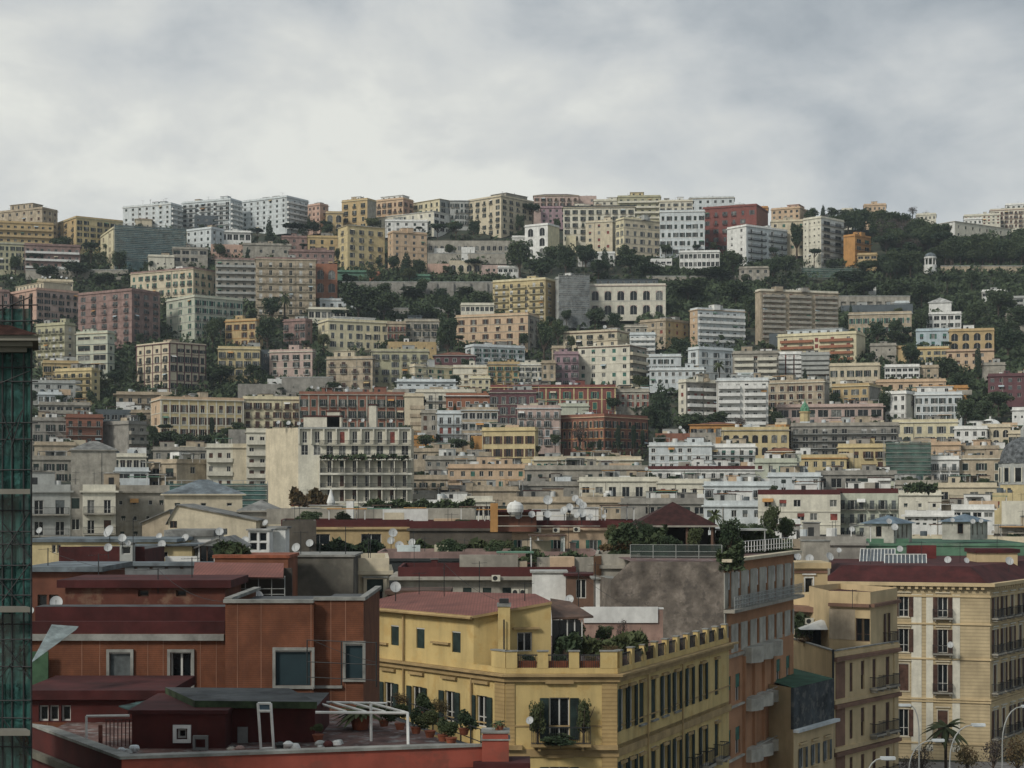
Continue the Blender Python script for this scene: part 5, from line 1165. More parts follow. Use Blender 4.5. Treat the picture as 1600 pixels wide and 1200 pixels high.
    def par(f, piers, name='parapet'):
        k = MB(); k.obox((f.p0.x-c[0], f.p0.y-c[1], 0), (f.d.x, f.d.y), (-f.d.y, f.d.x), (.0, f.L), (0, .28), ZT+.03, ZT+.36, YEL)
        for a, b_ in piers: k.obox((f.p0.x-c[0], f.p0.y-c[1], 0), (f.d.x, f.d.y), (-f.d.y, f.d.x), (a, b_), (-.02, .32), ZT+.362, zp, YEL); k.obox((f.p0.x-c[0], f.p0.y-c[1], 0), (f.d.x, f.d.y), (-f.d.y, f.d.x), (a-.05, b_+.05), (-.07, .37), zp, zp+.07, LEDGE)
        k.build(name, o)
        for (a0, a1), (b0, b1) in zip(piers, piers[1:]):
            g = MB(); st = a1+.06
            g.obox((f.p0.x-c[0], f.p0.y-c[1], 0), (f.d.x, f.d.y), (-f.d.y, f.d.x), (a1, b0), (.1, .16), zp-.25, zp-.18, RAIL)
            while st < b0: g.obox((f.p0.x-c[0], f.p0.y-c[1], 0), (f.d.x, f.d.y), (-f.d.y, f.d.x), (st, st+.03), (.11, .14), ZT+.36, zp-.25, RAIL); st += .13
            g.obox((f.p0.x-c[0], f.p0.y-c[1], 0), (f.d.x, f.d.y), (-f.d.y, f.d.x), (a1+.05, b0-.05), (.34, .62), ZT+.03, ZT+.75, POT)
            g.build('grille', o)
    par(Fr, [(Fr.u(a), Fr.u(b)) for a, b in ((790.5,808), (840,856), (889,905), (938,964.5))])
    pr = [(.3, .75)]
    for i in range(1, 11): pr.append((.3+i*2.18, .75+i*2.18))
    par(Rt, [q for q in pr if q[1] < Rt.L])
    u0 = Bx.u(742); par(Bx, [(Bx.u(768), Bx.L-.02)], 'parapet')
    # attic storey
    Q = Face((560.5, 111.45), (740, 102.35)); Rr = Face((740, 102.35), (861, 103.4)); zA, zR = 24.45, 25.35; m = MB(); at = MB()
    openings(o, at, Q, c, ZT+.02, zA, [dict(ref=657, y=(981,1013), xs=[(576,'closed'),(617,'closed'),(657,'closed'),(713,'closed')], w=.85, kind='closed', sh=SHUT['dg'])], YEL)
    a, q, r_ = rel(Q, c, 0), rel(Q, c, 1), rel(Rr, c, 1); s_ = (r_[0]-1.2, r_[1]+6); t_ = (a[0]+3, a[1]+7)
    d2 = Rr
    openings(o, at, Rr, c, ZT+.02, zA, [dict(ref=820, y=(988,1018), xs=[820], w=.95, kind='plain')], YEL)
    at.poly([(*q, zA), (*r_, zA), (*r_, zR-.15)], YEL)
    cut_wall(at, r_, s_, ZT+.02, zR-.15, [], YEL); cut_wall(at, s_, t_, ZT+.02, zA+.3, [], YEL); cut_wall(at, t_, a, ZT+.02, zA, [], YEL); at.build('attic_wall', o)
    rf = MB(); ee = lambda p, dx, dy, z: (p[0]+dx, p[1]+dy, z)
    top = [ee(a, -.3, -.25, zA+.02), ee(q, -.05, -.45, zA+.02), ee(r_, .05, -.12, zR-.1), ee(s_, .3, .3, zR), ee(t_, 0, .3, zA+.55)]
    low = [(x_, y_, z_-.16) for x_, y_, z_ in top]; 
    rf.poly([top[0], top[1], top[4]], REDTIN); rf.poly([top[1], top[2], top[3], top[4]], REDTIN); rf.poly([low[0], low[1], low[2], low[3], low[4]][::-1], YELD)
    for j in range(5): rf.poly([low[j], low[(j+1) % 5], top[(j+1) % 5], top[j]], YELD if j < 2 else REDTIN)
    rf.build('roof', o)
    g = MB(); g.tube((top[0][0]-.1, top[0][1]-.1, zA-.12), (top[1][0]-.1, top[1][1]-.1, zA-.12), .1, YELD, 6); g.build('gutter', o)
    strip(o, 'window_hood', Rr, c, Rr.z(983,820), Rr.z(980,820), .25, YELD, Rr.u(801), Rr.u(842))
    for px in (593, 690): strip(o, 'wall_ledge', Q, c, Q.z(1006,px), Q.z(1003,px), .2, YELD, Q.u(px-14), Q.u(px+14))
    k = MB(); p = Face((778, 101.6), (797, 101.6)); k.obox((p.p0.x, p.p0.y-100, 0), (1,0), (0,1), (0, p.L), (0, .8), ZT+.02, p.z(948,787), YEL); k.obox((p.p0.x, p.p0.y-100, 0), (1,0), (0,1), (-.06, p.L+.06), (-.06, .86), p.z(948,787), p.z(943,787), LEDGE)
    k.obox((p.p0.x, p.p0.y-100, 0), (1,0), (0,1), (.08, p.L-.08), (.08, .7), p.z(943,787), p.z(936,787), RAIL); k.build('chimney', o)
    k = MB(); pp = P(787.5, 1018, 101.4); k.tube((pp[0], 1.4, ZT+.1), (pp[0], 1.4, P(0, 968, 101.4)[2]), .05, RAIL, 6); k.build('flue_pipe', o)
    return o
MATS['near_yellow_plaster']; WC['yellowtrim'] = (.38,.27,.13); YELDW = W('yellowtrim')
yellow_palazzo()
def boxthing(name, label, cat, x0, x1, yt, yb, d, dep, m, rows=None, top=None, lid=None, lm=None, group=None, zb=None, d1=None, toponly=None):
    """box with one face from photo column x0 (distance d) to x1 (distance d1), its openings and a lid"""
    f = Face((x0, d), (x1, d1 or d)); c = ((f.p0.x+f.p1.x)/2, (f.p0.y+f.p1.y)/2); zt = f.z(yt, x0); z0 = zb if zb is not None else f.z(yb, x0)
    o = thing(name, label, cat, (c[0], c[1], z0), group); w_ = MB(); v = (-f.d.y, f.d.x); H = zt-z0
    class G(Face):
        def __init__(s): pass
    g = G(); g.p0, g.p1, g.d, g.L = f.p0, f.p1, f.d, f.L; g.u = f.u; g.z = lambda py, px: f.z(py, px)-z0
    openings(o, w_, g, c, 0, H, rows or [], m); a, b = rel(f, c, 0), rel(f, c, 1); e = (b[0]+v[0]*dep, b[1]+v[1]*dep); h = (a[0]+v[0]*dep, a[1]+v[1]*dep)
    cut_wall(w_, b, e, 0, H, [], m); cut_wall(w_, e, h, 0, H, [], m); cut_wall(w_, h, a, 0, H, [], m); w_.build('wall', o)
    r = MB(); pts = offset([a, b, e, h], lid if lid is not None else .15)
    if lid is not None: r.prism(pts, H+.002, H+(top or .2), lm or LEDGE, lm or LEDGE)
    else: r.poly([(*p, H+.002) for p in (a, b, e, h)], lm or GREYF)
    r.build('roof', o); return o, g, c, H
def slope_hedge(label, x0, x1, yt, yb, d, m=LEAF, n=1400, seed=1, name='hedge', cat='hedge'):
    a, b = P(x0, yb, d), P(x1, yt, d); rs = np.random.RandomState(seed); V = []; Fc = []
    o = thing(name, label, cat, ((a[0]+b[0])/2, d, a[2])); hw = (b[0]-a[0])/2; h = b[2]-a[2]
    for k in range(n):
        x = rs.uniform(-hw, hw); z = h*rs.uniform(0, 1)**.7*(.8+.3*math.sin(x*1.7+seed)+rs.uniform(-.1,.15)); p = np.array([x, rs.uniform(-.5, .5), z]); s = .16*max(1, d/140); aa = rs.normal(size=3)*s; bb = np.cross(aa, rs.normal(size=3))*.8/ (np.linalg.norm(aa)+.01)*s; j = len(V); V += [tuple(p-aa), tuple(p+bb), tuple(p+aa), tuple(p-bb)]; Fc.append((j,j+1,j+2,j+3))
    me = bpy.data.meshes.new('foliage'); me.from_pydata(V, [], Fc); me.materials.append(m); me.update(); ob('foliage', me, o)
    tr = MB(); tr.box(-hw, hw, -.3, .3, -.1, min(.4, h*.3), POT if m is LEAFR else BARK); tr.build('planter', o)
# ---- terrace items of the yellow palazzo
def pergola_roof():
    d = 104.5; a = P(861, 965, d); b = P(922, 960, d); o = thing('terrace_veranda', 'brown-roofed glass veranda on the terrace right of the yellow attic', 'veranda', (a[0], d, 21.12)); w_ = b[0]-a[0]; zt = a[2]-21.12
    r = MB(); r.poly([(.05,-.3,zt), (w_+.2,-.3,zt+.12), (w_-1.1,4.2,zt+.75), (.05,4.2,zt+.95)], ROOF['brown']); r.poly([(.05,-.3,zt-.12), (.05,4.2,zt+.8), (w_-1.1,4.2,zt+.6), (w_+.2,-.3,zt)], ROOF['brown']); r.poly([(.05,-.3,zt-.12), (w_+.2,-.3,zt), (w_+.2,-.3,zt+.12), (.05,-.3,zt)], ROOF['brown']); r.poly([(w_+.2,-.3,zt), (w_-1.1,4.2,zt+.6), (w_-1.1,4.2,zt+.75), (w_+.2,-.3,zt+.12)], ROOF['brown']); r.build('roof', o)
    g = MB(); g.box(.1, w_*.75, 0, .04, .1, zt-.15, GLASS); g.build('glazing', o)
    for i in range(5): k = MB(); u = .1+i*w_*.75/4; k.box(u-.04, u+.04, -.06, -.002, 0, zt-.12, FRW if i > 1 else RAIL); k.build('post', o)
    k = MB(); k.box(.1, w_*.75, -.05, -.003, .75, .82, FRW); k.build('rail', o)
pergola_roof()
boxthing('party_wall', 'long white-topped pinkish party wall behind the terrace plants', 'wall', 905, 1036, 952, 1010, 112, .35, mat('stained_pink_wall', (.33,.22,.175), var=.2, scale=.6, streak=.5, col2=(.24,.15,.12)), lid=.04, top=.1, lm=W('white'), zb=20.0)
def white_band():
    f = Face((905, 112), (1036, 112)); k = MB(); z0, z1 = f.z(973, 950), f.z(951.5, 950); o = thing('wall_sheet', 'white painted metal sheet along the top of the pinkish party wall', 'sheeting', (f.p0.x, 112, z0)); k.box(.3, f.L-.35, -.12, -.03, 0, z1-z0+.15, W('white')); k.build('sheet', o)
white_band()
def plant(x, yb, hp, wp, d, kind, label, z=None, group=None, pot=0):
    o = tree(kind, x, yb, hp, wp, label, group, d=d, z=(EYE+(HZ-yb)/F*d) if z is None else z, name='potted_plant' if pot else ('shrub' if kind in ('bush','olive') else None), cat='plant' if pot else None)
    if pot:
        k = MB(); r = wp/F*d*.22; revolve(k, [(r*.7, -pot), (r, 0), (r*1.08, 0), (r*1.08, .04), (r*.9, .04), (0, .03)], POT, 14); q = k.build('pot', o)
    return o
slope_hedge('lush terrace planting in front of the pinkish party wall', 905, 1010, 993, 1020, 104.8, n=1300, seed=31, m=LEAFY, name='terrace_planting', cat='plants')
slope_hedge('green plants round the brown-roofed veranda', 870, 905, 995, 1020, 103.9, n=300, seed=32, name='terrace_planting', cat='plants')
plant(895, 1012, 50, 40, 105.8, 'olive', 'leafy creeper bush hanging beside the brown-roofed veranda')
plant(945, 1012, 36, 34, 107, 'round', 'dense green bush in front of the pinkish party wall')
plant(972, 1010, 42, 26, 107.5, 'bare', 'bare climbing plant against the pinkish party wall')
plant(1003, 1006, 22, 12, 108, 'conif', 'small dark conifer pot plant at the right end of the party wall')
plant(955, 1022, 14, 36, 103, 'russet', 'reddish potted flowers behind the corner parapet')
plant(825, 1042, 20, 30, 101, 'bush', 'low planting in the first parapet gap of the yellow palazzo')
plant(872, 1042, 20, 28, 101, 'bush', 'low planting in the second parapet gap of the yellow palazzo')
plant(922, 1042, 20, 28, 101, 'russet', 'reddish planting in the third parapet gap of the yellow palazzo')
plant(840, 1160, 68, 34, 99.3, 'olive', 'climbing bush left of the corner balcony window')
plant(912, 1160, 72, 26, 99.4, 'olive', 'climbing bush right of the corner balcony window')
plant(876, 1166, 18, 86, 99.1, 'bush', 'dark hanging plants along the corner balcony railing')
for i, (x, y) in enumerate(((1052, 1012), (1073, 1008), (1090, 1004), (1108, 999), (1122, 996))): plant(x, y, 15, 18, 100+ (x-965)*.125, 'russet', ['reddish planter shrub in the parapet of the long side, nearest the corner', 'second reddish planter shrub of the long side parapet', 'third reddish planter shrub of the long side parapet', 'fourth reddish planter shrub of the long side parapet', 'last reddish planter shrub of the parapet by the grey stone wall'][i])
# ---- brick building
def brick_building():
    c = (-14, 75); o = thing('brick_building', 'red brick building with grey-framed windows behind the roof terrace', 'building', (-14, 75, 0)); m = MB()
    L_ = Face((20, 75), (352, 75)); M_ = Face((352, 74), (490, 74)); N_ = Face((490, 74.6), (568, 74.6))
    zl = L_.z(990, 300); zm = M_.z(942, 400); zn = N_.z(938, 520)
    openings(o, m, L_, c, 0, zl, [dict(ref=200, y=(1019,1078), xs=[(188,'closed'),(283,'plain')], w=.95, sh=SHUT['gy'], fr=FRW)], BRICKW)
    openings(o, m, M_, c, 0, zm, [dict(ref=457, y=(1016,1071), xs=[(459,'closed')], w=1.6, sh=mat('petrol_shutter', (.018,.040,.048), rough=.6, var=.15))], BRICKW)
    openings(o, m, N_, c, 0, zn, [dict(ref=553, y=(1006,1060), xs=[(553.5,'closed')], w=.76, sh=MATS['petrol_shutter'])], BRICKW)
    a, b = rel(L_, c, 0), rel(L_, c, 1); d_, e = rel(M_, c, 0), rel(M_, c, 1); g, h = rel(N_, c, 0), rel(N_, c, 1)
    for p, q, z in ((b, d_, zm), (e, g, zm), (h, (h[0], h[1]+9), zn), ((h[0], h[1]+9), (a[0], a[1]+9), zl), ((a[0], a[1]+9), a, zl)): cut_wall(m, p, q, 0, z, [], BRICKW)
    cut_wall(m, (b[0], b[1]+9), b, zl, zm, [], BRICKW)
    m.build('wall', o)
    r = MB(); r.poly([(*a, zl-.02), (*b, zl-.02), (b[0], b[1]+9, zl-.02), (a[0], a[1]+9, zl-.02)], DKRED); r.poly([(*d_, zm-.25), (*e, zm-.25), (e[0], e[1]+9, zm-.25), (d_[0], d_[1]+9, zm-.25)], GREYF); r.poly([(*g, zn-.25), (*h, zn-.25), (h[0], h[1]+9, zn-.25), (g[0], g[1]+9, zn-.25)], GREYF); r.build('roof', o)
    # copings and frames
    strip(o, 'cornice', L_, c, zl-.3, zl-.02, .22, LEDGE, 0, L_.L-.03); strip(o, 'coping', M_, c, zm, zm+.15, .1, LEDGE, -.08, M_.L, .3); strip(o, 'coping', N_, c, zn, zn+.15, .1, LEDGE, 0, N_.L+.08, .3)
    k = MB(); k.box(b[0]-.1, b[0]+.25, b[1]+.3, b[1]+9, zm, zm+.15, LEDGE); k.build('coping', o); k = MB(); k.box(h[0]-.2, h[0]+.1, h[1]+.3, h[1]+9, zn, zn+.15, LEDGE); k.build('coping', o)
    strip(o, 'parapet', L_, c, zl+.0, zl+.55, .0, DKRED, 0, L_.L-.02, .2)
    def frame(f, px, w_, y0, y1, sill=True):
        u = f.u(px); zt, zb = f.z(y0, px), f.z(y1, px); k = MB(); O = (f.p0.x-c[0], f.p0.y-c[1], 0); t = .13
        for a_, b_, z0, z1 in ((u-w_/2-t, u-w_/2, zb, zt+t), (u+w_/2, u+w_/2+t, zb, zt+t), (u-w_/2, u+w_/2, zt, zt+t), (u-w_/2-t, u+w_/2+t, zb-.14, zb)): k.obox(O, (f.d.x, f.d.y), (-f.d.y, f.d.x), (a_, b_), (-.12, -.002), z0, z1, LEDGE)
        k.build('window_frame', o)
    frame(L_, 188, .95, 1019, 1078); frame(L_, 283, .95, 1019, 1078); frame(M_, 459, 1.6, 1016, 1071); frame(N_, 553.5, .76, 1006, 1060)
    strip(o, 'ledge', M_, c, M_.z(1077, 480), M_.z(1073, 480), .16, LEDGE, M_.u(489), M_.L)
    strip(o, 'ledge', N_, c, N_.z(1075, 520), N_.z(1071, 520), .16, LEDGE, 0, N_.u(535))
    for px, f in ((74, L_), (128, L_), (156, L_), (231, L_), (255, L_), (313, L_), (338, L_), (371, M_), (408, M_), (486, M_), (517, N_), (540, N_)):
        strip(o, 'expansion_joint', f, c, 20, (zl-.31 if f is L_ else zm if f is M_ else zn), .012, mat('pale_joint', (.33,.17,.11), var=.2), f.u(px)-.015, f.u(px)+.015)
brick_building()
boxthing('green_door_panel', 'faded green metal panel against the brick wall beside the scaffold', 'panel', 44, 75, 1018, 1078, 74.5, .1, mat('faded_green_sheet', (.055,.11,.06), var=.2, scale=1.5, streak=.4), zb=22.8)
boxthing('roof_hut', 'dark red roof hut with a small barred opening and a wide tin roof', 'roof hut', 102, 352, 918, 975, 86, 5, mat('patchy_red_plaster', (.13,.047,.032), var=.2, scale=.5, streak=.4, col2=(.22,.13,.085)), rows=[dict(ref=224, y=(922,932), xs=[224, 283], w=.55, kind='plain', fr=FRB)], lid=.35, top=.4, lm=DKRED, zb=22)
boxthing('roof_parapet', 'dark red roof parapet in front of the red roof hut', 'parapet', 55, 355, 948, 985, 80, 1.5, DKRED, zb=22)
boxthing('roof_hut', 'orange brown roof house with a dark flat roof beside the scaffold', 'roof hut', 48, 152, 893, 950, 98, 7, mat('orange_brown_wall', (.15,.060,.038), var=.18, scale=.5, streak=.4), rows=[dict(ref=100, y=(929,948), xs=[66, 84], w=.55, kind='plain', fr=FRB)], lid=.4, top=.3, lm=ROOF['slate'], zb=15)
boxthing('roof_wall', 'long grey frieze wall with small holes behind the red roof hut', 'wall', 120, 345, 884, 912, 118, 1.2, mat('grey_frieze', (.17,.18,.18), var=.2, scale=.7, streak=.4), rows=[dict(ref=200, y=(886,889), xs=[147,155,163,180,188,212,236,260,284], w=.25, kind='plain', fr=FRB)], lid=.2, top=.25, lm=ROOF['slate'], zb=12)
boxthing('roof_house', 'dark red mansard roof with a big dormer behind the leaning dishes', 'roof', 92, 226, 858, 905, 140, 8, DKRED, rows=[dict(ref=197, y=(854,858), xs=[], w=1)], zb=10)
boxthing('dormer', 'pale grey dormer with a barred window on the dark red mansard roof', 'dormer', 187, 207, 850, 878, 138.9, 1, W('grey'), rows=[dict(ref=197, y=(854,866), xs=[197], w=.75, kind='plain')], lid=.1, top=.12, lm=ROOF['gray'])
boxthing('roof_house', 'cream yellow house wall behind the dark red mansard roof', 'house', 48, 272, 847, 900, 152, 8, W('yellow'), rows=[dict(ref=84, y=(851,864), xs=[84, 92], w=.35, kind='plain')], lid=.3, top=.3, lm=ROOF['slate'], zb=5)
boxthing('roof_house', 'pale terrace house with green shutters right of the mansard roof', 'house', 215, 300, 853, 900, 150.5, 5, W('yellow'), rows=[dict(ref=250, y=(862,872), xs=[240, 256], w=.7, kind='plain')], lid=.5, top=.15, lm=ROOF['slate'], zb=8)
# white gabled house
def gable_house(label, x0, x1, ye, yr, yb, d, dep, wm, rm, wins, off=.5, name='house'):
    f = Face((x0, d), (x1, d)); c = (f.p0.x, d); z0 = f.z(yb, x0); o = thing(name, label, 'house', (c[0], d, z0)); L_ = f.L; H = f.z(ye, x0)-z0; Hr = f.z(yr, x0)-z0; m = MB(); rr = []
    for px, w_, y0, y1 in wins:
        u = f.u(px); rr.append((f.z(y1, px)-z0, f.z(y0, px)-z0, [(u-w_/2, u+w_/2)])); put_window(o, ((0,0),(1,0)), u, f.z(y1,px)-z0, w_, (y1-y0)/F*d, 'plain', FRB, None, None, True)
    rr.sort(key=lambda r: r[0]); out = []
    for r in rr:
        if out and r[0] < out[-1][1]: out[-1] = (min(out[-1][0], r[0]), max(out[-1][1], r[1]), sorted(out[-1][2]+r[2]))
        else: out.append(r)
    cut_wall(m, (0,0), (L_,0), 0, H, out, wm, .3); a = L_*off; m.poly([(0,0,H), (L_,0,H), (a,0,Hr)], wm); cut_wall(m, (L_,0), (L_,dep), 0, H, [], wm); cut_wall(m, (L_,dep), (0,dep), 0, H, [], wm); cut_wall(m, (0,dep), (0,0), 0, H, [], wm); m.build('wall', o)
    r = MB(); e = .35; s0 = (Hr-H)/max(a,.1); s1 = (Hr-H)/max(L_-a,.1)
    for q in (([-e, a], [H-s0*e, Hr]), ([a, L_+e], [Hr, H-s1*e])):
        (xa, xb), (za, zb) = q; P8 = [(xa,-e,za+.03), (xb,-e,zb+.03), (xb,dep,zb+.03), (xa,dep,za+.03)]; lo = [(x,y,z-.14) for x,y,z in P8]
        r.poly(P8, rm); r.poly(lo[::-1], rm)
        for j in range(4): r.poly([lo[j], lo[(j+1)%4], P8[(j+1)%4], P8[j]], rm)
    r.build('roof', o); return o
gable_house('white gabled roof house with a tall dark doorway among the dishes', 310, 363, 853, 840, 880, 150, 9, W('white'), ROOF['gray'], [(323,1.3,851,879),(300.1,.01,860,861)][:1], .6)
gable_house('low white lean-to in front of the white gabled roof house', 258, 314, 863, 853, 880, 152, 6, W('white'), ROOF['gray'], [(287,1.5,861,868),(300,1.2,851.5,858)][:1], .85)
boxthing('roof_house', 'grey sloping roof wing left of the white gabled house', 'house', 262, 330, 838, 880, 160, 7, W('white'), rows=[dict(ref=299, y=(851,860), xs=[299], w=.8, kind='plain')], lid=.3, top=.6, lm=ROOF['gray'], zb=10)
boxthing('terrace_rail', 'pale balustrade in front of the white gabled house', 'railing', 258, 308, 869, 880, 146, .2, W('white'), rows=[], zb=24)
gable_house('cream gabled house with a grey tile roof below the dark hipped roof', 263, 400, 812, 788, 845, 232, 12, W('cream'), ROOF['gray'], [(271,1.0,796,808)][:0]+[(271,1,814,825)], .1)
gable_house('tan gabled shed wall left of the cream gabled house', 222, 268, 815, 796, 850, 236, 10, W('tan'), ROOF['gray'], [], .95)
building_late = '''
160 - 264 758 845 262 | stone | 3 5 | o | huts:0,aer:1,cor:.4,irr:1 | plain grey stone wall building with rows of small dark windows at the left
-20 - 108 757 838 250 | grey | 2 4 | t | bc:stone,huts:1,sh:gy,roof:white | left grey apartment with two long white-edged balconies
104 - 132 757 838 252 | concrete | 2 1 | p | huts:0,roof:gray,cor:0 | narrow concrete bay between the two balcony apartments
130 - 180 757 835 250 | ivory | 2 2 | t | bc:stone,huts:1,sh:br,roof:tile | right cream apartment with two deep balconies beside the grey stone wall
258 - 378 774 812 250 | cream | 2 3 | o | roof:hslate,rh:2.2,huts:0 | cream house with a dark hipped roof in front of the green netting
376 - 440 800 850 240 | stone | 1 3 | p | roof:hgray,rh:1.5,huts:0 | stone house with a low grey roof right of the dark hipped roof
418 - 742 795 845 238 | cream | 1 14 | o | roof:gray,huts:2,cor:.7,pc:stone,skip:.3,par:2.2 | long cream palazzo top with a blank stained stone parapet
440 - 640 812 860 205 | ochre | 1 5 | g | roof:dkred,huts:0,pc:dkred,cor:.3,skip:.4 | orange roof storey with glazed verandas under the long red roof edge
640 - 806 814 870 203 | darkstone | 1 2 | n | roof:dkred,huts:0,pc:dkred,cor:.3,aer:3 | long dark grey blank roof wall with a red edge
441 - 494 814 880 190 | darkstone | 1 1 | n | roof:gray,huts:0,cor:0 | dark stained blank wall block left of the orange roof storey
800 - 998 813 872 200 | peach | 1 7 | s | roof:dkred,huts:1,pc:dkred,cor:.4,sh:gn,skip:0,bp:0,fr:w | orange-tan roof storey with green shutters under the dark red roof edge
622 - 900 886 960 158 | stone | 1 9 | p | roof:dkred,huts:0,pc:dkred,cor:.8,skip:.3,fr:w | low stone roof house with a bright dark-red roof strip behind the yellow palazzo
590 - 935 862 905 176 | charcoal | 1 1 | n | roof:green,huts:0,cor:.2,aer:5,pc:rose,par:.7 | long dark hedge-screened terrace behind the dark-red roof strip
550 - 608 872 945 122 | cream | 1 1 | n | roof:gray,huts:0,cor:.3 | cream roof house wall with a dark shuttered door
930 - 1000 866 950 140 | stone | 1 3 | o | roof:dkred,huts:1,cor:.3,irr:1 | small stone and red roof house left of the rough grey stone wall
1235 - 1352 838 900 225 | concrete | 1 3 | n | roof:gray,huts:1,cor:.4,aer:2 | long dark grey roof wall left of the left blue-roofed hut
1425 - 1620 838 870 262 | cream | 1 8 | n | roof:brown,huts:0,cor:.8 | long cream cornice building behind the right blue-roofed hut
1555 - 1620 822 850 265 | stone | 1 3 | p | roof:slate,huts:1 | dark roofed house at the right edge behind the blue-roofed huts
1190 - 1250 842 890 210 | tan | 1 3 | p | roof:gray,huts:2 | tan roof house behind the terrace garden trees
440 - 560 860 880 215 | tan | 1 4 | p | roof:gray,huts:1,irr:1 | brown roof terrace house left of the dish cluster
'''
for l in building_late.strip().split('\n'): building(l)
boxthing('blank_wall', 'big grey mossy blank wall beside the cream wall with a shuttered door', 'wall', 447, 552, 870, 945, 118, 6, mat('mossy_grey_wall', (.15,.14,.115), var=.3, scale=.35, col2=(.08,.078,.065), streak=.5, fine=.3), lid=.15, top=.15, lm=LEDGE, zb=18)
boxthing('roof_door_bay', 'dark green shuttered terrace door in the cream wall', 'door', 568, 604, 903, 945, 121.6, .3, W('cream'), rows=[dict(ref=586, y=(905,944), xs=[586], w=1.2, kind='half', sh=SHUT['dg'])], lid=.1, top=.1, zb=22)
boxthing('roof_hut', 'orange roof hut wall left of the mossy blank wall', 'roof hut', 335, 450, 872, 905, 112, 5, mat('orange_hut_wall', (.20,.080,.045), var=.15, scale=.5, streak=.3), lid=.12, top=.2, lm=POT, zb=20)
boxthing('roof_shed', 'white boarded roof shed with thin scaffold poles', 'shed', 832, 884, 895, 950, 150, 3, W('white'), lid=.2, top=.15, lm=ROOF['white'], zb=18)
boxthing('roof_hut', 'small white roof room beside the rough grey stone wall', 'roof hut', 932, 954, 905, 950, 136, 3, W('white'), rows=[dict(ref=942, y=(915,935), xs=[942], w=.5, kind='closed', sh=SHUT['br'])], lid=.4, top=.12, lm=LEDGE, zb=18)
boxthing('roof_hut', 'brown wooden roof shack right of the white boarded shed', 'roof hut', 886, 930, 900, 950, 148, 3, W('brown'), rows=[dict(ref=908, y=(905,935), xs=[908], w=.9, kind='plain')], lid=.3, top=.2, lm=DKRED, zb=18)
boxthing('roof_hut', 'small brown roof cottage in front of the mossy wall dishes', 'roof hut', 606, 700, 929, 950, 118, 4, W('brown'), lid=.2, top=.3, lm=ROOF['brown'], zb=20)
# red awning frame terrace (left)
def awning_terrace():
    d = 92; x0, x1 = P(322, 0, d)[0], P(445, 0, d)[0]; zf = P(0, 940, d)[2]; zt = P(0, 900, d)[2]; o = thing('awning_frame', 'rusty red awning on a pale metal frame beside the leaning dishes', 'awning', (x0, d, zf)); w_ = x1-x0; h = zt-zf
    r = MB(); r.poly([(-.6,-.6,h), (w_,-.6,h-.05), (w_-.6,4,h+.55), (-1.4,4,h+.6)], REDTIN); r.poly([(-.6,-.6,h-.05), (-1.4,4,h+.55), (w_-.6,4,h+.5), (w_,-.6,h-.1)], REDTIN); r.build('awning_sheet', o)
    k = MB()
    for i in range(7): u = w_*i/6; k.tube((u,0,0), (u,0,h), .03, W('grey'), 5)
    for z in (.4, h*.5, h-.15): k.tube((0,0,z), (w_,0,z), .025, W('grey'), 5)
    k.build('frame', o)
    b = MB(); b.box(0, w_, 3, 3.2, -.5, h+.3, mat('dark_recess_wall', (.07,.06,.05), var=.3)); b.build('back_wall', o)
awning_terrace()
boxthing('veranda', 'white-framed glass veranda above the brown hedge', 'veranda', 388, 421, 829, 862, 165, 2.5, W('white'), rows=[dict(ref=404, y=(832,846), xs=[396, 411], w=.75, kind='plain'), dict(ref=404, y=(848,860), xs=[396, 411], w=.75, kind='plain')], lid=.2, top=.15, lm=ROOF['white'], zb=22)
boxthing('roof_house', 'white rooftop house right of the white-framed veranda', 'house', 420, 446, 826, 862, 168, 3, W('white'), lid=.2, top=.2, lm=ROOF['gray'], zb=20)
slope_hedge('dark hedge over the orange roof hut wall', 338, 388, 851, 874, 114, n=900, seed=2)
slope_hedge('dark green hedge along the terrace left of the dish cluster', 480, 600, 847, 864, 196, n=1600, seed=3)
slope_hedge('green terrace hedge in front of the long dark grey wall', 640, 800, 848, 864, 195, n=2000, seed=4, m=LEAFY)
slope_hedge('dark creeper hedge on the terrace above the dark-red roof strip', 800, 935, 866, 884, 172, n=1800, seed=5)
slope_hedge('reddish hedge on the terrace under the big cream slab', 455, 512, 768, 790, 300, m=LEAFR, n=900, seed=6)
slope_hedge('dark hedge strip behind the long stained parapet', 570, 740, 783, 796, 262, n=1500, seed=7)
slope_hedge('planter hedge at the foot of the yellow house in the lower right town', 1415, 1462, 756, 768, 350, n=500, seed=8)
slope_hedge('planted edge of the upper balcony of the big cream slab', 500, 640, 712, 716, 384, n=200, seed=9)
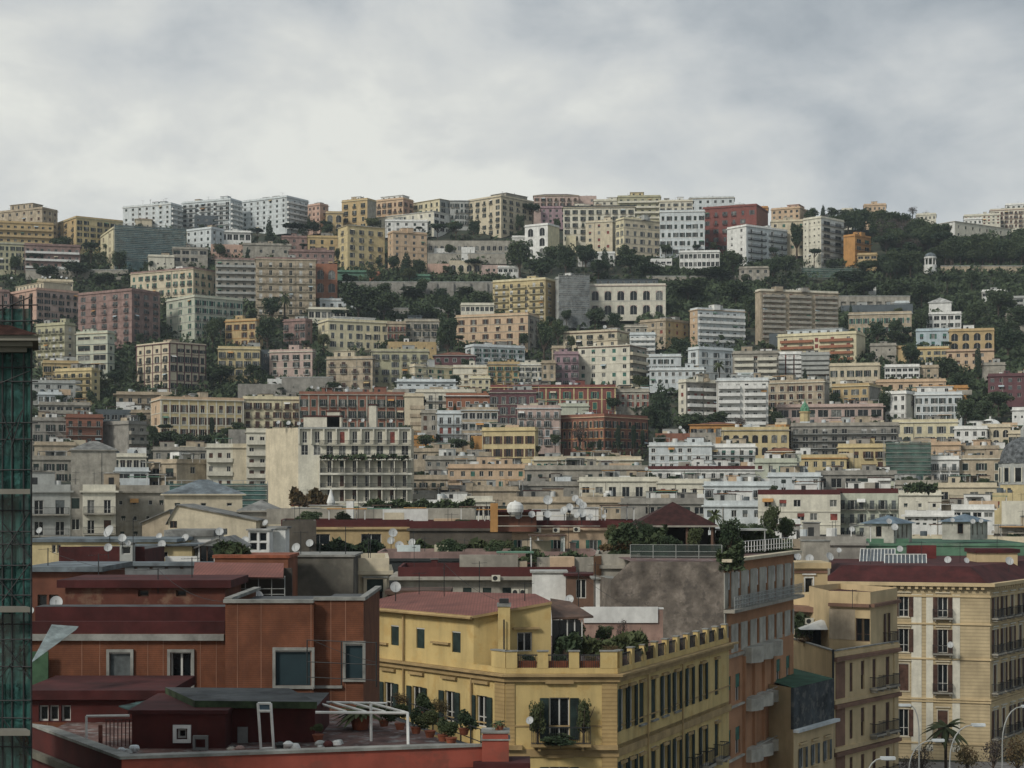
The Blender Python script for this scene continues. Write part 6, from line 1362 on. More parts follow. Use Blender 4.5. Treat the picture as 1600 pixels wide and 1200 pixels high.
# the big cream slab with deep balconies
def cream_slab():
    d = 390; A = Face((415, 398), (466, d)); Bf = Face((466, d), (642, d+1)); c = tuple(Bf.p0); z0 = 15; o = thing('apartment_building', 'big cream apartment slab with a blank left side and long planted balconies', 'building', (c[0], c[1], 0)); ZT = Bf.z(668, 466); m = MB(); wm = W('ivory'); ws = W('cream')
    a, b, e = rel(A, c, 0), rel(A, c, 1), rel(Bf, c, 1); H = lambda y: Bf.z(y, 500)
    rows = []; xs9 = [476+i*19.6 for i in range(9)]
    def put(y0, y1, xs, w_, kinds, sh, gl=None):
        ops = []
        for i, x in enumerate(xs):
            u = Bf.u(x); ops.append((u-w_/2, u+w_/2)); put_window(o, Bf.o(c), u, H(y1), w_, H(y0)-H(y1), kinds[i % len(kinds)], FRW, sh, None, True, gl if i % 2 else None)
        rows.append((H(y1), H(y0), ops))
    put(765, 783, xs9[2:], 1.1, ['plain', 'closed', 'half'], SHUT['br']); put(743, 760, xs9[2:], 1.1, ['plain', 'closed', 'plain'], SHUT['br']); put(720, 738, xs9[2:], 1.1, ['plain', 'half', 'plain'], SHUT['dg'], GLASS2)
    put(695, 711, xs9, 1.6, ['plain'], SHUT['dg'], GLASS2); put(674, 692, xs9, 1.1, ['plain', 'plain', 'plain', 'closed'], SHUT['rd'])
    cut_wall(m, b, e, 0, ZT, sorted(rows), wm, .5); cut_wall(m, a, b, 0, ZT, [], ws); cut_wall(m, e, (e[0], e[1]+12), 0, ZT, [], ws); cut_wall(m, (e[0], e[1]+12), (a[0], a[1]+12), 0, ZT, [], ws); cut_wall(m, (a[0], a[1]+12), a, 0, ZT, [], ws); m.build('wall', o)
    r = MB(); r.poly([(*a, ZT-.2), (*b, ZT-.2), (*e, ZT-.2), (e[0], e[1]+12, ZT-.2), (a[0], a[1]+12, ZT-.2)], ROOF['dkred']); r.build('roof', o)
    strip(o, 'coping', Bf, c, ZT-.35, ZT+.1, .5, W('grey'))
    for y in (716, 739, 762): put_balcony(o, Bf.o(c), (Bf.u(500)+Bf.L+.4)/2+.2, H(y), Bf.L-Bf.u(498), 1.6, 'rail', False, wm)
    for y in (718, 741, 764, 785): strip(o, 'slab_edge', Bf, c, H(y)-.15, H(y)+.32, 1.75, mat('slab_edge_cream', (.64,.62,.53), streak=.3), Bf.u(500), Bf.L+.3, -1.62)
    for y in (694, ): put_balcony(o, Bf.o(c), (Bf.u(500)+Bf.L)/2, H(y+1), Bf.L-Bf.u(498), 1.0, 'rail', True, wm)
    for i in range(10):
        x = 466.5+19.4*i; k = MB(); u = min(Bf.u(x), Bf.L-.2)
        k.obox((0,0,0), (Bf.d.x, Bf.d.y), (-Bf.d.y, Bf.d.x), (u-.02, u+.32), (-.85, -.003), H(694), ZT-.36, wm); k.build('fin', o)
    for i in range(8):
        u = Bf.u(500+i*19.4); k = MB(); k.obox((0,0,0), (Bf.d.x, Bf.d.y), (-Bf.d.y, Bf.d.x), (u-.12, u+.12), (-1.5, -.003), H(785), H(716)-.2, wm); k.build('fin', o)
    for x0, x1, yt in ((471, 531, 650), (508, 528, 642), (574, 586, 632)):
        k = MB(); u0, u1 = Bf.u(x0), Bf.u(x1); k.obox((0,0,0), (1,0), (0,1), (u0, u1), (4, 8), ZT-.19, Bf.z(yt, 500), wm); k.obox((0,0,0), (1,0), (0,1), (u0-.2, u1+.2), (3.8, 8.2), Bf.z(yt, 500), Bf.z(yt-2, 500), ROOF['dkred']); k.build('roof_hut', o)
cream_slab()
boxthing('chimney_stack', 'tall white chimney on the long stained parapet', 'chimney', 541, 552, 782, 812, 228, 1.0, W('white'), lid=.1, top=.15, lm=W('tan'), zb=26)
def parasol():
    d = 290; p = P(517, 796, d); o = thing('folded_parasol', 'folded white parasol on the hedge terrace under the cream slab', 'parasol', p); k = MB(); revolve(k, [(.05, 3.6), (.25, 2.9), (.75, 1.2), (.45, .5), (.15,.4)], W('white'), 10); k.build('cloth', o); k = MB(); k.tube((0,0,-.2), (0,0,3.75), .04, RAIL, 6); k.build('pole', o)
parasol()
def water_tank():
    d = 195; p = P(805, 806, d); o = thing('water_tank', 'big white round water tank on the roof left of the dish row', 'water tank', p); k = MB(); r = 1.0
    for j in range(9): pass
    revolve(k, [(.02, .05), (.6, .12), (.92, .45), (1.0, .85), (.92, 1.25), (.6, 1.58), (.15, 1.68), (.12, 1.8), (.0, 1.8)], W('white'), 20); k.build('tank', o); k = MB()
    for sx in (-.6, .6):
        for sy in (-.6, .6): k.tube((sx, sy, -.3), (sx, sy, .5), .05, RAIL, 5)
    k.build('stand', o)
water_tank()
def roof_frame():
    d = 197; p = P(766, 818, d); o = thing('roof_frame', 'orange roof stair hut with white rails left of the water tank', 'roof hut', (p[0], d, p[2]-1)); k = MB(); w_ = 1.0
    k.box(0, .9, 0, 2.5, 0, 3.4, W('orange')); k.box(.9, 5.5, 1.5, 2.5, 0, 2.4, W('brick')); k.build('wall', o); r = MB(); r.box(.9, 6.0, .0, 2.6, 2.402, 2.6, DKRED); r.build('roof', o)
    g = MB(); g.tube((.9,0,1.9), (13,0,1.9), .05, W('ivory'), 5); g.tube((.9,0,.7), (13,0,.7), .05, W('ivory'), 5); g.build('rail', o)
roof_frame()
# ---- rough stone wall + orange brown block
def orange_block():
    S = Face((955, 131), (1131, 130)); R_ = Face((1131, 130), (1240, 150)); c = tuple(R_.p0); o = thing('apartment_building', 'orange-brown apartment block with white balcony boxes and a rough stone side wall', 'building', (*c, 0)); ZT = R_.z(876, 1131); m = MB()
    a, b, e = rel(S, c, 0), rel(S, c, 1), rel(R_, c, 1); s2 = rel(Face((985, 131), (1131, 130)), c, 0)
    m.poly([(*a, 0), (*b, 0), (*b, ZT-.1), (*s2, ZT-.1), (*a, ZT-1.55)], OLDSTONE)
    u = R_.u; Z = lambda y, x=1131: R_.z(y, x)
    rows = []
    def row(y0, y1, us, w_, kind, sh, fr=FRB, gl=None):
        ops = []
        for t in us: ops.append((t-w_/2, t+w_/2)); put_window(o, R_.o(c), t, Z(y1), w_, Z(y0)-Z(y1), kind, fr, sh, None, True, gl)
        rows.append((Z(y1), Z(y0), ops))
    Ln = R_.L; us = [1.5+i*(Ln-2.4)/7 for i in range(8)]
    row(897, 950, us, .85, 'half', SHUT['wh']); row(981, 1020, us, .75, 'plain', None)
    for y0 in (1060, 1145): row(y0, y0+44, [1.3, 3.9, Ln-5.3, Ln-2.0], 1.35, 'half', SHUT['gn'], FRW)
    cut_wall(m, b, e, 0, ZT, sorted(rows), OBR, .35); bk = (e[0]-8, e[1]+5); cut_wall(m, e, bk, 0, ZT, [], OBR); cut_wall(m, bk, (a[0]-1, a[1]+8), 0, ZT, [], OBR); cut_wall(m, (a[0]-1, a[1]+8), a, 0, ZT-1.5, [], OLDSTONE); m.build('wall', o)
    r = MB(); r.poly([(*s2, ZT-.09), (*b, ZT-.09), (*e, ZT-.09), (*bk, ZT-.09), (a[0]+1, a[1]+8, ZT-.09)], TILE_F); r.build('roof', o)
    WHP = mat('dirty_white_panel', (.43,.41,.35), var=.16, scale=.7, streak=.5)
    strip(o, 'cornice', R_, c, ZT-.12, ZT+.12, .7, W('cream'), -.2, Ln+.3, .1)
    # pale window bands between openings
    for y0, y1, y2, y3 in ((895, 952, 0, 0), (979, 1024, 0, 0)):
        for i in range(len(us)+1):
            lo = 0 if i == 0 else us[i-1]+.46; hi = us[i]-.46 if i < len(us) else Ln; k = strip(o, 'pale_panel', R_, c, Z(y1), Z(y0), .06, WHP, lo, hi)
    strip(o, 'balcony_slab', R_, c, Z(958), Z(953), .9, W('stone'), -.1, Ln+.4)
    k = MB(); f = R_; O = (0,0,0); zb = Z(953)
    for z in (.35, .7, 1.0): k.obox(O, (f.d.x,f.d.y), (-f.d.y,f.d.x), (0, Ln), (-.86,-.82), zb+z, zb+z+.04, W('grey'))
    t = 0
    while t < Ln: k.obox(O, (f.d.x,f.d.y), (-f.d.y,f.d.x), (t, t+.03), (-.86,-.83), zb, zb+1, W('grey')); t += .45
    k.build('railing', o); g = MB(); g.obox(O, (f.d.x,f.d.y), (-f.d.y,f.d.x), (.1, Ln), (-.80,-.79), zb+.1, zb+.95, mat('frosted_panel', (.4,.42,.4), alpha=.35, var=.1)); g.build('balustrade_panel', o)
    strip(o, 'string_course', R_, c, Z(1031), Z(1026), .2, W('stone'), 0, 5.6)
    for y in (1030, 1112, 1195):
        for i in range(3):
            uc = 6.9+i*3.1; k = MB(); pts = [(-1.45,-.003),(-1.45,-.7)]+[(-1.45+2.9*q/8, -.7-.55*math.sin(math.pi*q/8)) for q in range(1, 8)]+[(1.45,-.7),(1.45,-.003)]
            loc = [(f.d.x*(uc+x)+f.d.y*(-y_)*-1*-1*0 + f.d.x*0 + (-f.d.y)*y_, f.d.y*(uc+x)+f.d.x*y_) for x, y_ in pts]
            zz = Z(y+12 if y > 1030 else y+16, 1131); k.prism(loc, zz, zz+ (1.0 if y > 1030 else 1.25), WHP); k.build('balcony', o)
            if y > 1030: q = MB(); q.obox(O, (f.d.x,f.d.y), (-f.d.y,f.d.x), (uc-1.4, uc+1.4), (-1.0,-.96), zz+1.25, zz+1.3, W('grey')); q.build('railing', o)
    for t in (5.5, 8.4, 11.4, 14.4): strip(o, 'pier', R_, c, 3, Z(1035), .25, OBR, t-.22, t+.22)
    for y in (1108, 1192): strip(o, 'string_course', R_, c, Z(y+3), Z(y), .22, WHP, 0, 5.4); strip(o, 'string_course', R_, c, Z(y+3), Z(y), .22, WHP, Ln-6.2, Ln+.1)
    strip(o, 'corner_pier', R_, c, 0, Z(958)-.01, .08, WHP, 0, .45)
orange_block()
def pavilion():
    d = 148; p = P(1052, 860, d); o = thing('roof_pavilion', 'dark red pyramid-roofed pavilion in the roof garden', 'pavilion', (p[0], d, 26.8)); z = P(0, 820, d)[2]-26.8; za = P(0, 784, d)[2]-26.8; w_ = 3.7; k = MB()
    q = [(-w_,-2.6,z), (w_,-2.6,z), (w_,4,z), (-w_,4,z)]; 
    for j in range(4): k.poly([q[j], q[(j+1)%4], (0,.5,za)], mat('maroon_tiles', (.045,.016,.014), var=.25, scale=2, fine=.4))
    k.build('roof', o); k = MB(); k.box(-w_, w_, -2.6, 4, z-.16, z-.002, W('stone')); k.build('eaves', o)
    for sx in (-3.2, -1, 1, 3.2): k = MB(); k.box(sx-.1, sx+.1, -2.2, -2.0, 0, z-.162, W('brown')); k.build('post', o)
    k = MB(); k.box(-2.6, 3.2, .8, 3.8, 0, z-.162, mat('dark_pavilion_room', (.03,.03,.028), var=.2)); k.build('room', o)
    k = MB(); k.box(3.7, 8.2, -1, 2.5, z-.5, z-.35, W('grey')); k.tube((8,-.9,0), (8,-.9,z-.5), .06, W('grey')); k.build('side_canopy', o)
pavilion()
for a in (('round', 975, 868, 52, 44, 146, 'big dark garden tree at the left end of the roof garden'), ('olive', 955, 862, 44, 26, 147, 'yellowish bush at the left edge of the roof garden'), ('fine', 1010, 868, 56, 50, 145, 'dark bushy roof tree in front of the pavilion at the left'),
          ('round', 1045, 866, 30, 44, 142, 'low dark bush in front of the dark pavilion room'), ('olive', 1085, 866, 44, 34, 144, 'green bush in front of the pavilion at the right'), ('round', 1140, 872, 66, 46, 146, 'dark tree spilling over the roof edge right of the palm'), ('fine', 1165, 862, 44, 40, 150, 'dark bush behind the roof railing of the orange-brown block'),
          ('olive', 1205, 848, 60, 34, 168, 'tall feathery tree at the right end of the roof garden'), ('round', 1228, 852, 46, 36, 170, 'dark tree at the far right end of the roof garden'), ('round', 1185, 850, 34, 40, 165, 'dark bush left of the tall feathery tree')):
    tree(*a[:5], a[6], d=a[5], z=26.8 if a[5] < 160 else 25.5, name='garden_tree', cat='tree')
slope_hedge('dense dark shrubs filling the roof garden left of the pavilion', 955, 1040, 826, 868, 143, n=3000, seed=41, name='garden_shrubs', cat='shrubs')
slope_hedge('dense dark shrubs of the roof garden right of the pavilion', 1080, 1236, 834, 866, 150, n=4200, seed=42, name='garden_shrubs', cat='shrubs')
slope_hedge('dark climbing shrub hanging over the roof edge near the palm', 1122, 1160, 846, 890, 130.4, n=1200, seed=43, name='hanging_shrub', cat='shrub')
tree('palm', 1116, 858, 68, 34, 'palm in the roof garden right of the dark pyramid roof', d=147, z=26.8)
def fence(label, x0, x1, yt, yb, d, d1, mt, step=1.1, mesh=None):
    f = Face((x0, d), (x1, d1)); zb, zt = f.z(yb, x0), f.z(yt, x0); o = thing('roof_railing', label, 'railing', (f.p0.x, f.p0.y, zb)); h = zt-zb; k = MB(); n = max(2, int(f.L/step))
    for i in range(n+1): u = f.L*i/n; q = MB(); q.tube((f.d.x*u, f.d.y*u, 0), (f.d.x*u, f.d.y*u, h), .03, mt, 5); q.build('post', o)
    for z in (.15, .5, 1): k.tube((0,0,h*z), (f.d.x*f.L, f.d.y*f.L, h*z), .02, mt, 5)
    k.build('rails', o)
    if mesh: q = MB(); q.obox((0,0,0), (f.d.x,f.d.y), (-f.d.y,f.d.x), (0,f.L), (.03,.04), 0, h, mesh); q.build('mesh_panel', o)
NET = mat('grey_green_mesh', (.06,.08,.07), alpha=.55, var=.2)
fence('wire fence along the top of the rough grey stone wall', 985, 1128, 851, 872, 131.5, 130.5, W('grey'), 1.6, NET)
fence('pale railing on the roof edge of the orange-brown block', 1160, 1238, 846, 864, 136, 149, W('white'), .8)
slope_hedge('row of orange flower boxes above the small stone roof house', 938, 985, 850, 858, 143, m=LEAFR, n=350, seed=12, name='flower_boxes', cat='planter')
# ---- stepped cream building
def stepped():
    Lf = Face((1238, 163), (1303, 150)); Rf = Face((1303, 150), (1404, 160)); c = tuple(Rf.p0); o = thing('palazzo', 'stepped cream and brown palazzo with a roof terrace gazebo', 'palazzo', (*c, 0)); m = MB(); ZT = Rf.z(1018, 1303)
    rows = []; Z = lambda y: Rf.z(y, 1303)
    xs = [(1330, .6), (1348, .7), (1366, .7), (1387, .8)]
    for yt in (1040, 1115, 1190):
        ops = []; 
        for i, (x, w_) in enumerate(xs):
            t = Rf.u(x); ops.append((t-w_/2, t+w_/2)); put_window(o, Rf.o(c), t, Z(yt+46), w_, Z(yt)-Z(yt+46), 'closed' if (i+yt) % 3 else 'half', FRB, SHUT['br'], None, True)
            if i in (2, 3): put_balcony(o, Rf.o(c), t, Z(yt+46)-.02, 1.9 if i == 2 else 2.2, .8, 'rail', True, W('stone'))
        rows.append((Z(yt+46), Z(yt), ops))
    a, b, e = rel(Lf, c, 0), rel(Lf, c, 1), rel(Rf, c, 1); bk = (e[0]-4, e[1]+14); b2 = (a[0]-1, a[1]+10)
    cut_wall(m, b, e, 0, ZT, sorted(rows), CRM); cut_wall(m, a, b, 0, ZT, [], CRM); cut_wall(m, e, bk, 0, ZT, [], CRM); cut_wall(m, bk, b2, 0, ZT, [], CRM); cut_wall(m, b2, a, 0, ZT, [], CRM); m.build('wall', o)
    r = MB(); r.poly([(*p, ZT-.7) for p in (a, b, e, bk, b2)], TILE_F); r.build('terrace_floor', o)
    strip(o, 'coping', Lf, c, ZT, ZT+.1, .08, LEDGE, 0, None, .3); strip(o, 'coping', Rf, c, ZT, ZT+.1, .08, LEDGE, 0, None, .3)
    for y in (1034, 1108, 1183): strip(o, 'cornice', Rf, c, Z(y), Z(y-6), .35, BRP); strip(o, 'string_course', Rf, c, Z(y-7), Z(y-13), .15, CRM)
    for y0, y1 in ((1036, 1093), (1109, 1168), (1184, 1240)): strip(o, 'brown_panel', Rf, c, Z(y1), Z(y0), .07, BRP, .3, 2.0); strip(o, 'pilaster', Rf, c, Z(y1), Z(y0), .12, CRM, Rf.L-1.1, Rf.L-.3)
    k = MB(); k.tube((b[0]-.1, b[1]-.15, 0), (b[0]-.1, b[1]-.15, ZT+.2), .1, RAIL, 6); k.build('downpipe', o)
    # upper block
    U = Face((1296, 158), (1360, 156)); V = Face((1360, 156), (1402, 163)); zt = U.z(925, 1360); z0 = ZT-.69; k = MB(); a, b, e = rel(U, c, 0), rel(U, c, 1), rel(V, c, 1)
    ops = []; zz = U.z(1002, 1340); zw = U.z(966, 1340)
    for x in (1343, 1353): t = U.u(x); ops.append((t-.38, t+.38)); put_window(o, U.o(c), t, zz, .76, zw-zz, 'plain', FRB, None, None, True)
    cut_wall(k, a, b, z0, zt, [(zz, zw, ops)], CRM); t = V.u(1385); zz2, zw2 = V.z(1004, 1385), V.z(958, 1385)
    put_window(o, V.o(c), t, zz2, .9, zw2-zz2, 'open', FRW, SHUT['br'], None, True); cut_wall(k, b, e, z0, zt, [(zz2, zw2, [(t-.45, t+.45)])], CRM); put_balcony(o, V.o(c), t, zz2, 2.2, .9, 'rail', True, W('stone'))
    bb = (e[0]-4, e[1]+8); b3 = (a[0]-.5, a[1]+8); cut_wall(k, e, bb, z0, zt, [], CRM); cut_wall(k, bb, b3, z0, zt, [], CRM); cut_wall(k, b3, a, z0, zt, [], CRM); k.poly([(*p, zt-.6) for p in (a, b, e, bb, b3)], DKRED); k.build('upper_wall', o)
    strip(o, 'cornice', U, c, U.z(949,1360), U.z(944,1360), .4, BRP); strip(o, 'cornice', V, c, U.z(949,1360), U.z(944,1360), .4, BRP)
    strip(o, 'brown_panel', U, c, U.z(1000,1340), U.z(952,1340), .05, W('tan'), .0, U.u(1336)); 
    # terrace back wall and its slab
    T = Face((1232, 168), (1336, 162)); k = MB(); a, b = rel(T, c, 0), rel(T, c, 1); k.obox((*a, 0), (T.d.x, T.d.y), (-T.d.y, T.d.x), (0, T.L), (0, .4), z0, T.z(955,1280), W('tan')); k.build('terrace_wall', o)
    k = MB(); k.obox((*a, 0), (T.d.x, T.d.y), (-T.d.y, T.d.x), (-.3, T.L+.2), (-1.2, 6), T.z(956,1280), T.z(948,1280), BRP); k.build('terrace_roof', o)
    k = MB(); k.obox((*a, 0), (T.d.x, T.d.y), (-T.d.y, T.d.x), (-.3, T.L), (.5, 5.5), T.z(948,1280)+.002, T.z(930,1280), CRM); k.build('upper_parapet', o)
    # top room
    q = Face((1226, 172), (1293, 172)); zt2 = q.z(888, 1260); k = MB(); a, b = rel(q, c, 0), rel(q, c, 1); t = q.u(1264); zb_, zw_ = q.z(929,1264), q.z(903,1264); put_window(o, q.o(c), t, zb_, .8, zw_-zb_, 'plain', FRW, None, W('white'), True)
    cut_wall(k, a, b, 15, zt2, [(zb_, zw_, [(t-.4, t+.4)])], CRM); cut_wall(k, b, (b[0], b[1]+5), 15, zt2, [], CRM); cut_wall(k, (a[0], a[1]+5), a, 15, zt2, [], CRM); k.build('top_room_wall', o)
    k = MB(); k.box(a[0]-.4, b[0]+.3, a[1]-.4, a[1]+5.3, zt2+.002, zt2+.6, CRM); k.build('top_room_roof', o)
    strip(o, 'cornice', q, c, zt2-.5, zt2-.2, .12, BRP)
stepped()
def gazebo():
    d = 160; p = P(1283, 1005, d); o = thing('gazebo', 'white gazebo tent on the terrace of the stepped palazzo', 'gazebo', (p[0], d, 17.0)); z = P(0, 982, d)[2]-17; za = P(0, 968, d)[2]-17; k = MB(); w_ = 2.2
    q = [(-w_,-1.5,z), (w_,-1.5,z), (w_,1.5,z), (-w_,1.5,z)]
    for j in range(4): k.poly([q[j], q[(j+1)%4], (0,0,za)], W('white'))
    k.build('canopy', o)
    for sx in (-1, 1):
        for sy in (-1.2, 1.2): s = MB(); s.tube((sx*w_*.6, sy, -.6), (sx*w_*.6, sy, z+.1), .04, RAIL, 5); s.build('post', o)
    s = MB(); s.box(-1.2, 1.2, 1.3, 1.36, -.5, z-.1, mat('black_cloth', (.012,.012,.012), var=.1)); s.build('side_cloth', o)
gazebo()
slope_hedge('dark climbing greenery behind the white gazebo', 1244, 1268, 965, 995, 161, n=700, seed=21, name='climbing_plant', cat='plant'); slope_hedge('climbing plants on the frame right of the white gazebo', 1300, 1334, 968, 1000, 160.5, n=500, seed=22, m=LEAFY, name='climbing_plant', cat='plant')
plant(1256, 1008, 14, 34, 159, 'russet', 'reddish planter boxes left of the white gazebo', z=17)
def green_roof_block():
    f = Face((1240, 139), (1303, 146)); c = tuple(f.p0); o = thing('low_building', 'low cream building with a netted blue-grey wall and a green flat roof', 'building', (*c, 0)); m = MB(); z1 = f.z(1140, 1240); zt = f.z(1075, 1240); ops = []; zb, zw = f.z(1205, 1240), f.z(1172, 1240)
    for x in (1254, 1273, 1292): t = f.u(x); ops.append((t-.45, t+.45)); put_window(o, f.o(c), t, zb, .9, zw-zb, 'open', FRW, SHUT['gy'], CRM, True); strip(o, 'window_hood', f, c, zw+.25, zw+.45, .15, CRM, t-.6, t+.6)
    a, b = rel(f, c, 0), rel(f, c, 1); cut_wall(m, a, b, 0, z1, [(zb, zw, ops)], CRM); cut_wall(m, b, (b[0]-3, b[1]+6), 0, zt, [], CRM); cut_wall(m, (a[0]-3, a[1]+6), a, 0, zt, [], CRM); m.build('wall', o)
    strip(o, 'ledge', f, c, z1-.25, z1, .5, W('cool'), -.1, f.L+.2); NW = mat('dark_blue_net_wall', (.055,.065,.07), var=.3, scale=.8, streak=.5, col2=(.13,.13,.12)); strip(o, 'netted_wall', f, c, z1+.002, zt, .0, NW, 0, f.L, .25)
    k = MB(); k.poly([(*a, zt+.02), (*b, zt+.02), (b[0]-3, b[1]+12, zt+.02), (a[0]-3, a[1]+12, zt+.02)], mat('green_roof_sheet', (.035,.10,.06), var=.2, scale=.8)); k.build('roof', o)
green_roof_block()
# ---- big cream palazzo at the right
def big_palazzo():
    Lf = Face((1280, 203), (1547, 198)); Rf = Face((1547, 198), (1720, 236)); c = tuple(Rf.p0); o = thing('palazzo', 'big cream palazzo with a toothed cornice and a dark red roof with skylights', 'palazzo', (*c, 0)); m = MB(); Z = lambda y: Rf.z(y, 1547); ZT = Z(912)
    rl = []; rr = []; zs = ((932, 966), (985, 1022), (1040, 1083), (1112, 1155)); xr = [1.7+i*3.15 for i in range(14)]
    for j, (y0, y1) in enumerate(zs):
        for f, us, rows in ((Lf, [Lf.u(1473), Lf.u(1412)] , rl), (Rf, xr, rr)):
            us = sorted([u for u in us if .8 < u < f.L-.8]); ops = []
            for i, t in enumerate(us):
                w_ = 1.15; ops.append((t-w_/2, t+w_/2)); put_window(o, f.o(c), t, Z(y1), w_, Z(y0)-Z(y1), 'closed' if (i*3+j) % 4 == 2 else 'open', FRW, SHUT['br'], W('cream') if f is Lf else W('ivory'), True)
                if f is Rf or i == 1: put_balcony(o, f.o(c), t, Z(y1)-.03, 2.4, .8, 'rail', True, W('stone'))
            rows.append((Z(y1), Z(y0), ops))
    a, b, e = rel(Lf, c, 0), rel(Lf, c, 1), rel(Rf, c, 1); bk = (a[0]+2, a[1]+34); bk2 = (e[0]-10, e[1]+6)
    cut_wall(m, a, b, 0, ZT, sorted(rl), CRMR); cut_wall(m, b, e, 0, ZT, sorted(rr), CRM); cut_wall(m, e, bk2, 0, ZT, [], CRM); cut_wall(m, bk2, bk, 0, ZT, [], CRM); cut_wall(m, bk, a, 0, ZT, [], CRM); m.build('wall', o)
    ch = [a, b, e]
    band(o, 'cornice', ch, ZT-.35, ZT+.05, .75, CRM); band(o, 'string_course', ch, Z(934), Z(931), .15, CRM)
    for y in (975, 1030, 1093, 1097, 1163): band(o, 'string_course', ch, Z(y+2.5), Z(y), .18, CRM)
    k = MB()
    for f in (Lf, Rf):
        t = .3
        while t < f.L-.3: k.obox((f.p0.x-c[0], f.p0.y-c[1], 0), (f.d.x,f.d.y), (-f.d.y,f.d.x), (t, t+.38), (-.55,-.003), ZT-.72, ZT-.37, CRM); t += .85
    k.build('dentils', o)
    for x in (1438, 1505): u = Lf.u(x)
    for x0, x1 in ((1424, 1440), (1447, 1458), (1488, 1500)): strip(o, 'pale_pilaster', Lf, c, 1, Z(930), .06, W('ivory'), Lf.u(x0), Lf.u(x1))
    ins = offset([a, b, e, bk2, bk], -.5); zp = ZT+1.0; k = MB(); q5 = [a, b, e, bk2, bk]
    # dark red sloping parapet, then flat roof
    ins2 = offset(q5, -3.2); z3 = ZT+1.9
    for j in range(5): k.poly([(*ins[j], ZT+.06), (*ins[(j+1)%5], ZT+.06), (*ins2[(j+1)%5], z3), (*ins2[j], z3)], DKRED)
    k.poly([(*p, z3) for p in ins2], DKRED); band_ = MB()
    for j in range(5): k.poly([(*q5[j], ZT+.055), (*q5[(j+1)%5], ZT+.055), (*ins[(j+1)%5], ZT+.055), (*ins[j], ZT+.055)], DKRED)
    k.build('roof', o)
    return o, z3
bp, zroof = big_palazzo()
def skylight(label, x0, x1, sh, yt, yb, d):
    p = P(x0, yb, d); x1_ = P(x1, yb, d)[0]-p[0]; s = sh/F*d; o = thing('skylight', label, 'skylight', p); h = 1.3; dy = 4.5; dx = (x0+0)*0; k = MB(); n = 10; h = (yb-yt)/F*d - .5*0
    L_ = x1_; kx = s
    for i in range(n+1): t = L_*i/n; q = MB(); q.tube((t,0,0), (t+kx,dy,h+.4), .07, WHITE_METAL, 4); q.build('bar', o)
    q = MB(); q.tube((0,0,0), (L_,0,0), .08, WHITE_METAL, 4); q.tube((kx,dy,h+.4), (L_+kx,dy,h+.4), .08, WHITE_METAL, 4); q.build('frame', o)
    q = MB(); q.poly([(0,0,-.05), (L_,0,-.05), (L_+kx,dy,h+.35), (kx,dy,h+.35)], mat('skylight_glass', (.06,.075,.08), rough=.15, spec=.6, var=.3)); q.build('glass', o)
    q = MB(); q.poly([(L_,.05,-.06), (L_+kx,dy,-.06), (L_+kx,dy,h+.3)], W('cream')); q.poly([(0,.05,-.06), (kx,dy,h+.3), (kx,dy,-.06)], W('cream')); q.poly([(kx,dy,-.06), (kx,dy,h+.3), (L_+kx,dy,h+.3), (L_+kx,dy,-.06)], W('cream')); q.build('curb', o)
skylight('farther glazed skylight on the dark red palazzo roof, partly behind the other', 1343, 1398, 13, 864, 880, 216)
skylight('front glazed skylight with ten white bars on the dark red palazzo roof', 1382, 1448, 13, 873, 891, 209)
boxthing('roof_house', 'yellow lean-to hut on the dark red palazzo roof', 'roof hut', 1527, 1590, 864, 888, 214, 5, CRM, lid=.25, top=.5, lm=DKRED, zb=22)
boxthing('roof_wall', 'raised dark red wedge wall in the middle of the palazzo roof', 'wall', 1418, 1463, 852, 880, 226, .6, mat('bright_red_waterproofing', (.13,.028,.025), var=.2, scale=.6), zb=22)
boxthing('chimney_stack', 'pale stained chimney block at the left end of the dark red roof', 'chimney', 1256, 1297, 846, 880, 205, 2.5, W('stone'), lid=.1, top=.15, zb=20)
# ---- green-roofed palazzo with two huts
def green_palazzo():
    f = Face((1235, 236), (1640, 236)); c = (f.p0.x, 236); o = thing('palazzo', 'long palazzo top with pale green roof strips behind the skylight roof', 'palazzo', (*c, 0)); zt = f.z(853, 1300); m = MB(); GR = mat('faded_green_roofing', (.12,.235,.15), var=.2, scale=.25, col2=(.18,.24,.18), streak=.3)
    cut_wall(m, (0,0), (f.L,0), 0, zt, [], GR); cut_wall(m, (f.L,0), (f.L,30), 0, zt, [], GR); cut_wall(m, (0,30), (0,0), 0, zt, [], GR); m.build('wall', o)
    k = MB(); k.poly([(0,0,zt), (f.L,0,zt), (f.L,32,zt+.3), (0,32,zt+.3)], mat('dark_green_roofing', (.05,.12,.075), var=.3, scale=.3, col2=(.10,.16,.12))); k.build('roof', o)
    k = MB(); k.box(2, f.L, -.15, .5, zt+.002, zt+.35, GR); k.box(6, 18, 5, 5.4, zt+.02, zt+.9, GR); k.build('parapet', o)
green_palazzo()
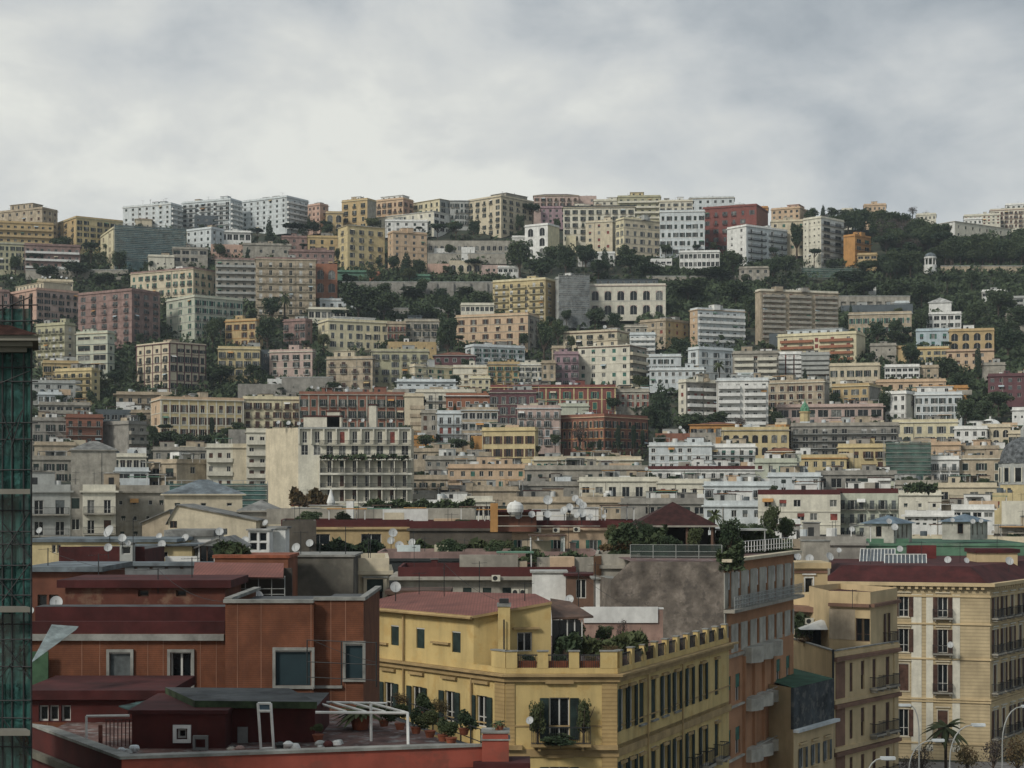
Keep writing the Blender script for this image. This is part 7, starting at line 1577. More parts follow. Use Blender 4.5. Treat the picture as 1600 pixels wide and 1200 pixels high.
def blue_hut(label, x0, x1, yt, ye, yb, d, wins, win2):
    A = Face((x0, d), (x0+(x1-x0)*.62, d-1.5)); B = Face((x0+(x1-x0)*.62, d-1.5), (x1, d+3.2)); c = tuple(B.p0); z0 = B.z(yb, 0) if False else EYE+(HZ-yb)/F*d; o = thing('roof_hut', label, 'roof hut', (*c, z0)); H = EYE+(HZ-ye)/F*d - z0; m = MB(); wm = mat('stained_white_plaster', (.48,.465,.40), var=.2, scale=.6, streak=.55, fine=.3)
    def rws(f, xs, w_, h0, h1):
        ops = []
        for x in xs: t = f.u(x); ops.append((t-w_/2, t+w_/2)); put_window(o, f.o(c), t, h0, w_, h1-h0, 'plain', FRB, None, None, True)
        return [(h0, h1, ops)]
    a, b, e = rel(A, c, 0), rel(A, c, 1), rel(B, c, 1); g = (a[0]+e[0]-b[0], a[1]+e[1]-b[1])
    cut_wall(m, a, b, 0, H, rws(A, wins, .8, .9, 2.4), wm); cut_wall(m, b, e, 0, H, rws(B, win2, .45, .7, 2.6), wm); cut_wall(m, e, g, 0, H, [], wm); cut_wall(m, g, a, 0, H, [], wm); m.build('wall', o)
    k = MB(); q = offset([a, b, e, g], .5); mid = ((a[0]+e[0])/2, (a[1]+e[1])/2, H+ (ye-yt)/F*d)
    for j in range(4): k.poly([(*q[j], H), (*q[(j+1)%4], H), mid], mat('blue_grey_roofing', (.14,.19,.23), var=.2, scale=.8, fine=.2))
    k.poly([(*p, H-.01) for p in q][::-1], wm); k.build('roof', o)
blue_hut('left one of two white huts with blue-grey hipped roofs', 1350, 1425, 805, 818, 848, 242, [1373], [1403, 1410, 1417]); blue_hut('right one of two white huts with blue-grey hipped roofs', 1472, 1543, 803, 815, 843, 244, [1500.5], [1520, 1527, 1535])
# ---- roof terrace in front
def terrace():
    z = 23.1; q = [P(50, 1141, 63.5), P(190, 1189, 55.6), P(757, 1169, 58.4), P(795, 1169, 58.4)]; pts = [(p[0], p[1]) for p in q[:3]]; c = (pts[1][0], pts[1][1]); o = thing('roof_terrace', 'coral painted roof terrace with a grey stone ledge in front of the brick building', 'roof terrace', (*c, 0)); R_ = [(p[0]-c[0], p[1]-c[1]) for p in pts]
    a, b, e = R_; e2 = (-5.3-c[0], 71.2-c[1]); a2 = (a[0], a[1]+9)
    m = MB(); cut_wall(m, a, b, 12, z, [], REDP); m.build('side_wall', o); m = MB(); cut_wall(m, b, e, 12, z, [], CORAL); cut_wall(m, e, e2, 12, z-.6, [], CORAL); m.build('parapet_wall', o)
    n1 = offset([a, b, e], -.42); n0 = offset([a, b, e], .08); k = MB()
    for j in range(2): k.poly([(*n0[j], z+.1), (*n0[j+1], z+.1), (*n1[j+1], z+.1), (*n1[j], z+.1)], LEDGE); k.poly([(*n0[j], z+.002), (*n0[j+1], z+.002), (*n0[j+1], z+.1), (*n0[j], z+.1)], LEDGE); k.poly([(*n1[j+1], z-.6), (*n1[j], z-.6), (*n1[j], z+.1), (*n1[j+1], z+.1)], CORAL)
    k.build('ledge', o)
    k = MB(); k.poly([(a[0], a[1], z-.55), (b[0], b[1]+.1, z-.55), (e[0], e[1]+.1, z-.55), (e2[0], e2[1], z-.55), (a[0], e2[1], z-.55)], TILE_F); k.build('terrace_floor', o)
    # lower sloping red ledge and corner pier
    f = Face((187, 55.5), (757, 58.3)); strip(o, 'lower_ledge', f, c, z-.95, z-.7, .22, DKRED); strip(o, 'lower_ledge', f, c, z-1.6, z-1.35, .3, LEDGE)
    g = Face((40, 63.8), (189, 55.5)); strip(o, 'lower_ledge', g, c, z-1.05, z-.8, .25, mat('olive_stone_ledge', (.12,.115,.09), var=.2, scale=1), 0, g.L)
    p = Face((753, 58.2), (795, 58.2)); O = (p.p0.x-c[0], p.p0.y-c[1], 0); k = MB(); zt = p.z(1146, 770); k.obox(O, (1,0), (0,1), (0, p.L), (0, 1.0), 12, p.z(1157, 770), CORAL); k.obox(O, (1,0), (0,1), (-.05, p.L+.05), (-.05, 1.05), p.z(1157,770)+.002, p.z(1155,770), LEDGE); k.obox(O, (1,0), (0,1), (.02, p.L-.02), (.02, 1), p.z(1155,770)+.002, zt, CORAL); k.obox(O, (1,0), (0,1), (-.03, p.L+.03), (-.03, 1.05), zt+.002, zt+.06, LEDGE); k.build('corner_pier', o)
    k = MB(); k.obox(O, (1,0), (0,1), (-.3, p.L+.75), (-.35, 1.2), p.z(1190,770)-.3, p.z(1190,770), DKRED); k.build('pier_base', o)
    return o
terrace()
TZ0 = 22.55
def tbox(name, label, cat, x0, x1, yt, d, dep, m, lid=None, lm=None, top=.15, rows=None): return boxthing(name, label, cat, x0, x1, yt, 0, d, dep, m, rows=rows, lid=lid, lm=lm, top=top, zb=TZ0)
o_, g_, c_, H_ = tbox('roof_house', 'dark red roof house with white-framed windows beside the scaffold', 'roof house', 44, 256, 1092, 68.5, 5, REDP, lid=.3, lm=DKRED, top=.38, rows=[dict(ref=90, y=(1102,1127), xs=[(68,'plain'),(84,'plain'),(103,'plain')], w=.4, kind='plain'), dict(ref=222, y=(1096,1101), xs=[(222,'plain')], w=.62, kind='plain')])
tbox('roof_room', 'dark red terrace room with a small white-framed window', 'roof room', 206, 352, 1115, 61.5, 5, REDP, lid=.12, lm=DKRED, top=.14, rows=[dict(ref=284, y=(1139,1154), xs=[(284,'plain')], w=.34, kind='plain')])
tbox('roof_room', 'taller dark red terrace room under the green felt roof', 'roof room', 345, 492, 1107, 63, 5, REDP)
def whitewin():
    f = Face((270, 61.4), (298, 61.4)); o = thing('window_surround', 'thick white frame round the small terrace room window', 'window frame', (f.p0.x, 61.4, f.z(1161,280))); h = f.z(1133,280)-f.z(1161,280); k = MB(); t = .13; k.box(0, f.L, .0, .08, 0, t, W('white')); k.box(0, f.L, .0, .08, h-t, h, W('white')); k.box(0, t, 0, .08, t, h-t, W('white')); k.box(f.L-t, f.L, 0, .08, t, h-t, W('white')); k.build('frame', o)
whitewin()
def green_felt():
    d = 62.3; a = P(262, 1082, 66); b = P(495, 1106, d); o = thing('felt_roof', 'sloping grey felt roof with a green fascia over the taller red room', 'roof', (P(345,0,d)[0], d, TZ0)); x0 = 0; x1 = P(495,0,d)[0]-P(345,0,d)[0]; z0 = P(0,1106,d)[2]-TZ0; dz = .42; xl = P(305,0,d)[0]-P(345,0,d)[0]
    k = MB(); A, B, C_, D_ = (xl, -.1, z0-.0+.02), (x1+.02, -.1, z0-.02), (x1-1.6, 4.2, z0-.02), (xl-2.0, 4.2, z0+.02)
    t = .26; up = lambda p: (p[0], p[1], p[2]+t); k.poly([up(A), up(B), up(C_), up(D_)], GREYF)
    for p, q in ((A,B), (B,C_), (C_,D_), (D_,A)): k.poly([p, q, up(q), up(p)], GREENF)
    k.poly([A, D_, C_, B], GREENF); k.build('slab', o)
green_felt()
def tent_sheet():
    d = 63; o = thing('plastic_sheet', 'teal plastic sheet roofing between the red rooms', 'sheet', (P(170,0,d)[0], d, P(0,1113,d)[2])); k = MB(); w_ = P(330,0,d)[0]-P(170,0,d)[0]; k.poly([(0,1.5,.05), (w_*.3,0,-.05), (w_*.6,0,.08), (w_,.8,.22), (w_*.95,3,.38), (w_*.4,3,.25)], mat('teal_sheet', (.045,.085,.08), var=.4, scale=2, fine=.4)); k.poly([(0,1.5,.02), (w_*.4,3,.22), (w_*.95,3,.35), (w_,.8,.19), (w_*.6,0,.05), (w_*.3,0,-.08)], MATS['teal_sheet']); k.build('sheet', o)
tent_sheet()
def frame_tube(name, label, cat, d, pts_list, r, m=WHITE_METAL, z0=None):
    p0 = P(pts_list[0][0][0], pts_list[0][0][1], pts_list[0][0][2] if len(pts_list[0][0]) > 2 else d); o = thing(name, label, cat, p0)
    for ch in pts_list:
        k = MB(); W_ = [Vector(P(p[0], p[1], p[2] if len(p) > 2 else d))-Vector(p0) for p in ch]
        for a, b in zip(W_, W_[1:]): k.tube(a, b, r, m, 6)
        k.build('bar', o)
    return o
frame_tube('door_frame', 'white tubular frame in front of the railing left of the small-window room', 'frame', 60.5, [[(135,1166), (135,1119), (202,1118)]], .05)
frame_tube('ladder_frame', 'tall white frame with a blue pane leaning on the red room wall', 'frame', 60, [[(408,1176), (403,1099), (423,1099), (428,1177)], [(404,1111), (424,1111)], [(408,1170), (427,1169)]], .055)
boxthing('blue_pane', 'small blue-grey pane at the top of the tall leaning frame', 'pane', 405, 421, 1101, 1109, 60.05, .03, mat('blue_grey_pane', (.08,.12,.15), var=.1), zb=P(0,1109,60.05)[2])
frame_tube('pergola', 'white metal pergola frame on the roof terrace', 'pergola', 62, [[(492,1097,67), (605,1099,67)], [(493,1113,61), (637,1114,61)], [(492,1097,67), (540,1111.5,61)], [(518,1097,67), (571,1112,61)], [(548,1097.5,67), (601,1112,61)], [(578,1098,67), (637,1114,61)], [(580,1158,61.5), (579.5,1100,61.5)], [(637,1114,61), (638,1166,59.8)], [(636,1166,59.8), (646,1166,59.8)]], .055)
boxthing('grey_hatch', 'narrow grey metal hatch on the taller red room wall', 'hatch', 371, 387, 1136, 1172, 62.8, .08, RUBBER, zb=P(0,1172,62.8)[2])
boxthing('grey_box', 'small grey electric box low on the red room wall', 'box', 263, 279, 1172, 1185, 61.3, .15, RUBBER, zb=P(0,1185,61.3)[2])
def bbq():
    f = Face((301, 61), (324, 61)); z = f.z(1184,310); o = thing('metal_cabinet', 'grey metal cabinet with a dark round opening against the red room', 'cabinet', (f.p0.x, 61, z)); k = MB(); h = f.z(1150,310)-z; k.box(0, f.L*.15, 0, .2, 0, h, RUBBER); k.box(f.L*.85, f.L, 0, .2, 0, h, RUBBER); k.box(f.L*.15, f.L*.85, 0, .2, h*.85, h, RUBBER); k.box(f.L*.15, f.L*.85, 0, .2, .0, h*.45, RUBBER); k.build('body', o); k = MB(); revolve(k, [(0,.01),(.14,.01),(.14,0)], MATS['black_cloth'], 14); q = k.build('round_opening', o, (f.L*.5, -.01, h*.17)); q.rotation_euler = (R(90), 0, 0)
bbq()
frame_tube('low_rail', 'short white tube rail on the stone ledge', 'rail', 57.4, [[(216,1186), (217,1180), (244,1184), (244,1187)]], .03)
frame_tube('flue_pipe', 'short rusty flue pipe behind the sloping ledge', 'pipe', 60, [[(157,1178), (157,1133)]], .085, m=mat('rusty_pipe', (.14,.05,.035), var=.3, scale=4))
def rail_bars():
    d = 62; o = thing('slat_screen', 'dark red vertical slat screen between the white frame and the red room', 'screen', (P(165,0,d)[0], d, TZ0)); k = MB()
    for i in range(7): q = MB(); u = i*.145; q.box(u, u+.035, 0, .03, 0, P(0,1124,d)[2]-TZ0, mat('brownish_slat', (.10,.045,.04), var=.2)); q.build('slat', o)
    k = MB(); k.box(-.05, 1.0, .04, .07, P(0,1126,d)[2]-TZ0, P(0,1124,d)[2]-TZ0, MATS['brownish_slat']); k.build('top_rail', o)
rail_bars()
def rubble(label, x, y, d, w_, seed, mts):
    p = P(x, y, d); o = thing('bag_heap', label, 'heap', p); rs = random.Random(seed)
    for i, m in enumerate(mts):
        k = MB(); 
        for j in range(5):
            a = rs.uniform(0, 6.28); r = rs.uniform(0, w_*.5); s = rs.uniform(.08, .2); cx, cy, cz = math.cos(a)*r, math.sin(a)*r*.5, rs.uniform(0, .16); pr = [(0.01,0)]+[(s*math.sin(t)*rs.uniform(.8,1.2), s*(1-math.cos(t))*.7) for t in (.6,1.2,1.8,2.4,2.9)]; mm = MB(); revolve(mm, pr, m, 9)
            i0 = len(k.v); k.v += [(v[0]+cx, v[1]+cy, v[2]+cz) for v in mm.v]; k.f += [tuple(t+i0 for t in ff) for ff in mm.f]; k.m += [k.slot(m)]*len(mm.f)
        k.build('bag', o)
rubble('crumpled silvery bags beside the slat screen', 196, 1180, 59.2, .9, 1, [W('grey'), W('cool')]); rubble('white rubbish bags at the corner of the taller red room', 512, 1172, 60, 1.1, 2, [W('white'), W('grey'), W('dkred')]); rubble('dark and white clutter under the tall white frame', 452, 1175, 59.6, .9, 3, [W('charcoal'), W('white')]); rubble('pile of rubble in front of the grey hatch', 365, 1181, 59.3, 1.0, 4, [W('rose'), W('stone')])
def pot_plant(label, x, y, d, r, h, kind, ph, pw):
    p = P(x, y, d); o = thing('potted_plant', label, 'plant', p); k = MB(); revolve(k, [(r*.72,0),(r,h*.9),(r*1.1,h*.9),(r*1.1,h),(r*.9,h),(0,h-.04)], POT, 18); k.build('pot', o); c, t = crown_proto(kind, 1); a = ob('crown', c, o); a.scale = (pw, pw, ph); a.location.z = h-.05 if kind != 'palm' else h-ph*.62
    return o
pot_plant('big sago palm in a large terracotta pot behind the pergola', 563, 1140, 66.5, .42, .62, 'palm', 1.5, 2.7)
pot_plant('agave in a terracotta pot on the coral corner pier', 780, 1144, 58.7, .17, .28, 'palm', .55, .75)
for i, (x, y, d, s, k, l) in enumerate(((600,1135,66,.8,'bush','dark potted shrub right of the large terracotta pot'), (625,1140,65,.9,'olive','light green potted shrub behind the pergola post'), (650,1146,63,.9,'bush','dark bushy plant right of the pergola post'), (672,1152,62,.9,'olive','yellow-green bushy plant in the middle of the planter row'), (692,1158,61,.8,'bush','dark round plant in the planter row near the railing'), (705,1163,60.3,.7,'olive','light green plant at the end of the planter row'), (690,1133,66.5,.9,'russet','reddish climbing plant on the railing'), (660,1122,68.5,1.0,'bush','dark creeping plant on the upper railing'), (725,1148,63,.9,'bush','dark creeper near the lower end of the railing'), (628,1118,69.5,.8,'russet','red-leaved plant near the top of the railing'), (497,1158,61.5,.5,'olive','small green weed plant at the red room corner'))):
    pot_plant(l, x, y, d, .2, .25, k, s, s*1.15)
fence('dark iron railing along the terrace edge before the yellow palazzo', 612, 768, 1088, 1122, 71.5, 60.5, RAIL, 1.0)
boxthing('low_wall', 'low grey terrace wall under the dark iron railing', 'wall', 600, 758, 1118, 1150, 70.5, .3, LEDGE, d1=60.3, zb=TZ0)
fence('thin wire railing in front of the brick building windows', 480, 588, 1000, 1068, 73.3, 72, RAIL, 2.0)
# ---- scaffold tower at the left edge
def scaffold_tower():
    d = 50; o = thing('scaffolding', 'tall green netted scaffold tower filling the left picture edge', 'scaffolding', (P(0,0,d)[0], d, 0)); X = lambda px, y=0: P(px,0,d+y)[0]-P(0,0,d)[0]; Z = lambda py: P(0,py,d)[2]
    for px in (-60, -40, -20, 4, 19, 37, 49):
        for y in (0, 1.1):
            q = px if y == 0 else min(px, 46); k = MB(); k.tube((X(q, y), y, 0), (X(q, y), y, Z(462 if px < 49 else 460)), .03, RAIL, 6); k.build('upright', o)
    for py in (478, 503, 574, 597, 662, 688, 735, 797, 830, 850, 884, 905, 930, 975, 1000, 1040, 1095, 1120, 1165): k = MB(); k.tube((X(-70), -.06, Z(py)), (X(rnd.choice([50, 54, 60]) if py < 700 else 50), -.06, Z(py+rnd.uniform(-2, 2))), .022, RAIL, 5); k.build('ledger', o)
    for a, b in (((0,485),(48,465)), ((0,600),(48,580)), ((4,640),(20,690)), ((37,640),(19,700)), ((4,700),(37,640)), ((4,815),(48,870)), ((48,800),(4,870)), ((0,905),(48,960)), ((48,880),(4,940)), ((4,1000),(48,1060)), ((0,1060),(48,1000)), ((4,1120),(48,1180))): k = MB(); k.tube((X(a[0]), -.1, Z(a[1])), (X(b[0]), -.1, Z(b[1])), .018, RAIL, 5); k.build('brace', o)
    NM = mat('dark_green_safety_net', (.022,.085,.072), alpha=.88, var=.40, scale=1.6, col2=(.055,.17,.15), fine=.7, rough=.8); rs = random.Random(3); n = MB(); cols = 15; rowsn = 60; ztop = Z(482)
    gv = [[(X(-80+128.5*i/cols), .04+.05*math.sin(i*1.9+j*.35)+rs.uniform(-.025,.025), ztop*j/rowsn) for i in range(cols+1)] for j in range(rowsn+1)]
    for j in range(rowsn):
        for i in range(cols): n.poly([gv[j][i], gv[j][i+1], gv[j+1][i+1], gv[j+1][i]], NM)
    n.build('netting', o)
    for py in (622, 728, 770, 960, 1150): k = MB(); k.box(X(-80), X(46, 1.1), .12, 1.1, Z(py), Z(py-4), RAIL); k.build('deck', o)
    BM = mat('black_mesh', (.010,.016,.016), alpha=.88, var=.2)
    for y0, y1 in ((768, 712), (950, 880), (1145, 1070)): g = MB(); g.box(X(-80), X(47, .2), .16, .2, Z(y0), Z(y1), BM); g.build('dark_screen', o)
scaffold_tower()
def edge_house():
    d = 52.5; o = thing('palazzo', 'pale house with a brown tiled eave behind the green scaffold', 'palazzo', (P(0,0,d)[0], d, 0)); X = lambda px, y=0: P(px,0,d+y)[0]-P(0,0,d)[0]; Z = lambda py, y=0: P(0,py,d+y)[2]
    k = MB(); k.prism([(X(-160), 0), (X(30), 0), (X(30, 6), 6), (X(-160), 6)], 0, Z(545), W('concrete')); k.build('wall', o)
    k = MB()
    for (xa, z0, z1, o_) in ((42, 550, 541, -2.75), (51, 541, 532, -3.1), (60, 532, 524, -3.5)): k.prism([(X(-160), o_), (X(xa, o_), o_), (X(xa, -.002)-.0, -.002), (X(-160), -.002)], Z(z0, o_)+.001, Z(z1, o_), mat('grey_stucco_cornice', (.19,.18,.15), var=.15, streak=.4))
    k.build('cornice', o)
    k = MB(); a = (X(-160), -3.6, Z(523, -3.6)); b = (X(62, -3.6), -3.6, Z(523, -3.6)); c_ = (X(14, -2.65), -2.65, Z(508, -2.65)); e = (X(-160), -2.65, Z(500, -2.65)); rt = mat('old_brown_tiles', (.10,.048,.038), var=.3, scale=3, wave=('X', 4, .5)); k.poly([a, b, c_, e], rt); k.poly([b, (X(58, -2.65), -2.65, Z(522, -2.65)), c_], rt); k.poly([a, e, c_, b], rt); k.build('roof', o)
    for py in (768, 952, 1144): k = MB(); k.prism([(X(-160), -3.2), (X(47, -3.2), -3.2), (X(40, -2.7), -2.7), (X(-160), -2.7)], Z(py+4, -3), Z(py-4, -3), MATS['grey_stucco_cornice']); k.build('string_course', o)
edge_house()
def clear_sheet():
    d = 66; a = P(48, 985, d); o = thing('corrugated_sheet', 'slanting translucent corrugated sheet beside the scaffold', 'sheet', a); k = MB(); m = mat('translucent_corrugated', (.30,.36,.36), var=.25, scale=2, fine=.4, alpha=.75, wave=('X', 6, .6)); x = P(92,0,d)[0]-a[0]; z1 = P(0,992,d)[2]-a[2]; z2 = P(0,1036,d)[2]-a[2]
    k.poly([(0,0,z2), (0,3,0), (x,3,z1+.1), (x,2.6,z1)], m); k.poly([(0,0,z2-.02), (x,2.6,z1-.02), (x,3,z1+.08), (0,3,-.02)], m); k.build('sheet', o)
clear_sheet()
# ---- satellite dishes
def dish_mesh():
    k = MB(); n = 22; revolve(k, [(0, 0)]+[(.5*t, .12*t*t) for t in (.25, .5, .75, 1)], DISHM, n); revolve(k, [(.5, .12), (.5, .145), (.375, .085), (.25, .05), (0, .02)][::-1], DISHM, n); revolve(k, [(.0,-.02),(.25,.01),(.375,.045),(.51,.11),(.5,.12)], mat('dish_back', (.33,.34,.34)), n)
    for v_ in (0,): pass
    a = MB(); a.tube((0,-.42,.10), (0,-.1,.52), .014, RAIL, 5); a.tube((0,-.12,.50), (0,-.02,.56), .04, mat('lnb_plastic', (.35,.35,.33)), 7)
    return k.mesh('reflector'), a.mesh('feed_arm')
DM = dish_mesh()
def dish(x, y, dp, d, yaw, label, group=None, el=28, mast=None):
    s = dp/F*d; p = P(x, y, d); o = thing('satellite_dish', label, 'satellite dish', p, group); r = ob('reflector', DM[0], o); r.scale = (s*.92, s, s); r.rotation_euler = (R(90-el), 0, R(yaw)); ob('feed_arm', DM[1], r)
    k = MB(); L_ = mast or s*1.2; k.tube((0, .12*s, -L_), (0, .12*s, .1*s), .025+.015*s, RAIL, 6); k.build('mast', o); return o
DISH = '''
171 831 19 136 -25 | largest white dish above the dark red mansard roof
62 829 10 200 -10 | small dish on the dark roof right of the scaffold
191 841 13 134 20 | dish on a slanting pole above the pale dormer
169 856 13 134 15 | dish lower left of the pale dormer
200 849 9 134 30 | smallest dish touching the top of the pale dormer
249 838 10 156 -5 | dish left of the grey sloping roof wing
253 851 13 150 10 | dish at the eave of the grey sloping roof wing
239 858 9 149 0 | faint dish below the eave dish
290 841 13 155 -15 | grey dish on the grey sloping roof
343 831 13 149 15 | dish on the ridge of the white gabled house
415 817 10 230 -20 | dish on the low grey roof right of the cream gabled house
383 845 13 160 0 | pale dish before the white-framed veranda
88 942 20 83 20 | big dish half behind the dark red parapet near the scaffold
48 955 12 82 0 | dish cut off by the scaffold tower
353 930 15 91.5 20 | left dish of the three under the red awning
366 930 20 91 15 | big middle dish of the three under the red awning
402 933 19 90.5 20 | right dish of the three under the red awning
618 918 17 110 15 | dish on the small brown roof cottage left of the red tin roof
890 937 14 113 -5 | dish behind the right end of the yellow attic roof
463 856 14 185 -10 | white dish on the terrace left of the hedge
484 849 12 190 5 | grey dish right of the white terrace dish
614 833 14 190 15 | top dish of the four above the dark hedge terrace
611 845 12 191 0 | second dish from the top in the group of four above the hedge terrace
624 853 14 189 15 | lowest dish in the group of four above the hedge terrace
644 848 12 190 -10 | right dish in the group of four above the hedge terrace
821 856 9 188 0 | half hidden dish in front of the green shutters
811 806 12 196 -10 | leftmost dish of the row on the red roof edge
831 804 11 196 5 | second dish of the row on the red roof edge
856 804 12 196 10 | third dish of the row on the red roof edge
856 782 15 197 10 | big dish standing alone above the row on the red roof
882 798 13 196 -20 | dish at the left of the dense dish cluster
890 793 12 196.5 15 | dish behind the left one of the dense dish cluster
899 779 11 197 -10 | highest dish of the dense dish cluster
905 785 12 196.6 20 | dish under the highest one of the dense cluster
911 790 12 196.4 10 | right-leaning dish in the middle of the dense cluster
909 802 15 196 10 | big low dish at the right of the dense cluster
902 805 10 195.7 -15 | small low dish at the bottom of the dense cluster
923 807 8 196 0 | small dish right of the dense cluster
944 807 7 196 0 | smallest dish at the right end of the row on the red roof
1246 870 12 188 25 | left dish of the three over the stepped palazzo top room
1265 873 13 188 0 | middle dish of the three over the stepped palazzo top room
1296 870 13 188 35 | right dish of the three over the stepped palazzo top room
1311 860 8 205 0 | small dish on the left part of the dark red palazzo roof
1481 875 11 210 -10 | dish left of the pair on the dark red palazzo roof
1510 876 9 210 20 | upper dish of the pair on the dark red palazzo roof
1511 889 10 206 0 | lower dish of the pair on the dark red palazzo roof
1577 877 13 208 10 | dish in front of the yellow lean-to hut
1406 858 10 222 0 | pale dish behind the skylights
1331 827 9 240 10 | dish left of the left blue-roofed hut
1389 815 9 239 15 | upper dish on the left blue-roofed hut
1398 824 11 238 0 | lower dish on the left blue-roofed hut
1488 813 7 241 10 | left dish on the right blue-roofed hut
1520 815 8 241 0 | middle dish on the right blue-roofed hut
1533 814 7 242 -10 | right dish on the right blue-roofed hut
1485 1008 10 197 -10 | dish fixed beside a window on the big cream palazzo wall
828 1126 12 98.6 -10 | small dish left of the corner balcony of the yellow palazzo
1225 859 8 186 0 | small dish at the right end of the roof garden
1128 771 6 330 0 | left small dish on the blue-white block behind the garden palm
1139 773 8 330 0 | middle dish on the blue-white block behind the garden palm
1163 772 6 330 0 | right small dish on the blue-white block behind the garden palm
1123 779 5 328 0 | tiny dish below the row on the blue-white block
1010 733 6 420 0 | small dish left of the long white block with the dark red terrace roof
1067 673 6 480 20 | dish on the brown-red wall building
1063 668 5 481 0 | tiny dish above the dish on the brown-red wall building
1240 748 6 420 0 | dish on the pale houses left of the grey roof terraces
1268 753 7 420 0 | dish right of the pale houses, left of the grey roof terraces
1386 736 5 430 0 | tiny dish on the grey roof terraces
1415 757 6 390 0 | dish left of the dark planter hedge
365 648 5 590 0 | tiny dish on the golden palazzo roof
435 660 6 391 0 | leftmost dish on the roof edge of the big cream slab
451 661 7 391 0 | second dish on the roof edge of the big cream slab
467 662 6 391 0 | third dish on the roof edge of the big cream slab
547 657 5 393 0 | left dish right of the roof hut on the big cream slab
567 657 6 393 0 | middle dish right of the roof hut on the big cream slab
611 658 6 393 0 | right dish right of the roof hut on the big cream slab
893 513 0 700 0 |
945 511 6 735 0 | white dish on the brown-edged cream house roof
'''
for l in DISH.strip().split('\n'):
    a, lab = [t.strip() for t in l.split('|')]; v = [float(t) for t in a.split()]
    if v[2] > 0: dish(v[0], v[1], v[2]*1.06, v[3], v[4]-8, lab, 'satellite dishes on the roofs')
for i, x in enumerate((487, 497, 518, 531, 543, 560, 584, 604, 618, 626)): dish(x, 605+(i % 3)*1.5, 5, 606, 0, 'tiny white dish in the line along the roof of the brick red row', 'tiny dishes on the brick red row')
for i, x in enumerate((66, 71, 78, 18, 96, 104)): dish(x, 433+(i % 2)*1.5, 4, 790, 0, 'tiny white dish on the cream rooftop storey at the left', 'tiny dishes on the cream rooftop storey')
# ---- street at the lower right
def lamp(label, hx, hy, px, top_y, d):
    zt = P(0, top_y, d)[2]; o = thing('street_lamp', label, 'street lamp', (P(px,0,d)[0], d, 0)); k = MB(); X = P(hx,0,d)[0]-P(px,0,d)[0]; zh = P(0, hy, d)[2]; k.tube((0,0,0), (0,0,zt-2), .10, W('grey'), 8, .06)
    pv = (0,0,zt-2)
    for t in range(1, 7):
        a = t/6; q = (X*a**2.0, 0, zt-2+(zh-zt+2)*math.sin(a*math.pi/2)); k.tube(pv, q, .055, W('grey'), 6); pv = q
    k.build('pole', o); h = MB(); sg = 1 if X > 0 else -1; h.obox((X,0,zh), (1,0), (0,1), sorted((-.1*sg, .95*sg)), (-.2,.2), -.08, .12, W('cool')); h.obox((X,0,zh), (1,0), (0,1), sorted((.1*sg, .85*sg)), (-.15,.15), -.14, -.081, W('grey')); h.build('lamp_head', o)
lamp('street lamp whose head bends left before the cream palazzo', 1421, 1102, 1436, 1112, 150); lamp('street lamp bending right in front of the palm', 1520, 1133, 1484, 1150, 130); lamp('street lamp bending right at the right picture edge', 1598, 1104, 1566, 1125, 140); lamp('street lamp low in front of the stepped palazzo', 1378, 1185, 1350, 1200, 120); lamp('street lamp behind the bare trees left of the palm', 1458, 1157, 1420, 1170, 145)
tree('palm', 1478, 1200, 84, 88, 'street palm in front of the big cream palazzo', d=172, z=0)
for i, (x, y, h, w_, d) in enumerate(((1440,1215,50,50,165), (1512,1215,52,56,168), (1552,1212,60,54,160), (1590,1215,66,60,158), (1420,1222,40,44,160))): tree('russet' if i % 2 else 'bare', x, y, h, w_, ['bare brown tree left of the street palm', 'thin red-leaved tree right of the street palm', 'bare brown tree under the corner of the big cream palazzo', 'thin reddish tree at the lower right corner', 'small reddish tree under the leftmost street lamp'][i], d=d, z=0)
def street():
    k = MB(); k.box(10, 120, 60, 196, .004, .012, mat('asphalt', (.05,.05,.052), var=.2, scale=1, fine=.3)); tag(k.build('road'), kind='structure'); k = MB(); k.box(28, 120, 186, 197, .012, .13, mat('pavement_slabs', (.18,.17,.16), var=.2, scale=1)); tag(k.build('pavement'), kind='structure')
street()

def tv_aerial(x, yb, hp, d, label, tall=False):
    p = P(x, yb, d); h = hp/F*d; o = thing('tv_aerial', label, 'aerial', p); k = MB(); k.tube((0,0,-.3), (0,0,h), .03, RAIL, 5); k.build('mast', o); rs = random.Random(label); k = MB(); a = rs.uniform(-.6, .6); dx, dy = math.cos(a), math.sin(a); z = h*.93; L_ = .55 if not tall else .9
    k.tube((-dx*L_,-dy*L_,z), (dx*L_,dy*L_,z+.05), .014, RAIL, 4)
    for i in range(7): t = -1+i/3; k.tube((dx*L_*t-dy*.22, dy*L_*t+dx*.22, z+.02), (dx*L_*t+dy*.22, dy*L_*t-dx*.22, z+.02), .009, RAIL, 4)
    k.build('antenna', o)
    if h > 1.5: k = MB(); k.tube((-dy*.4, dx*.4, h*.72), (dy*.4, -dx*.4, h*.72), .012, RAIL, 4); k.build('crossbar', o)
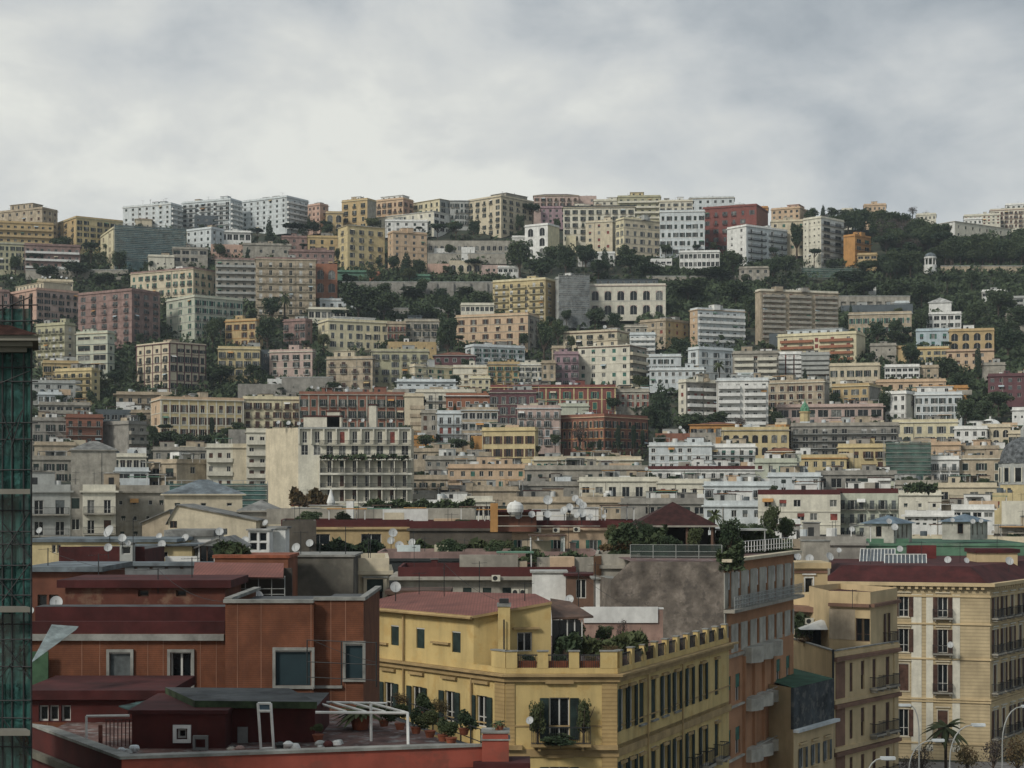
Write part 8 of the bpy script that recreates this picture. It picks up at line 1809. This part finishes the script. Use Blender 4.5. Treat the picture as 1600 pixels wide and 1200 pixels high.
for a in ((208, 872, 62, 132, 'tall dark pole aerial behind the dark red mansard roof'), (154, 905, 40, 97, 'aerial on the orange brown roof house beside the scaffold'), (247, 918, 30, 86, 'aerial on the red roof hut near its small opening'), (75, 892, 36, 99, 'aerial on the left end of the dark flat roof beside the scaffold'),
          (300, 905, 34, 88, 'aerial at the right end of the red roof hut'), (694, 925, 50, 112, 'thin aerial rising behind the red tin roof'), (749, 925, 48, 120, 'aerial behind the right half of the red tin roof'), (655, 930, 36, 116, 'aerial beside the small brown roof cottage'),
          (904, 950, 60, 113, 'tall aerial between the white shed and the rough stone wall'), (930, 952, 74, 118, 'tall pole with wires at the left of the rough stone wall'), (540, 866, 44, 119, 'aerial on the mossy blank wall'), (500, 866, 30, 121, 'short aerial at the middle of the mossy blank wall'),
          (470, 868, 38, 119, 'aerial at the left end of the mossy blank wall'), (1332, 945, 24, 156, 'aerial on the upper block of the stepped palazzo'), (1236, 880, 28, 172, 'aerial on the top room of the stepped palazzo'), (1440, 880, 34, 212, 'aerial right behind the front skylight'),
          (1360, 885, 30, 208, 'aerial left of the front skylight'), (1500, 880, 32, 212, 'aerial between the roof dishes on the dark red palazzo roof'), (1558, 862, 26, 214, 'aerial behind the yellow lean-to hut'), (560, 812, 30, 206, 'aerial on the long red roof edge at the left'),
          (700, 812, 34, 205, 'aerial on the long red roof edge above the dark grey wall'), (760, 812, 28, 204, 'aerial on the long red roof edge left of the water tank'), (980, 812, 26, 200, 'aerial on the red roof edge left of the pavilion'), (620, 790, 30, 236, 'aerial on the long stained parapet'),
          (480, 790, 26, 236, 'aerial on the left part of the long stained parapet'), (820, 938, 28, 106, 'thin aerial on the yellow attic roof')): tv_aerial(*a)
def air_unit(x, y, d, label, s=.8):
    p = P(x, y, d); o = thing('air_conditioner', label, 'air conditioner', p); k = MB(); k.box(-s/2, s/2, -.32, 0, 0, s*.72, W('ivory')); k.build('casing', o); k = MB(); revolve(k, [(0,.01), (s*.27,.01), (s*.29,0)], RAIL, 14); g = k.build('fan_grille', o, (-s*.1, -.322, s*.36)); g.rotation_euler = (R(90), 0, 0); k = MB(); k.box(-s*.4, -s*.34, -.3, .05, -.08, -.002, RAIL); k.build('bracket', o); k = MB(); k.box(s*.34, s*.4, -.3, .05, -.08, -.002, RAIL); k.build('bracket', o)
for a in ((840, 832, 199.3, 'left air conditioner above the green shutters'), (869, 832, 199.3, 'middle air conditioner above the green shutters'), (901, 831, 199.3, 'right air conditioner above the green shutters'), (1264, 975, 160.5, 'air conditioner on the brown wall of the stepped palazzo'), (806, 930, 157, 'left white air unit by the white boarded shed'), (818, 930, 157, 'right white air unit by the white boarded shed'), (775, 908, 157.2, 'white boiler box on the low stone roof house')): air_unit(*a)
def cable(pts, label, sag=.4):
    a, b = Vector(P(*pts[0])), Vector(P(*pts[1])); o = thing('cable', label, 'cable', tuple(a)); k = MB(); pv = None
    for i in range(13): t = i/12; q = (b-a)*t + Vector((0, 0, -sag*4*t*(1-t))); 
    pv = Vector((0,0,0))
    for i in range(1, 13): t = i/12; q = (b-a)*t + Vector((0, 0, -sag*4*t*(1-t))); k.tube(pv, q, .012, RAIL, 4); pv = q
    k.build('wire', o)
cable(((75, 860, 98), (247, 890, 86)), 'slack cable between two aerials over the red roof hut'); cable(((247, 890, 86), (353, 940, 74)), 'slack cable from the red roof hut to the brick building'); cable(((904, 895, 113), (1010, 955, 112)), 'slack cable above the pinkish party wall'); cable(((489, 1000, 73.8), (590, 1035, 72)), 'dark cable sloping across the brick wall to the terrace railing', .1); cable(((694, 880, 112), (787, 940, 101.5)), 'slack cable over the red tin roof to the yellow chimney')
for l in TABLE: building(l)

def small_trees():
    import re as _re
    r = random.Random(11); used = set()
    rows = [l for l in TABLE]; r.shuffle(rows); n = 0
    for l in rows:
        a, wall, fl, st, op, lab = [t.strip() for t in l.split('|')]; v = a.split(); x0, x1, yb = float(v[0]), float(v[2]), float(v[4])
        if len(v) > 5 or yb > 700 or yb < 350 or 'wood' in lab or 'tree' in lab: continue
        short = _re.split(r' (?:on|at|in|with|under|below|above|behind|beside|right|left|of|whose|among|between|and|next|joined|attached|over|near|standing|peeping|cut|wrapped|directly)\b', lab)[0]
        if len(short.split()) < 3 or len(short.split()) > 7 or short in used: continue
        for side, x in (('left', x0+r.uniform(0, .25)*(x1-x0)), ('right', x1-r.uniform(0, .25)*(x1-x0))):
            if r.random() > .62: continue
            k, adj = r.choice([('round', 'dark'), ('round', 'dark bushy'), ('olive', 'pale green'), ('conif', 'pointed'), ('pine', 'flat-topped'), ('bush', 'low bushy'), ('round', 'rounded')])
            h = r.uniform(11, 24); lb = f'{adj} tree at the {side} foot of the {short}'
            if k == 'bush': lb = f'low bush at the {side} foot of the {short}'
            tree(k, x, yb+r.uniform(1, 7), h, h*(.45 if k == 'conif' else r.uniform(.9, 1.5)), lb, 'small trees between the hillside houses'); n += 1
        used.add(short)
    print('small trees', n)
small_trees()
# ---------------------------------------------------------------- haze
def haze(density):
    h = MB(); h.box(-960, 960, -200, 1760, -3, 260, None) if False else None
    me = bpy.data.meshes.new('haze'); x, y0, y1, z0, z1 = 960, -220, 1760, -6, 262
    v = [(-x,y0,z0),(x,y0,z0),(x,y1,z0),(-x,y1,z0),(-x,y0,z1),(x,y0,z1),(x,y1,z1),(-x,y1,z1)]
    me.from_pydata(v, [], [(0,3,2,1),(4,5,6,7),(0,1,5,4),(1,2,6,5),(2,3,7,6),(3,0,4,7)])
    m = bpy.data.materials.new('haze'); m.use_nodes = True; t = m.node_tree; t.nodes.clear(); o = t.nodes.new('ShaderNodeOutputMaterial'); p = t.nodes.new('ShaderNodeVolumePrincipled')
    p.inputs['Color'].default_value = (.74,.84,.92,1); p.inputs['Density'].default_value = density; p.inputs['Anisotropy'].default_value = .1; t.links.new(p.outputs[0], o.inputs['Volume'])
    me.materials.append(m); tag(ob('haze', me), 'thin grey winter haze over the town', 'haze', kind='stuff')
haze(.00009)
